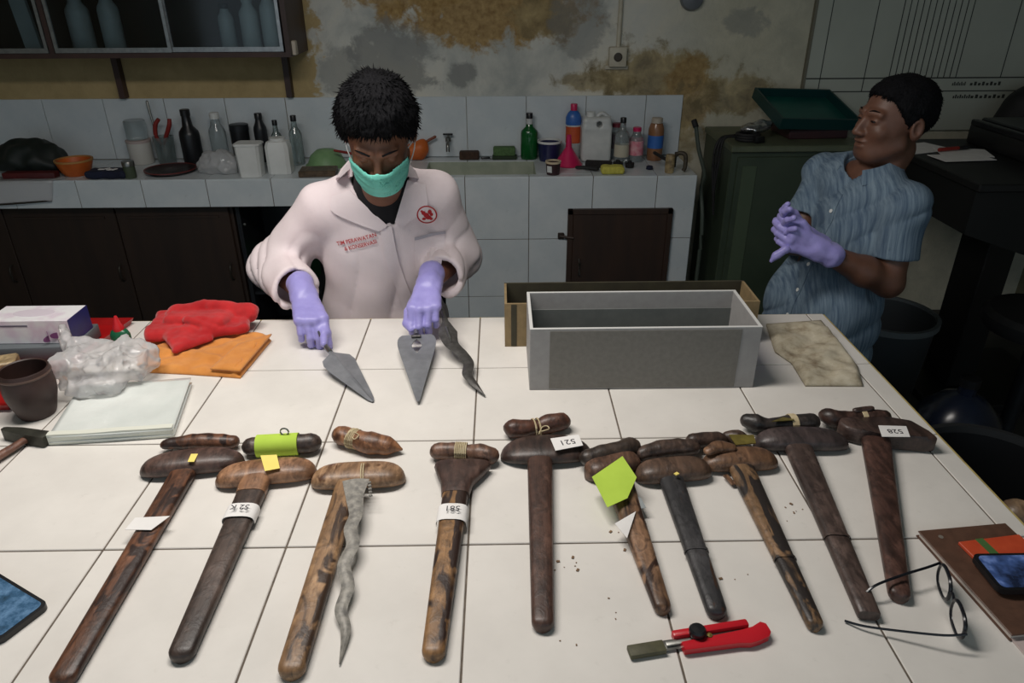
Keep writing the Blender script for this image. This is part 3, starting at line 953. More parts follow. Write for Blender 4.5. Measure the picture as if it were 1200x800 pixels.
def wave_blade(pts, widths, thick, ridge=True):
    """flat double edged blade along a path of points, with a raised middle line"""
    P = smooth_path(pts, 7)
    m = len(P)
    W_ = np.interp(np.linspace(0, 1, m), np.linspace(0, 1, len(widths)), widths)
    rings = []
    for i in range(m):
        t = P[min(i + 1, m - 1)] - P[max(i - 1, 0)]
        t /= np.linalg.norm(t)
        s = np.cross(t, np.array([0, 0, 1.0])); s /= np.linalg.norm(s); q = np.cross(s, t)
        a = W_[i] / 2
        h_ = thick * min(1, 0.4 + a / 0.012)
        rings.append(np.array([P[i] - s * a, P[i] - s * a * 0.45 + q * h_ * 0.75, P[i] + q * h_, P[i] + s * a * 0.45 + q * h_ * 0.75, P[i] + s * a, P[i] - q * h_ * 0.2]))
    V, F = loft(rings)
    return V, F

M_blade = mat('grey_iron', (158, 154, 146), (112, 110, 106), 90, 0.55, 0.25, bump=0.3, bscale=200)
M_blade2 = mat('dark_iron', (96, 94, 92), (70, 68, 66), 70, 0.4, 0.45, bump=0.2, bscale=160)
bl = thing('unsheathed_kris', 'bare grey wavy kris blade lying on the golden brown scabbard', 'dagger', (-0.19, 0.0, Z0))
bp = [(-0.205, 0.132, 0.033), (-0.200, 0.09, 0.031), (-0.190, 0.045, 0.0295), (-0.193, 0.010, 0.0285), (-0.183, -0.025, 0.026), (-0.190, -0.065, 0.022), (-0.177, -0.105, 0.017), (-0.180, -0.145, 0.012), (-0.167, -0.180, 0.008), (-0.166, -0.232, 0.003)]
obj('blade_body', wave_blade([pt(*q) for q in bp], [0.048, 0.031, 0.023, 0.022, 0.0215, 0.021, 0.020, 0.019, 0.015, 0.002], 0.0035), M_blade, bl, 30)
obj('guard_hook', join(*[cbox(pt(-0.180 + 0.002 * k, 0.125 - 0.009 * k, 0.031), (0.006, 0.005, 0.003), 0.0006, rz=0.5) for k in range(5)]), M_blade, bl, 30)

# 4 : trapezoid mouth, no oval crosspiece
S, E4 = (-0.022, 0.185), (-0.039, -0.231)
w_a = wood('wood_4', (108, 70, 36), (172, 120, 66), 0.03, 1, (46, 30, 24), 0.50)
w_b = wood('wood_4_mouth', (58, 38, 32), (92, 64, 54), 0.03, 1)
k4, p4 = kris('kris scabbard with dark flared mouth and striped golden shaft', S,
    [('scabbard_shaft', stem((-0.0255, 0.13), E4, 0.047, 0.033, 0.025, 0.019, 0.004), w_a)])
fl = []
_a = np.linspace(0, 2 * math.pi, 18, endpoint=False)
for y, wd, h_, xo in [(0.198, 0.104, 0.026, -0.017), (0.190, 0.107, 0.030, -0.017), (0.165, 0.085, 0.031, -0.021), (0.14, 0.060, 0.030, -0.025), (0.115, 0.052, 0.029, -0.026), (0.105, 0.050, 0.027, -0.026)]:
    fl.append(np.c_[xo + np.sign(np.cos(_a)) * np.abs(np.cos(_a)) ** 0.7 * wd / 2, np.full(18, y), Z0 + 0.0155 + np.sign(np.sin(_a)) * np.abs(np.sin(_a)) ** 0.7 * h_ / 2])
obj('flared_mouth', loft(fl), w_b, k4, 50)
hl = obj('hilt', hilt([(-0.066, 0.232, 0.017), (-0.04, 0.232, 0.017), (-0.01, 0.228, 0.017), (0.012, 0.222, 0.018), (0.034, 0.216, 0.017)], [0.015, 0.0155, 0.013, 0.018, 0.016], 0.95), wood('wood_4_hilt', (56, 32, 24), (132, 88, 64), R90, 1.2), k4, 50)
obj('string', twine((-0.021, 0.230, 0.017), -6, 0.0165, 7, 0.024, 0.0014), M_string, hl)
tg = obj('paper_slip', band((-0.0255, 0.13), E4, 0.165, 0.275, 0.0462, 0.0250, 1.13), M_paper, k4, 40)
obj('lettering', lettering('581', 0.018, (-0.0275, 0.052, Z0 + 0.0332), math.pi - 0.03), M_ink, tg, 0)

# 5 : dark round crosspiece with number slip
S, E5 = (0.130, 0.23), (0.1135, -0.184)
w_a = wood('wood_5', (54, 34, 28), (96, 62, 48), 0.03, 1)
w_b = wood('wood_5_cross', (36, 26, 24), (78, 54, 44), R90, 0.7)
k5, p5 = kris('dark kris with oval crosspiece carrying a white slip numbered 521', S,
    [('scabbard_shaft', stem(S, E5, 0.049, 0.032, 0.026, 0.02, 0.002), w_a), ('crosspiece', bean((0.054, 0.234), (0.232, 0.240), 0.082, 0.034, 0.004, 1.3), w_b),
     ('hilt', hilt([(0.080, 0.306, 0.017), (0.105, 0.308, 0.016), (0.130, 0.315, 0.015), (0.152, 0.322, 0.017), (0.180, 0.328, 0.019)], [0.018, 0.017, 0.0135, 0.0185, 0.017], 0.95), wood('wood_5_hilt', (50, 26, 18), (104, 58, 40), R90, 1.2))])
tg = obj('paper_slip', paper([(0.151, 0.246), (0.207, 0.258), (0.212, 0.222), (0.158, 0.206)], 0.0385), M_paper, k5, 0)
obj('lettering', lettering('521', 0.022, (0.183, 0.2335, Z0 + 0.0388), math.pi + 0.22), M_ink, tg, 0)
obj('string', join(twine((0.128, 0.3145, 0.0155), 12, 0.0165, 4, 0.018, 0.0013, loose=0.003), tube(smooth_path([pt(0.132, 0.297, 0.02), pt(0.142, 0.292, 0.026), pt(0.152, 0.297, 0.027), pt(0.148, 0.305, 0.028), pt(0.138, 0.302, 0.027), pt(0.131, 0.288, 0.020)]), 0.0012, 5)), M_string, p5['hilt'])

# 6 : lime note
S, E6 = (0.268, 0.165), (0.292, -0.156)
w_a = wood('wood_6', (84, 54, 34), (150, 106, 72), -0.07, 1.1, (52, 34, 26), 0.60)
w_b = wood('wood_6_cross', (70, 44, 32), (124, 84, 62), R90 - 0.3, 1)
k6, p6 = kris('short rough brown kris with a lime green sticky note near its mouth', S,
    [('scabbard_shaft', stem(S, E6, 0.054, 0.025, 0.026, 0.019, 0.002), w_a), ('crosspiece', bean((0.212, 0.166), (0.318, 0.206), 0.050, 0.036, 0.0, 3.0), w_b),
     ('hilt', hilt([(0.219, 0.196, 0.022), (0.25, 0.206, 0.023), (0.285, 0.218, 0.024), (0.308, 0.228, 0.024)], [0.015, 0.0165, 0.0165, 0.0165], 0.95), wood('wood_6_hilt', (40, 30, 26), (78, 60, 48), R90 - 0.3, 1.2))])
obj('sticky_note', paper([(0.217, 0.120), (0.279, 0.172), (0.296, 0.116), (0.272, 0.066), (0.235, 0.046)], 0.0415, (0.02, 0.10)), M_green, k6, 0)
obj('paper_slip', paper([(0.243, 0.012), (0.2835, 0.044), (0.258, -0.022)], 0.0285, (-0.05, 0.0)), M_paper, k6, 0)
obj('grey_backing_slip', paper([(0.282, 0.10), (0.300, 0.09), (0.305, 0.062), (0.288, 0.058)], 0.020, (0, 0)), mat('grey_tape', (150, 156, 158), None, rough=0.4), k6, 0)

# 7 : black shaft
S, E7 = (0.366, 0.19), (0.369, -0.166)
w_a = wood('wood_7', (36, 36, 40), (62, 60, 62), 0.0, 1, (66, 46, 36), 0.66)
w_b = wood('wood_7_cross', (62, 44, 34), (114, 82, 62), R90, 0.8)
k7, p7 = kris('kris with black shaft and plain brown sausage-shaped crosspiece', S,
    [('scabbard_shaft', stem(S, E7, 0.047, 0.030, 0.025, 0.019, 0.002), w_a), ('crosspiece', bean((0.304, 0.160), (0.448, 0.176), 0.058, 0.036, 0.002, 2.2), w_b),
     ('hilt', hilt([(0.326, 0.214, 0.018), (0.36, 0.224, 0.019), (0.40, 0.230, 0.019), (0.425, 0.231, 0.019)], [0.013, 0.017, 0.0165, 0.0145], 0.95), wood('wood_7_hilt', (44, 32, 28), (92, 68, 56), R90, 1.2)),
     ('shaft_ring', band(S, E7, 0.635, 0.650, 0.037, 0.0216, 1.06), w_a)])
obj('paper_scrap', cbox(pt(0.372, 0.135, 0.034), (0.008, 0.006, 0.002), rz=0.6), M_yel, k7, 0)

# 8 : mottled, split hilt
S, E8 = (0.505, 0.21), (0.503, -0.190)
w_a = wood('wood_8', (96, 68, 42), (156, 114, 74), 0.0, 1, (44, 38, 36), 0.50)
w_b = wood('wood_8_cross', (74, 46, 30), (146, 100, 66), R90, 0.9)
k8, p8 = kris('mottled kris with carved brown crosspiece tied with yellowed tape', S,
    [('scabbard_shaft', stem(S, E8, 0.050, 0.024, 0.025, 0.018, 0.002), w_a), ('crosspiece', bean((0.434, 0.192), (0.582, 0.200), 0.056, 0.036, 0.004, 1.6, 0.08), w_b),
     ('hilt', hilt([(0.433, 0.250, 0.02), (0.455, 0.254, 0.019), (0.480, 0.258, 0.018), (0.488, 0.259, 0.017)], [0.0145, 0.015, 0.014, 0.013], 0.95), wood('wood_8_hilt', (44, 30, 26), (86, 62, 50), R90, 1.2)),
     ('hilt_end', hilt([(0.508, 0.272, 0.015), (0.525, 0.268, 0.016), (0.538, 0.262, 0.015)], [0.011, 0.0145, 0.010], 0.9), wood('wood_8_hilt_end', (50, 34, 28), (92, 68, 54), R90, 1.2)),
     ('carved_root', hilt([(0.448, 0.196, 0.034), (0.470, 0.206, 0.035), (0.492, 0.204, 0.034)], [0.010, 0.013, 0.009], 0.7), w_b),
     ('shaft_ring', band(S, E8, 0.665, 0.678, 0.0335, 0.0210, 1.06), w_a)])
obj('yellow_tape', paper([(0.500, 0.252), (0.548, 0.250), (0.545, 0.226), (0.505, 0.222)], 0.037, (0, 0.1), 0.002), M_brass, k8, 0)
obj('splinter', cbox(pt(0.476, 0.150, 0.006), (0.01, 0.03, 0.004), 0.001, rz=0.3), w_b, k8, 30)

# 9 : brass slip on hilt, square toe
S, E9 = (0.638, 0.268), (0.5875, -0.168)
w_a = wood('wood_9', (50, 36, 32), (98, 76, 68), -0.11, 1)
w_b = wood('wood_9_cross', (44, 36, 36), (84, 68, 66), R90, 0.8)
k9, p9 = kris('long dark kris with square toe and brass slip tied on its hilt', S,
    [('scabbard_shaft', stem(S, E9, 0.054, 0.033, 0.026, 0.019, 0.002, 'flat'), w_a), ('crosspiece', bean((0.556, 0.262), (0.742, 0.256), 0.062, 0.037, 0.004, 1.6), w_b),
     ('hilt', hilt([(0.560, 0.316, 0.022), (0.575, 0.309, 0.021), (0.60, 0.306, 0.018), (0.64, 0.310, 0.018), (0.69, 0.314, 0.019)], [0.014, 0.0175, 0.013, 0.0155, 0.0165], 0.95), wood('wood_9_hilt', (28, 26, 26), (64, 54, 50), R90, 1.2)),
     ('shaft_ring', band(S, E9, 0.64, 0.652, 0.041, 0.0228, 1.06), w_a)])
obj('brass_slip', paper([(0.598, 0.294), (0.646, 0.300), (0.646, 0.320), (0.632, 0.318)], 0.037, (0, -0.2), 0.0015), M_brass, p9['hilt'], 0)
obj('string', twine((0.650, 0.311, 0.018), 4, 0.018, 6, 0.014, 0.0013), M_string, p9['hilt'])

# 10 : rightmost, angular crosspiece
S, E10 = (0.806, 0.285), (0.647, -0.140)
w_a = wood('wood_10', (56, 34, 28), (104, 66, 54), -0.36, 1)
w_b = wood('wood_10_cross', (44, 30, 26), (84, 60, 52), R90, 0.8)
k10, p10 = kris('rightmost dark kris with angular crosspiece and numbered white slip', S,
    [('scabbard_shaft', stem(S, E10, 0.056, 0.031, 0.026, 0.02, 0.002), w_a)])
cp = [(0.735, 0.298), (0.742, 0.276), (0.765, 0.262), (0.80, 0.258), (0.884, 0.232), (0.906, 0.236), (0.902, 0.262), (0.884, 0.302), (0.84, 0.312), (0.77, 0.318), (0.745, 0.314)]
bm_ = bmesh.new()
_v, _f2 = prism(cp, Z0 + 0.001, Z0 + 0.036, 0.0)
_vs = [bm_.verts.new(q) for q in _v]
for q in _f2: bm_.faces.new([_vs[i] for i in q])
bmesh.ops.bevel(bm_, geom=bm_.edges[:], offset=0.007, segments=3, affect='EDGES', profile=0.5)
bm_.verts.index_update()
cross10 = (np.array([v.co[:] for v in bm_.verts]), [[v.index for v in q.verts] for q in bm_.faces]); bm_.free()
obj('crosspiece', cross10, w_b, k10, 60)
hl = obj('hilt', hilt([(0.729, 0.330, 0.022), (0.742, 0.322, 0.021), (0.77, 0.322, 0.02), (0.80, 0.325, 0.02), (0.842, 0.326, 0.02)], [0.0155, 0.0175, 0.0145, 0.0155, 0.0155], 0.95), wood('wood_10_hilt', (40, 24, 20), (86, 56, 46), R90, 1.2), k10, 50)
obj('string', twine((0.799, 0.325, 0.020), 4, 0.0172, 6, 0.010, 0.0014), M_string, hl)
obj('hilt_cap', hilt([(0.783, 0.326, 0.036), (0.815, 0.330, 0.037)], [0.006, 0.007], 0.7), w_b, k10, 50)
tg = obj('paper_slip', paper([(0.806, 0.279), (0.860, 0.275), (0.849, 0.238), (0.795, 0.240)], 0.0372), M_paper, k10, 0)
obj('lettering', lettering('528', 0.020, (0.829, 0.2575, Z0 + 0.0376), math.pi - 0.06), M_ink, tg, 0)

# ================================================================== other things on the table
# grey open box
M_gbox = mat('grey_card', (160, 158, 157), (152, 150, 149), 60, 0.6)
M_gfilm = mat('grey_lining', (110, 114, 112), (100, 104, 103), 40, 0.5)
gb = thing('open_grey_box', 'open empty grey box in front of the narrow brown box', 'box', (0.374, 0.602, Z0))
GX0, GX1, GY0, GY1, GH = 0.120, 0.628, 0.493, 0.700, 0.152
wt = 0.007
obj('front_panel', box(GX0, GX1, GY0, GY0 + wt, Z0 + 0.0005, Z0 + GH, 0.001), M_gbox, gb, 30)
obj('back_panel', box(GX0, GX1, GY1 - wt, GY1, Z0 + 0.0005, Z0 + GH, 0.001), M_gbox, gb, 30)
obj('side_panel', box(GX0, GX0 + wt, GY0 + wt, GY1 - wt, Z0 + 0.0005, Z0 + GH, 0.001), M_gbox, gb, 30)
obj('side_panel', box(GX1 - wt, GX1, GY0 + wt, GY1 - wt, Z0 + 0.0005, Z0 + GH, 0.001), M_gbox, gb, 30)
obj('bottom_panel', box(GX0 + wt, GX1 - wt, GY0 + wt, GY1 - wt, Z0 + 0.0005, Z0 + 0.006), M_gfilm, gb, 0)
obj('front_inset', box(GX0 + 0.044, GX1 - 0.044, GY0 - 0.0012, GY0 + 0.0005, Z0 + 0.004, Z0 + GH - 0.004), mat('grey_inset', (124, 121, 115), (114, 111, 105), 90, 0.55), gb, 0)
M_rimg = mat('grey_rim_edge', (206, 206, 204), None, rough=0.5)
for b_ in ((GX0, GX1, GY0, GY0 + wt), (GX0, GX1, GY1 - wt, GY1), (GX0, GX0 + wt, GY0 + wt, GY1 - wt), (GX1 - wt, GX1, GY0 + wt, GY1 - wt)):
    obj('rim_edge', box(b_[0], b_[1], b_[2], b_[3], Z0 + GH, Z0 + GH + 0.0012), M_rimg, gb, 0)
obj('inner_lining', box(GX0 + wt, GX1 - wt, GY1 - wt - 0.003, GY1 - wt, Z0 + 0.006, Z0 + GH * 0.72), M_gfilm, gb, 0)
# narrow brown box behind it
M_bbox = mat('brown_card', (150, 128, 92), (126, 108, 78), 30, 0.75)
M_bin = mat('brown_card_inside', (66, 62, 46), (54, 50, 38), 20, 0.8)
bb = thing('narrow_brown_box', 'narrow open brown cardboard box standing behind the grey box', 'box', (0.381, 0.78, Z0))
BX_0, BX_1, BY_0, BY_1, BH = 0.066, 0.697, 0.708, 0.846, 0.118
obj('front_panel', box(BX_0, BX_1, BY_0, BY_0 + 0.006, Z0 + 0.0005, Z0 + BH), M_bbox, bb, 0)
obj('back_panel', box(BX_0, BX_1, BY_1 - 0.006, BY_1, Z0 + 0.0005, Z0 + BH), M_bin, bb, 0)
obj('side_panel', box(BX_0, BX_0 + 0.006, BY_0 + 0.006, BY_1 - 0.006, Z0 + 0.0005, Z0 + BH), M_bbox, bb, 0)
obj('side_panel', box(BX_1 - 0.006, BX_1, BY_0 + 0.006, BY_1 - 0.006, Z0 + 0.0005, Z0 + BH), M_bbox, bb, 0)
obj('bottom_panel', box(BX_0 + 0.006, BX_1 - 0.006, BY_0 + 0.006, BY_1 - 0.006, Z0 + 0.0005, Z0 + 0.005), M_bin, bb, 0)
obj('corner_tape', box(BX_0 + 0.016, BX_0 + 0.03, BY_0 - 0.001, BY_0, Z0 + 0.002, Z0 + BH - 0.002), M_bin, bb, 0)

# cloths
def fabric(name, c1, c2, bs=900):
    return mat(name, c1, c2, 22, 0.95, spec=0.1, bump=0.5, bscale=bs, sheen=0.3)
def N(x, y, f, s=0.0):
    return (math.sin(x * f + 1.7 * math.sin(y * f * 0.8 + s)) + math.sin(y * f * 1.2 + 1.5 * math.sin(x * f * 0.7 - s))) / 2
def rimf(u, v, k=10):
    return min(1, k * min(u, 1 - u)) * min(1, k * min(v, 1 - v))
def orz(u, v, x, y):
    b = rimf(u, v, 16)
    fold = max(0, 1 - abs(v - 0.30 - 0.08 * math.sin(5 * u)) / 0.05)
    return Z0 + 0.004 + b * (0.011 + 0.004 * N(x, y, 48, 1) + 0.003 * N(x, y, 110, 2) + 0.006 * fold) + 0.010 * max(0, 1 - abs(u - 0.94) / 0.05) * b
vf = sheet([(-0.855, 0.70), (-0.825, 0.63), (-0.78, 0.592), (-0.69, 0.582), (-0.60, 0.568), (-0.553, 0.560)], [(-0.845, 0.79), (-0.80, 0.80), (-0.72, 0.80), (-0.62, 0.80), (-0.56, 0.785), (-0.535, 0.752)], 64, 40, orz, 0.0035)
orc = solo('orange_cloth', vf, fabric('orange_terry', (224, 152, 80), (206, 132, 62)), 'folded orange cloth spread under the red cloth', 'cloth', smooth=180)
vf = sheet([(-0.625, 0.575), (-0.552, 0.563)], [(-0.60, 0.70), (-0.532, 0.755)], 20, 24, lambda u, v, x, y: Z0 + 0.021 + rimf(u, v, 8) * (0.004 + 0.003 * N(x, y, 60, 2)), 0.004)
o_ = obj('folded_corner', vf, MATS['orange_terry'], orc, 180)
def turned(P, c, rz, rx=0.0):
    R_ = np.array(Matrix.Rotation(rz, 3, 'Z') @ Matrix.Rotation(rx, 3, 'X'), np.float32)
    return (P - np.asarray(c, np.float32)) @ R_
def redf(P):
    W_ = P + 0.007 * np.stack([wob(P, 26, 1), wob(P, 26, 2), 0.6 * wob(P, 30, 3)], 1).astype(np.float32)
    o3 = (0, 0, 0)
    ds = [rbox(turned(W_, rel_(-0.785, 0.785, 0.032), 0.15, 0.05), o3, (0.062, 0.068, 0.015), 0.014), rbox(turned(W_, rel_(-0.728, 0.722, 0.030), 0.72, 0.12), o3, (0.052, 0.046, 0.011), 0.010),
          rbox(turned(W_, rel_(-0.722, 0.800, 0.048), -0.12, -0.10), o3, (0.082, 0.040, 0.014), 0.013), rbox(turned(W_, rel_(-0.655, 0.775, 0.034), 0.42, 0.1), o3, (0.058, 0.036, 0.012), 0.011),
          cap(W_, rel_(-0.715, 0.838, 0.056), rel_(-0.605, 0.832, 0.046), 0.019, 0.023), cap(W_, rel_(-0.800, 0.825, 0.046), rel_(-0.735, 0.842, 0.058), 0.020, 0.019), cap(W_, rel_(-0.745, 0.765, 0.058), rel_(-0.668, 0.748, 0.040), 0.012, 0.010)]
    d = union(ds, 0.004)
    d = d + 0.0012 * wob(P, 160, 1) + 0.003 * wob(P, 60, 4)
    return smax(d, -(P[:, 2] - Z0 - 0.019), 0.003)
rel_ = lambda *q: np.array([q[0], q[1], Z0 + q[2]], np.float32)
solo('red_cloth', net(redf, (-0.90, 0.62, Z0 + 0.008), (-0.54, 0.92, Z0 + 0.11), 0.0036), fabric('red_terry', (200, 50, 52), (172, 34, 38)), 'crumpled red towelling cloth heaped on the orange cloth', 'cloth', smooth=180)
def beigez(u, v, x, y):
    b = rimf(u, v, 12)
    return Z0 + 0.005 + b * (0.010 + 0.005 * N(x, y, 45, 4) + 0.0035 * N(x, y, 105, 1)) + 0.006 * max(0, 1 - abs(u - 0.16) / 0.05) * b + 0.008 * max(0, math.sin(30 * (x + 0.3 * y))) ** 3 * b
vf = sheet([(0.748, 0.494), (0.755, 0.60), (0.735, 0.66), (0.765, 0.815)], [(0.878, 0.490), (0.905, 0.575), (0.912, 0.66), (0.920, 0.835)], 44, 30, beigez, 0.004)
mm, nt, p = base('stained_cotton')
v_ = texco(nt)
nt.links.new(ramp(nt, noisen(nt, v_, 22, 5, 0.65), [(0.3, lin((128, 112, 90))), (0.48, lin((178, 168, 146))), (0.7, lin((200, 192, 172)))]), p.inputs['Base Color'])
p.inputs['Roughness'].default_value = 0.95
bumpn(nt, p, noisen(nt, v_, 500, 2), 0.4)
solo('stained_rag', vf, mm, 'stained beige rag folded flat on the right end of the table', 'cloth', smooth=180)

# red tray with its contents
M_red = mat('red_plastic', (158, 18, 20), (138, 14, 16), 12, 0.35)
tr = thing('red_tray', 'shallow red plastic tray at the left end of the table', 'tray', (-1.20, 0.64, Z0))
def quad_tray(poly, h_, wd, z=0.0):
    P = np.array(poly, float); c = P.mean(0); n = len(P)
    P2 = c + (P - c) * (1 - wd / np.linalg.norm(P - c, axis=1))[:, None]
    P3 = c + (P - c) * (1 - 2.2 * wd / np.linalg.norm(P - c, axis=1))[:, None]
    L = [np.c_[P2, np.full(n, Z0 + z + 0.0005)], np.c_[P, np.full(n, Z0 + z + h_)], np.c_[P2, np.full(n, Z0 + z + h_)], np.c_[P3, np.full(n, Z0 + z + 0.004)]]
    return loft(L)
obj('tray_body', quad_tray([(-1.48, 0.42), (-1.005, 0.425), (-0.935, 0.868), (-1.40, 0.872)], 0.018, 0.012), M_red, tr, 20)
ZT = 0.0045
gbx = solo('flat_grey_case', cbox((-1.11, 0.715, Z0 + ZT), (0.26, 0.13, 0.036), 0.004, 2, rz=0.06), mat('slate_grey', (96, 102, 106), None, rough=0.5), 'flat slate grey case under the tissue box', 'case')
gl = thing('glove_box', 'white printed cardboard glove box with a dark blue end', 'box', (-1.085, 0.72, Z0 + ZT + 0.0365))
mm, nt, p = base('printed_card')
v_ = texco(nt)
pc = ramp(nt, noisen(nt, v_, 16, 2), [(0.44, lin((232, 231, 233))), (0.60, lin((220, 206, 218))), (0.70, lin((232, 230, 233)))])
nt.links.new(pc, p.inputs['Base Color']); p.inputs['Roughness'].default_value = 0.35
G0, G1, GZ = (-1.185, -0.985), (0.672, 0.762), Z0 + ZT + 0.0365
obj('carton', box(G0[0], G0[1] - 0.001, G1[0], G1[1], GZ, GZ + 0.062, 0.0015), mm, gl, 30)
obj('blue_end', box(G0[1] - 0.001, G0[1], G1[0], G1[1], GZ, GZ + 0.062), mat('dark_blue_print', (30, 28, 104), (24, 24, 84), 30, 0.35), gl, 0)
obj('opening_flap', lathe([(0.0, 0.0), (0.036, 0.0), (0.036, 0.0006), (0, 0.0008)], (-1.09, 0.717, GZ + 0.062), 24, 1.4, 0.6), mat('flap_print', (214, 204, 214), None, rough=0.4), gl)
obj('printed_line', box(-1.175, -1.085, G1[0] - 0.0006, G1[0], GZ + 0.046, GZ + 0.050), mat('grey_print', (104, 102, 116), None, rough=0.4), gl, 0)
obj('printed_flower', join(*[xf(lathe([(0, 0), (0.010, 0), (0.010, 0.0006), (0, 0.0006)], (0, 0, 0), 12, 1.5, 0.8), (-1.035 + 0.014 * math.cos(a), G1[0] - 0.0002, GZ + 0.02 + 0.007 * math.sin(a)), (R90, 0, a)) for a in (0.3, 2.2, 4.2)]), mat('plum_print', (112, 66, 110), None, rough=0.4), gl, 30)
solo('wooden_offcut', cbox((-1.135, 0.588, Z0 + ZT), (0.10, 0.055, 0.036), 0.004, 1, rz=0.35), wood('offcut_wood', (132, 104, 62), (190, 160, 108), 0.3, 0.7, coat=0), 'pale wooden offcut in the red tray', 'wood block')
cpq = thing('green_tube_cap', 'small dark green screw cap lying in the red tray', 'cap', (-1.045, 0.575, Z0 + ZT))
obj('cap_shell', lathe([(0, 0), (0.014, 0), (0.014, 0.016), (0.011, 0.02), (0, 0.021)], (-1.045, 0.575, Z0 + ZT), 18), mat('bottle_green', (28, 84, 60), None, rough=0.3), cpq)
obj('grip_ring', lathe([(0.0148, 0.003), (0.0152, 0.006), (0.0148, 0.009), (0.0135, 0.006)], (-1.045, 0.575, Z0 + ZT), 18, closed=True), MATS['bottle_green'], cpq)
solo('snack_wrapper', sheet([(-1.02, 0.50), (-0.985, 0.505)], [(-1.03, 0.54), (-0.99, 0.545)], 8, 8, lambda u, v, x, y: Z0 + ZT + 0.006 + 0.004 * N(x, y, 120), 0.002), M_red, 'crinkled red wrapper beside the brown cup', 'wrapper', smooth=180)

# brown cup
cup = thing('brown_cup', 'dark brown tapered clay cup at the edge of the red tray', 'cup', (-0.942, 0.420, Z0))
M_cup2 = mat('brown_clay', (60, 40, 36), (48, 32, 28), 20, 0.5)
obj('cup_wall', lathe([(0, 0.0), (0.034, 0.0), (0.037, 0.006), (0.049, 0.050), (0.0505, 0.066), (0.048, 0.108), (0.046, 0.111), (0.043, 0.109), (0.045, 0.07), (0.042, 0.05), (0.032, 0.012), (0, 0.010)], (-0.942, 0.420, Z0 + 0.0004), 40), M_cup2, cup)
obj('rim_line', lathe([(0.0490, 0.097), (0.0500, 0.100), (0.0488, 0.103), (0.0475, 0.100)], (-0.942, 0.420, Z0), 40, closed=True), mat('brown_clay_light', (86, 66, 58), None, rough=0.5), cup)

# glue bottle
gbt = thing('glue_bottle', 'small green glue bottle with a red pointed nozzle', 'bottle', (-0.885, 0.70, Z0))
gc = (-0.885, 0.70, Z0 + 0.0004)
obj('body', lathe([(0, 0), (0.020, 0), (0.022, 0.004), (0.022, 0.050), (0.018, 0.060), (0.013, 0.064), (0, 0.064)], gc, 22, 1.1, 0.8), mat('glue_green', (24, 92, 62), None, rough=0.3), gbt)
obj('nozzle', lathe([(0.013, 0.062), (0.013, 0.072), (0.009, 0.078), (0.004, 0.098), (0.003, 0.100), (0, 0.100)], gc, 18), mat('nozzle_red', (190, 34, 40), None, rough=0.35), gbt)

# clear film: shared by the bag and the pack of sleeves
def film(name, tint, dens):
    m = bpy.data.materials.new(name); m.use_nodes = True
    nt = m.node_tree; nt.nodes.clear()
    o = nt.nodes.new('ShaderNodeOutputMaterial'); t = nt.nodes.new('ShaderNodeBsdfTransparent'); d = nt.nodes.new('ShaderNodeBsdfDiffuse'); g = nt.nodes.new('ShaderNodeBsdfGlossy'); tl = nt.nodes.new('ShaderNodeBsdfTranslucent')
    d.inputs[0].default_value = lin(tint); tl.inputs[0].default_value = lin(tint); g.inputs['Roughness'].default_value = 0.12
    a = nt.nodes.new('ShaderNodeMixShader'); b = nt.nodes.new('ShaderNodeMixShader'); c = nt.nodes.new('ShaderNodeMixShader')
    a.inputs[0].default_value = 0.45; nt.links.new(d.outputs[0], a.inputs[1]); nt.links.new(tl.outputs[0], a.inputs[2])
    b.inputs[0].default_value = dens; nt.links.new(t.outputs[0], b.inputs[1]); nt.links.new(a.outputs[0], b.inputs[2])
    lw = nt.nodes.new('ShaderNodeLayerWeight'); lw.inputs[0].default_value = 0.28
    nt.links.new(lw.outputs['Fresnel'], c.inputs[0]); nt.links.new(b.outputs[0], c.inputs[1]); nt.links.new(g.outputs[0], c.inputs[2])
    nt.links.new(c.outputs[0], o.inputs[0])
    v = texco(nt); bp_ = nt.nodes.new('ShaderNodeBump'); bp_.inputs['Strength'].default_value = 0.5; bp_.inputs['Distance'].default_value = 0.004
    nt.links.new(noisen(nt, v, 55, 3, 0.5, 0.6), bp_.inputs['Height'])
    for s in (d, g): nt.links.new(bp_.outputs[0], s.inputs['Normal'])
    return m
M_film = film('thin_clear_film', (246, 246, 248), 0.56)
M_film2 = mat('stacked_clear_film', (228, 232, 228), (212, 218, 214), 9, 0.16, bump=0.35, bscale=46, coat=0.4)
pk = thing('plastic_sleeve_pack', 'flat stack of clear plastic sleeves lying on the tiles', 'plastic pack', (-0.745, 0.43, Z0))
PA, PB = [(-0.852, 0.300), (-0.73, 0.309), (-0.612, 0.323)], [(-0.890, 0.500), (-0.77, 0.515), (-0.655, 0.530)]
for k in range(5):
    z_ = 0.004 + 0.0042 * k
    o_ = 0.002 * math.sin(k * 2.1)
    A2 = [(x + o_, y - o_) for x, y in PA]; B2 = [(x + o_, y + o_) for x, y in PB]
    obj('sleeve', sheet(A2, B2, 24, 18, lambda u, v, x, y, z_=z_: Z0 + z_ + 0.0011 * N(x, y, 60, 1.0) * rimf(u, v, 8), 0.0022), M_film2, pk, 180)
obj('folded_edge', sheet([(-0.852, 0.2985), (-0.612, 0.3215)], [(-0.854, 0.312), (-0.614, 0.335)], 24, 4, lambda u, v, x, y: Z0 + 0.0245 + 0.001 * N(x, y, 50), 0.0235), mat('milky_film_edge', (222, 224, 212), None, rough=0.3), pk, 60)
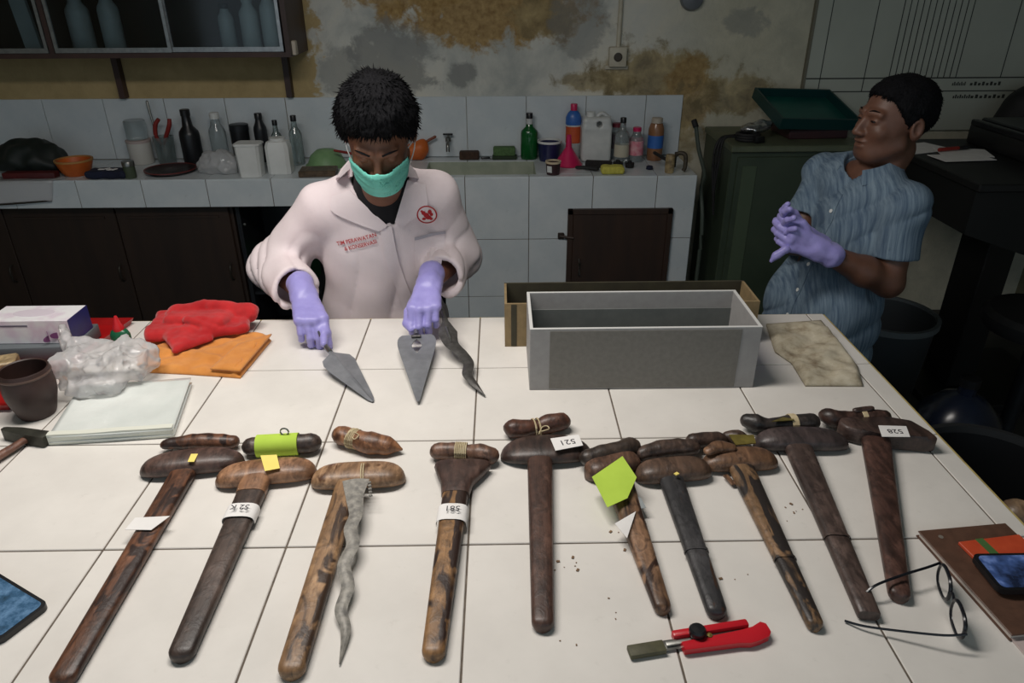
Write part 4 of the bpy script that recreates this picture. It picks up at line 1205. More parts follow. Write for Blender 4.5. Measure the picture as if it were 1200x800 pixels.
def bgf(P):
    W_ = P + 0.010 * np.stack([wob(P, 36, 1), wob(P, 36, 2), wob(P, 36, 3)], 1).astype(np.float32)
    d = union([rbox(W_, rel_(-0.850, 0.520, 0.060), (0.060, 0.055, 0.038), 0.008), rbox(W_, rel_(-0.805, 0.545, 0.055), (0.055, 0.045, 0.030), 0.008), rbox(W_, rel_(-0.835, 0.478, 0.040), (0.048, 0.035, 0.016), 0.008)], 0.02)
    h_ = union([cap(P, rel_(-0.91, 0.545, 0.080), rel_(-0.968, 0.615, 0.112), 0.015, 0.006)], 0.02)
    return smin(d, h_, 0.012) + 0.012 * np.abs(wob(P, 44, 1.0)) + 0.007 * np.abs(wob(P, 88, 2.0)) - 0.009
bag = thing('crumpled_plastic_bag', 'crumpled clear plastic bag resting on the sleeve stack', 'plastic bag', (-0.87, 0.515, Z0 + 0.024))
obj('bag_film', net(bgf, (-1.02, 0.36, Z0 + 0.0255), (-0.70, 0.66, Z0 + 0.15), 0.0042), M_film, bag, 180)

# hammer
hm = thing('hammer', 'small iron hammer with a worn wooden handle', 'hammer', (-0.92, 0.30, Z0))
hA, hB = np.array([-0.952, 0.325]), np.array([-0.850, 0.300])
dd = (hB - hA) / np.linalg.norm(hB - hA); an = math.atan2(dd[1], dd[0])
M_iron = mat('hammer_iron', (74, 74, 66), (54, 54, 48), 40, 0.5, 0.6)
obj('head', xf(loft([np.array([(x, a * w_, 0.013 + b * h_) for a, b in ((-1, -1), (1, -1), (1.0, 1), (-1, 1))]) for x, w_, h_ in ((-0.055, 0.004, 0.012), (-0.050, 0.006, 0.012), (-0.018, 0.011, 0.0125), (0.02, 0.0115, 0.0125), (0.032, 0.0115, 0.0125), (0.046, 0.012, 0.0125), (0.050, 0.010, 0.0105))]), ((hA + hB)[0] / 2, (hA + hB)[1] / 2, Z0 + 0.0005), (0, 0, an)), M_iron, hm, 30)
obj('handle', tube([pt(-0.892, 0.320, 0.013), pt(-0.906, 0.28, 0.012), pt(-0.945, 0.18, 0.012), pt(-0.985, 0.08, 0.012)], [0.008, 0.009, 0.011, 0.012], 12, 0.8, round_ends=True), wood('hammer_wood', (86, 48, 36), (138, 88, 66), -0.38, 1), hm)

# phones
def phone(name, label, C, u, v, L_, W_, z, screen, parts_extra=None):
    u = np.array(u) / np.linalg.norm(u); v = np.array(v) / np.linalg.norm(v)
    def slab(l0, l1, w0, w1, r, za, zb):
        P = []
        for cx_, cy_, a0 in ((l1 - r, w1 - r, 0), (l0 + r, w1 - r, 90), (l0 + r, w0 + r, 180), (l1 - r, w0 + r, 270)):
            for a in range(0, 91, 15):
                aa = math.radians(a0 + a)
                P.append(np.array(C) + u * (cx_ + r * math.cos(aa)) + v * (cy_ + r * math.sin(aa)))
        if u[0] * v[1] - u[1] * v[0] < 0: P = P[::-1]
        return prism(P, za, zb)
    c = np.array(C) + u * L_ / 2 + v * W_ / 2
    t = thing(name, label, 'phone', (c[0], c[1], Z0 + z))
    obj('case', slab(0, L_, 0, W_, 0.011, Z0 + z + 0.0004, Z0 + z + 0.0095), M_blkpl, t, 40)
    obj('screen', slab(0.006, L_ - 0.006, 0.005, W_ - 0.005, 0.008, Z0 + z + 0.0096, Z0 + z + 0.0101), screen, t, 40)
    return t
mm, nt, p = base('phone_screen_painted_reflection')  # mottled blue reflection painted into the screen's base colour
v_ = texco(nt)
nt.links.new(ramp(nt, noisen(nt, v_, 40, 4, 0.7), [(0.3, lin((44, 62, 74))), (0.5, lin((62, 96, 128))), (0.7, lin((104, 140, 176)))]), p.inputs['Base Color'])
p.inputs['Roughness'].default_value = 0.12
phone('smartphone', 'black smartphone with a mottled blue reflection painted on its screen, partly outside the left edge', (-0.618, -0.122), (-0.121, 0.068), (-0.033, -0.068), 0.158, 0.077, 0, mm)

# cutter knife
ct = thing('red_cutter_knife', 'red plastic cutter knife with a black slider knob', 'knife', (0.33, -0.20, Z0))
cA, cB = np.array([0.230, -0.222]), np.array([0.430, -0.188]); cdv = (cB - cA) / np.linalg.norm(cB - cA); ca_ = math.atan2(cdv[1], cdv[0])
def cpart(x0, x1, y0, y1, z0, z1, b=0.002):
    return xf(box(x0, x1, y0, y1, z0, z1, b, 2), (cA[0], cA[1], Z0 + 0.0005), (0, 0, ca_))
M_cred = mat('cutter_red', (196, 32, 44), None, rough=0.3)
obj('handle_lower', xf(loft([np.array([(x, yc + a * w_, 0.0065 + b * 0.006) for a, b in ((-1, -0.8), (1, -0.8), (1, 0.8), (0.7, 1), (-0.7, 1), (-1, 0.8))]) for x, yc, w_ in ((0.075, -0.009, 0.007), (0.10, -0.009, 0.008), (0.155, -0.009, 0.010), (0.170, -0.010, 0.012), (0.185, -0.008, 0.012), (0.200, -0.003, 0.013), (0.206, -0.002, 0.008))]), (cA[0], cA[1], Z0 + 0.0005), (0, 0, ca_)), M_cred, ct, 35)
obj('handle_upper', cpart(0.068, 0.182, 0.006, 0.018, 0.001, 0.014, 0.003), M_cred, ct)
obj('blade_channel', cpart(0.055, 0.175, -0.002, 0.007, 0.001, 0.008, 0.0008), M_steel, ct, 30)
obj('blade', cpart(0.045, 0.075, -0.006, 0.010, 0.003, 0.0045, 0), M_steel, ct, 0)
obj('blade_sleeve', cpart(0.0, 0.052, -0.010, 0.009, 0.0005, 0.009, 0.0015), mat('olive_sleeve', (92, 90, 66), (72, 70, 50), 60, 0.6), ct, 30)
obj('slider_knob', xf(lathe([(0, 0.0), (0.011, 0.0), (0.012, 0.004), (0.012, 0.009), (0.0095, 0.012), (0, 0.0125)], (0, 0, 0), 16), (cA[0] + cdv[0] * 0.102 - cdv[1] * 0.006, cA[1] + cdv[1] * 0.102 + cdv[0] * 0.006, Z0 + 0.012)), M_blkpl, ct)
obj('brass_screw', xf(lathe([(0, 0), (0.004, 0), (0.004, 0.003), (0, 0.004)], (0, 0, 0), 10), (cA[0] + cdv[0] * 0.118, cA[1] + cdv[1] * 0.118, Z0 + 0.011)), M_brass, ct)

# notebook, wallet, second phone
nb = thing('brown_notebook', 'brown covered notebook under the phone at the right table edge', 'notebook', (0.83, -0.09, Z0))
nR = 0.10
M_nb = mat('brown_leatherette', (98, 70, 56), (84, 60, 48), 60, 0.5, bump=0.2, bscale=400)
obj('cover', xf(box(0, 0.158, -0.215, 0, 0.009, 0.012, 0.0012), (0.748, 0.004, Z0 + 0.0004), (0, 0, nR)), M_nb, nb, 30)
obj('back_cover', xf(box(0, 0.158, -0.215, 0, 0.0, 0.002), (0.748, 0.004, Z0 + 0.0004), (0, 0, nR)), M_nb, nb, 0)
obj('page_block', xf(box(0.003, 0.155, -0.212, -0.003, 0.002, 0.009), (0.748, 0.004, Z0 + 0.0004), (0, 0, nR)), mat('page_edges', (206, 196, 186), None, rough=0.9), nb, 0)
obj('cover_emblem', xf(lathe([(0, 0), (0.004, 0), (0.004, 0.0004), (0, 0.0004)], (0, 0, 0), 12), (0.778, -0.012, Z0 + 0.0124)), mat('silver_stamp', (176, 168, 156), None, rough=0.4, metal=0.6), nb)
solo('pale_card', xf(box(0, 0.10, -0.05, 0, 0, 0.003), (0.772, -0.196, Z0 + 0.0004), (0, 0, nR - 0.02)), mat('pale_pink_card', (196, 180, 176), None, rough=0.7), 'pale pinkish card below the brown notebook', 'card', smooth=0)
wl = thing('orange_wallet', 'orange and green booklet lying on the brown notebook', 'booklet', (0.85, -0.05, Z0 + 0.0126))
obj('cover', xf(box(0, 0.11, -0.07, 0, 0, 0.006, 0.001), (0.795, -0.030, Z0 + 0.0126), (0, 0, 0.14)), mat('orange_cover', (206, 84, 50), (190, 70, 40), 30, 0.5), wl, 30)
obj('green_band', xf(box(0.030, 0.044, -0.0705, 0.0005, 0.0055, 0.0064), (0.795, -0.030, Z0 + 0.0126), (0, 0, 0.14)), mat('green_band', (76, 112, 62), None, rough=0.5), wl, 0)
mm, nt, p = base('phone_screen_lit')
p.inputs['Roughness'].default_value = 0.15
v_ = texco(nt)
sc_ = ramp(nt, noisen(nt, v_, 30, 3), [(0.35, lin((26, 34, 54))), (0.55, lin((60, 82, 130))), (0.7, lin((110, 134, 190)))])
nt.links.new(sc_, p.inputs['Base Color']); nt.links.new(sc_, p.inputs['Emission Color']); p.inputs['Emission Strength'].default_value = 0.25
phone('smartphone', 'black smartphone with a glowing picture, lying on the brown notebook', (0.790, -0.068), (0.99, 0.0), (0.0, -1.0), 0.15, 0.075, 0.0190, mm)

# eyeglasses
eg = thing('eyeglasses', 'dark framed eyeglasses standing open beside the brown notebook', 'glasses', (0.71, -0.15, Z0))
g0, g1 = np.array([0.730, -0.088]), np.array([0.694, -0.222])
gd = (g1 - g0) / np.linalg.norm(g1 - g0)
M_frame = mat('glasses_frame', (26, 28, 34), None, rough=0.25)
M_lens = M_glass
for k, s in enumerate((0.032, 0.104)):
    c = g0 + gd * s
    ring = [np.array([c[0] + gd[0] * 0.027 * math.copysign(abs(math.cos(a)) ** 0.8, math.cos(a)), c[1] + gd[1] * 0.027 * math.copysign(abs(math.cos(a)) ** 0.8, math.cos(a)), Z0 + 0.022 + 0.0195 * math.copysign(abs(math.sin(a)) ** 0.8, math.sin(a))]) for a in np.linspace(0, 2 * math.pi, 28, endpoint=False)]
    fr = obj('rim', tube(ring, 0.0028, 7, closed=True, up=(1, 0.3, 0)), M_frame, eg)
    n_ = np.array([gd[1], -gd[0], 0]) * 0.0007
    obj('lens', (np.array([q - n_ for q in ring] + [q + n_ for q in ring]), [tuple(range(28)), tuple(range(55, 27, -1))] + [(i, (i + 1) % 28, 28 + (i + 1) % 28, 28 + i) for i in range(28)]), M_lens, fr, 30)
c = g0 + gd * 0.068
obj('bridge', tube(smooth_path([pt(*(g0 + gd * 0.058), 0.028), pt(*c, 0.033), pt(*(g0 + gd * 0.078), 0.028)]), 0.002, 6), M_frame, eg)
obj('temple', tube(smooth_path([pt(*g0, 0.030), pt(0.705, -0.098, 0.031), pt(0.66, -0.112, 0.030), pt(0.612, -0.128, 0.026), pt(0.592, -0.136, 0.012)]), 0.0022, 6), M_frame, eg)
obj('temple', tube(smooth_path([pt(*g1, 0.030), pt(0.665, -0.218, 0.024), pt(0.61, -0.200, 0.014), pt(0.572, -0.186, 0.008), pt(0.552, -0.172, 0.003)]), 0.0018, 6), M_frame, eg)

# rust flakes brushed off the blades
fl_ = []
for k in range(30):
    cx_, cy_ = random.choice([(0.20, -0.14), (0.165, -0.19), (0.42, -0.07), (0.16, -0.05), (0.56, 0.06), (0.25, 0.0)])
    x = random.gauss(cx_, 0.022); y = random.gauss(cy_, 0.020); r = random.choice([0.001, 0.0012, 0.0015, 0.0028])
    fl_.append(cbox((x, y, Z0 + 0.0002), (r * 2, r * 1.3, r * 0.5), 0, rz=random.random() * 3))
dbr = obj('rust_flakes', join(*fl_), mat('rust_flake', (140, 112, 84), (108, 86, 66), 50, 0.9), None, 0)
tag(dbr, 'small brown rust flakes scattered between the scabbards', 'debris', kind='stuff')

# ================================================================== things on the back counter, left half
CZ = Z0 + 0.0008
M_navy = mat('navy_cloth', (30, 36, 62), (22, 27, 48), 20, 0.9)
M_orange = mat('orange_pot', (206, 106, 40), (176, 84, 30), 14, 0.5)
M_dkgreen = mat('dark_green_bag', (34, 42, 38), (24, 30, 28), 9, 0.6)
pile = lambda c, r, s, k=0.012: (lambda P: union([ell(P, (c[0], c[1], CZ + r[2] * 0.75), r), ell(P, (c[0] + r[0] * 0.5, c[1] - r[1] * 0.3, CZ + r[2] * 0.5), (r[0] * 0.55, r[1] * 0.6, r[2] * 0.6)), ell(P, (c[0] - r[0] * 0.55, c[1], CZ + r[2] * 0.5), (r[0] * 0.5, r[1] * 0.7, r[2] * 0.55))], 0.03) + k * wob(P, 40, s))
solo('dark_bag', net(pile((-2.20, 2.62), (0.16, 0.11, 0.085), 0.4), (-2.50, 2.44, CZ), (-1.92, 2.82, CZ + 0.22), 0.009), M_dkgreen, 'dark green crumpled bag at the left end of the counter', 'bag', smooth=180)
solo('red_folder', cbox((-2.13, 2.47, CZ), (0.24, 0.05, 0.03), 0.006, 2, rz=0.02), mat('maroon_card', (92, 26, 26), (70, 20, 22), 12, 0.6), 'maroon folder lying before the dark green bag', 'folder')
ob = thing('orange_pot', 'orange round pot with a lumpy rim on the counter', 'pot', (-1.95, 2.53, CZ))
obj('pot_wall', lathe([(0, 0), (0.05, 0), (0.065, 0.02), (0.078, 0.055), (0.080, 0.068), (0.072, 0.068), (0.066, 0.045), (0, 0.03)], (-1.95, 2.53, CZ), 26), M_orange, ob)
obj('rim_roll', lathe([(0.076, 0.064), (0.083, 0.066), (0.083, 0.074), (0.075, 0.074)], (-1.95, 2.53, CZ), 26, closed=True), mat('tan_rim', (176, 128, 70), None, rough=0.6), ob)
nv = thing('navy_pouch', 'navy blue pouch strewn with white scraps on the counter', 'pouch', (-1.77, 2.48, CZ))
obj('pouch_body', net(lambda P: rbox(P, (-1.77, 2.48, CZ + 0.018), (0.095, 0.055, 0.018), 0.016) + 0.003 * wob(P, 60, 2), (-1.9, 2.40, CZ), (-1.65, 2.56, CZ + 0.05), 0.005), M_navy, nv, 180)
obj('white_scrap', join(*[cbox((-1.80 + 0.02 * k, 2.475 + 0.012 * math.sin(k * 2.0), CZ + 0.036), (0.028, 0.014, 0.003), 0, rz=0.4 * k) for k in range(4)]), M_paper, nv, 0)
def jar(name, label, c, r, h, m, lidm, lid_h=0.02, cat='jar', group=None, lidr=1.05):
    t = thing(name, label, cat, c, group)
    obj('body', lathe([(0, 0), (r * 0.95, 0), (r, 0.004), (r, h - lid_h), (r * 0.92, h - lid_h + 0.002), (0, h - lid_h + 0.002)], c, 24), m, t)
    obj('lid', lathe([(0, h - lid_h), (r * lidr, h - lid_h), (r * lidr, h - 0.002), (r * (lidr - 0.06), h), (0, h)], c, 24), lidm, t)
    return t
M_glassj = mat('thin_glass', (190, 204, 204), None, rough=0.08, trans=0.85)
M_oliv = mat('olive_paste', (70, 80, 62), None, rough=0.5)
jar('spice_jar', 'small glass jar with shiny lid at the counter edge', (-1.665, 2.46, CZ), 0.026, 0.078, M_oliv, M_steel, 0.022)
can = jar('stacked_tub', 'white round tub with a clear container stacked above', (-1.74, 2.76, CZ), 0.056, 0.118, mat('tub_white', (196, 194, 188), None, rough=0.5), mat('tub_lid', (176, 160, 156), None, rough=0.5), 0.014, 'tub')
obj('clear_container', lathe([(0, 0.12), (0.048, 0.12), (0.05, 0.13), (0.05, 0.205), (0.046, 0.21), (0, 0.21)], (-1.74, 2.76, CZ), 24), M_clear, can)
tg_ = thing('tool_glass', 'tall glass tumbler holding pliers and tools', 'tumbler', (-1.615, 2.76, CZ))
obj('tumbler_wall', lathe([(0, 0), (0.042, 0), (0.050, 0.13), (0.047, 0.13), (0.040, 0.008), (0, 0.008)], (-1.615, 2.76, CZ), 24), M_glassj, tg_)
pl = thing('red_pliers', 'red handled pliers standing in the glass tumbler', 'pliers', (-1.62, 2.755, CZ + 0.01))
M_redh = mat('red_grip', (150, 46, 38), (126, 36, 32), 20, 0.5)
for s_ in (-1, 1):
    obj('handle', tube(smooth_path([(-1.62 + s_ * 0.004, 2.755, CZ + 0.09), (-1.62 + s_ * 0.024, 2.755, CZ + 0.13), (-1.60 + s_ * 0.034, 2.75, CZ + 0.185), (-1.585 + s_ * 0.026, 2.75, CZ + 0.215)]), [0.006, 0.010, 0.011, 0.009], 10), M_redh, pl)
obj('jaws', tube([(-1.62, 2.755, CZ + 0.012), (-1.62, 2.755, CZ + 0.06), (-1.62, 2.755, CZ + 0.095)], [0.004, 0.009, 0.008], 8, 0.6), M_steel, pl)
rod = solo('steel_rod', tube([(-1.640, 2.77, CZ + 0.012), (-1.655, 2.78, CZ + 0.16), (-1.668, 2.79, CZ + 0.29)], [0.004, 0.005, 0.006], 10, round_ends=True), M_steel, 'thin bright steel rod sticking up from the tumbler', 'rod')
pt_ = thing('round_tray', 'dark round tray with reddish rim lying on the counter', 'tray', (-1.52, 2.56, CZ))
obj('dish', lathe([(0, 0), (0.09, 0), (0.115, 0.016), (0.112, 0.018), (0.088, 0.006), (0, 0.006)], (-1.52, 2.56, CZ), 32), mat('dark_lacquer', (44, 34, 34), None, rough=0.35), pt_)
obj('rim', lathe([(0.111, 0.014), (0.118, 0.015), (0.118, 0.020), (0.111, 0.019)], (-1.52, 2.56, CZ), 32, closed=True), mat('red_lacquer', (104, 42, 40), None, rough=0.4), pt_)
bottle('dark_bottle', 'large black bottle behind the dark round tray', (-1.465, 2.72, CZ), 0.048, 0.265, M_blkpl, M_blkpl, 0.42, 0.55)
bottle('spray_bottle', 'clear bottle with white cap rising from the clear bag', (-1.335, 2.74, CZ), 0.040, 0.245, M_clear, M_wpl, 0.5, 0.62)
solo('clear_poly_bag', net(lambda P: pile((-1.285, 2.555), (0.09, 0.065, 0.06), 1.3, 0.006)(P) + 0.016 * np.abs(wob(P, 40, 1)) + 0.008 * np.abs(wob(P, 85, 2)) - 0.010, (-1.46, 2.44, CZ), (-1.165, 2.675, CZ + 0.17), 0.006), M_film, 'crumpled clear polythene bag on the counter', 'plastic bag', smooth=180)
jar('square_canister', 'square black canister behind the white tubs', (-1.235, 2.77, CZ), 0.044, 0.185, M_blkpl, M_dkmetal, 0.03, 'canister')
bottle('dark_bottle', 'slim black bottle beside the square black canister', (-1.135, 2.78, CZ), 0.032, 0.235, M_dkmetal, M_blkpl, 0.5, 0.66)
def tub(label, c, w0, w1, h, flare, cap_=None):
    t = thing('white_container', label, 'container', c, 'white plastic containers on the counter')
    if flare:
        obj('body', loft([np.array([(c[0] + a * w_, c[1] + b * w_ * 0.85, c[2] + z) for a, b in ((-1, -0.7), (-0.8, -1), (0.8, -1), (1, -0.7), (1, 0.7), (0.8, 1), (-0.8, 1), (-1, 0.7))]) for w_, z in ((w0, 0), (w1 * 0.97, h * 0.93), (w1 * 1.05, h * 0.94), (w1 * 1.05, h * 0.985))]), M_wpl, t, 30)
        obj('lid', loft([np.array([(c[0] + a * w_, c[1] + b * w_ * 0.85, c[2] + z) for a, b in ((-1, -0.7), (-0.8, -1), (0.8, -1), (1, -0.7), (1, 0.7), (0.8, 1), (-0.8, 1), (-1, 0.7))]) for w_, z in ((w1 * 1.0, h * 0.985), (w1 * 0.97, h))]), M_wpl, t, 30)
    else:
        obj('body', loft([np.array([(c[0] + a * w_, c[1] + b * w_ * 0.8, c[2] + z) for a, b in ((-1, -0.7), (-0.7, -1), (0.7, -1), (1, -0.7), (1, 0.7), (0.7, 1), (-0.7, 1), (-1, 0.7))]) for w_, z in ((w0 * 0.95, 0), (w0, 0.006), (w0, h * 0.78), (w0 * 0.85, h * 0.90), (w0 * 0.62, h * 0.93))]), M_wpl, t, 30)
        obj('lid', lathe([(0, h * 0.92), (w0 * 0.66, h * 0.92), (w0 * 0.66, h), (0, h)], c, 20), cap_ or M_wpl, t)
    return t
tub('flared white plastic tub, nearer the counter edge', (-1.108, 2.49, CZ), 0.050, 0.058, 0.152, True)
tub('white plastic canister with a sloped shoulder beside the flared tub', (-0.985, 2.535, CZ), 0.054, 0.054, 0.165, False)
bottle('reagent_bottle', 'small glass bottle with dark cap behind the white canister, left one', (-1.035, 2.70, CZ), 0.027, 0.215, M_glassj, M_blkpl, 0.4, 0.6, group='small glass bottles')
bottle('reagent_bottle', 'taller glass bottle with black cap behind the white canister', (-0.945, 2.71, CZ), 0.031, 0.235, M_glassj, M_blkpl, 0.4, 0.6, group='small glass bottles')
gbw = thing('green_dish', 'pale green upturned dish near the coated man', 'dish', (-0.80, 2.68, CZ))
obj('dome', lathe([(0.095, 0), (0.092, 0.012), (0.075, 0.05), (0.045, 0.075), (0, 0.082)], (-0.80, 2.68, CZ), 28), mat('pale_green_plastic', (132, 168, 120), (112, 150, 104), 12, 0.5), gbw)
obj('rim', lathe([(0.092, 0), (0.102, 0), (0.102, 0.006), (0.092, 0.008)], (-0.80, 2.68, CZ), 28, closed=True), MATS['pale_green_plastic'], gbw)
kf = thing('red_handled_knife', 'knife with a red handle leaning on the green dish', 'knife', (-0.72, 2.62, CZ + 0.07))
obj('handle', tube([(-0.735, 2.60, CZ + 0.088), (-0.66, 2.63, CZ + 0.066)], [0.008, 0.010], 10, 0.7, round_ends=True), M_redh, kf)
obj('blade', wave_blade([np.array((-0.66, 2.63, CZ + 0.066)), np.array((-0.60, 2.655, CZ + 0.045)), np.array((-0.53, 2.68, CZ + 0.02))], [0.018, 0.018, 0.003], 0.001), M_steel, kf, 30)
solo('wooden_board', cbox((-0.80, 2.495, CZ), (0.17, 0.11, 0.028), 0.004, 1, rz=0.08), wood('board_wood', (70, 52, 34), (110, 86, 58), R90, 0.6, coat=0), 'brown wooden block at the counter edge behind the coat', 'wood block')
solo('plastic_sheet', join(sheet([(-2.75, 2.415), (-2.0, 2.415)], [(-2.75, 2.50), (-1.96, 2.47)], 30, 8, lambda u, v, x, y: CZ + 0.004 + 0.002 * N(x, y, 40), 0.0015),
     thicken(strip([(-2.75, 2.411, CZ + 0.003), (-2.4, 2.408, CZ + 0.003), (-2.0, 2.411, CZ + 0.003)], [(-2.75, 2.404, CZ - 0.10), (-2.4, 2.400, CZ - 0.115), (-2.03, 2.406, CZ - 0.095)], 24, 6), (0, -0.0012, 0))), M_film, 'clear plastic sheet draped over the counter edge', 'plastic sheet', smooth=180)

# ================================================================== right half of the counter
M_sink = M_steel
po = thing('orange_pouch', 'orange pouch with a brown stick behind the man in the coat', 'pouch', (-0.37, 2.79, CZ))
obj('pouch_body', net(lambda P: union([ell(P, (-0.37, 2.79, CZ + 0.04), (0.06, 0.04, 0.045)), ell(P, (-0.335, 2.79, CZ + 0.07), (0.03, 0.025, 0.03))], 0.03) + 0.004 * wob(P, 60, 1), (-0.46, 2.73, CZ), (-0.28, 2.845, CZ + 0.13), 0.006), M_orange, po, 180)
obj('stick', tube([(-0.36, 2.79, CZ + 0.06), (-0.30, 2.80, CZ + 0.095), (-0.27, 2.80, CZ + 0.11)], 0.007, 8, round_ends=True), mat('stick_brown', (122, 66, 44), None, rough=0.6), po)
fc = thing('sink_tap', 'small metal tap on the splashback above the sink', 'tap', (-0.205, WY - 0.011, Z0 + 0.08))
obj('spout', tube(smooth_path([(-0.205, WY - 0.012, Z0 + 0.085), (-0.205, WY - 0.05, Z0 + 0.085), (-0.205, WY - 0.085, Z0 + 0.078), (-0.205, WY - 0.095, Z0 + 0.045)]), 0.010, 12), M_steel, fc)
obj('valve_body', lathe([(0, 0), (0.014, 0), (0.014, 0.02), (0.007, 0.024), (0.007, 0.034), (0, 0.034)], (-0.205, WY - 0.045, Z0 + 0.085), 16), M_steel, fc)
obj('lever', box(-0.23, -0.18, WY - 0.052, WY - 0.038, Z0 + 0.118, Z0 + 0.126, 0.002), M_blkpl, fc)
solo('scrub_block', cbox((-0.10, 2.795, CZ), (0.10, 0.055, 0.038), 0.005, 1), mat('brown_scrubber', (78, 58, 46), (60, 44, 36), 60, 0.95), 'dark brown scrubbing block behind the sink', 'block')
sp_ = thing('paint_scraper', 'small metal scraper between the brown and green blocks', 'scraper', (0.0, 2.79, CZ))
obj('blade', cbox((0.022, 2.79, CZ), (0.04, 0.03, 0.003), 0, rz=0.2), M_steel, sp_, 0)
obj('handle', tube([(0.0, 2.787, CZ + 0.006), (-0.035, 2.782, CZ + 0.006)], 0.006, 8, round_ends=True), M_blkpl, sp_)
gsp = thing('green_sponge', 'green scouring sponge on a darker pad behind the sink', 'sponge', (0.08, 2.795, CZ))
obj('pad', cbox((0.08, 2.795, CZ), (0.125, 0.06, 0.016), 0.004, 1), mat('dark_pad', (52, 66, 48), None, rough=0.95), gsp)
obj('sponge_block', cbox((0.078, 2.795, CZ + 0.016), (0.112, 0.052, 0.044), 0.008, 2), mat('sponge_green', (92, 122, 78), (74, 102, 62), 90, 0.95, bump=0.6, bscale=200), gsp)
gm = mat('green_liquid', (24, 96, 44), (18, 76, 36), 6, 0.12, spec=0.6)
gbo = bottle('dish_soap_bottle', 'green dish soap bottle with black cap behind the sink', (0.205, 2.79, CZ), 0.043, 0.225, gm, M_blkpl, 0.34, 0.56, sy=0.75)
obj('neck', lathe([(0.0165, 0.172), (0.0165, 0.2), (0.012, 0.2), (0.012, 0.172)], (0.205, 2.79, CZ), 18, closed=True), M_milk, gbo)
nbw = thing('navy_mug', 'navy blue mug with a white rim behind the pink funnel', 'mug', (0.305, 2.755, CZ))
obj('mug_wall', lathe([(0, 0), (0.050, 0), (0.060, 0.09), (0.056, 0.09), (0.047, 0.008), (0, 0.008)], (0.305, 2.755, CZ), 28), mat('navy_enamel', (34, 38, 78), None, rough=0.3), nbw)
obj('rim', lathe([(0.0555, 0.088), (0.0615, 0.088), (0.0615, 0.098), (0.0555, 0.098)], (0.305, 2.755, CZ), 28, closed=True), M_wpl, nbw)
fn = thing('pink_funnel', 'bright pink plastic funnel standing upside down', 'funnel', (0.392, 2.645, CZ))
M_pink = mat('hot_pink', (206, 38, 96), (190, 30, 84), 10, 0.35)
obj('cone', lathe([(0.068, 0.0), (0.070, 0.004), (0.064, 0.012), (0.016, 0.085), (0.013, 0.085), (0.060, 0.010)], (0.392, 2.645, CZ), 30, closed=True), M_pink, fn)
obj('spout', lathe([(0.016, 0.084), (0.011, 0.145), (0.008, 0.145), (0.012, 0.084)], (0.392, 2.645, CZ), 20, closed=True), M_pink, fn)
sc2 = thing('small_paint_cup', 'small dark paint cup with a cream rim at the sink edge', 'cup', (0.305, 2.465, CZ))
obj('cup_wall', lathe([(0, 0), (0.030, 0), (0.035, 0.055), (0.031, 0.055), (0.027, 0.006), (0, 0.006)], (0.305, 2.465, CZ), 22), mat('maroon_cup', (58, 36, 40), None, rough=0.5), sc2)
obj('rim', lathe([(0.031, 0.053), (0.037, 0.053), (0.037, 0.062), (0.031, 0.062)], (0.305, 2.465, CZ), 22, closed=True), mat('cream_rim', (206, 188, 160), None, rough=0.6), sc2)
obj('pale_patch', xf(box(-0.012, 0.012, -0.0008, 0.0008, 0, 0.03), (0.287, 2.437, CZ + 0.014), (0.09, 0, -0.55)), M_wpl, sc2, 0)
M_bluec = mat('blue_plastic', (60, 112, 190), (50, 96, 170), 10, 0.35)
M_orl = mat('orange_label', (206, 92, 48), (188, 78, 40), 14, 0.5)
bb_ = bottle('cleaner_bottle', 'tall cleaner bottle with blue shoulder, orange label and pink cap', (0.425, 2.785, CZ), 0.037, 0.268, M_milk, M_pink, 0.4, 0.64, band=(0.30, 0.60, M_orl), sy=0.8)
obj('blue_shoulder', lathe([(0.038, 0.168), (0.040, 0.175), (0.039, 0.205), (0.030, 0.224), (0.018, 0.236), (0.0, 0.236)], (0.425, 2.785, CZ), 24, 1, 0.8), M_bluec, bb_)
jc = thing('jerry_can', 'white translucent jerry can with moulded handle', 'jerry can', (0.535, 2.745, CZ))
jb = lambda P: np.maximum(smin(rbox(P, (0.535, 2.745, CZ + 0.085), (0.075, 0.048, 0.085), 0.016), rbox(P, (0.535, 2.745, CZ + 0.185), (0.072, 0.044, 0.03), 0.02), 0.02), -cap(P, (0.545, 2.60, CZ + 0.182), (0.545, 2.9, CZ + 0.182), 0.014))
obj('can_body', net(jb, (0.45, 2.68, CZ), (0.62, 2.81, CZ + 0.23), 0.005), M_milk, jc, 180)
obj('screw_cap', lathe([(0, 0.21), (0.022, 0.21), (0.022, 0.236), (0, 0.238)], (0.505, 2.745, CZ), 20), M_wpl, jc)
obj('grip_bar', tube(smooth_path([(0.535, 2.745, CZ + 0.208), (0.56, 2.745, CZ + 0.228), (0.60, 2.745, CZ + 0.205)]), 0.010, 10), M_milk, jc)
M_pinkl = mat('pink_label', (206, 92, 116), (226, 180, 186), 30, 0.5)
M_dkl = mat('dark_label', (74, 60, 72), (120, 116, 120), 40, 0.5)
bottle('plastic_bottle', 'clear bottle with a dark label beside the jerry can', (0.645, 2.785, CZ), 0.030, 0.175, M_clear, mat('maroon_cap', (110, 40, 52), None, rough=0.4), 0.7, 0.74, band=(0.3, 0.7, M_dkl))
bottle('plastic_bottle', 'clear bottle with black cap beside the pink labelled bottle', (0.658, 2.685, CZ), 0.036, 0.218, M_clear, M_blkpl, 0.36, 0.58, band=(0.15, 0.42, mat('pale_label', (196, 190, 170), None, rough=0.5)))
bottle('plastic_bottle', 'clear bottle with pink label and pink cap', (0.735, 2.72, CZ), 0.036, 0.165, M_clear, M_pink, 0.5, 0.62, band=(0.2, 0.62, M_pinkl))
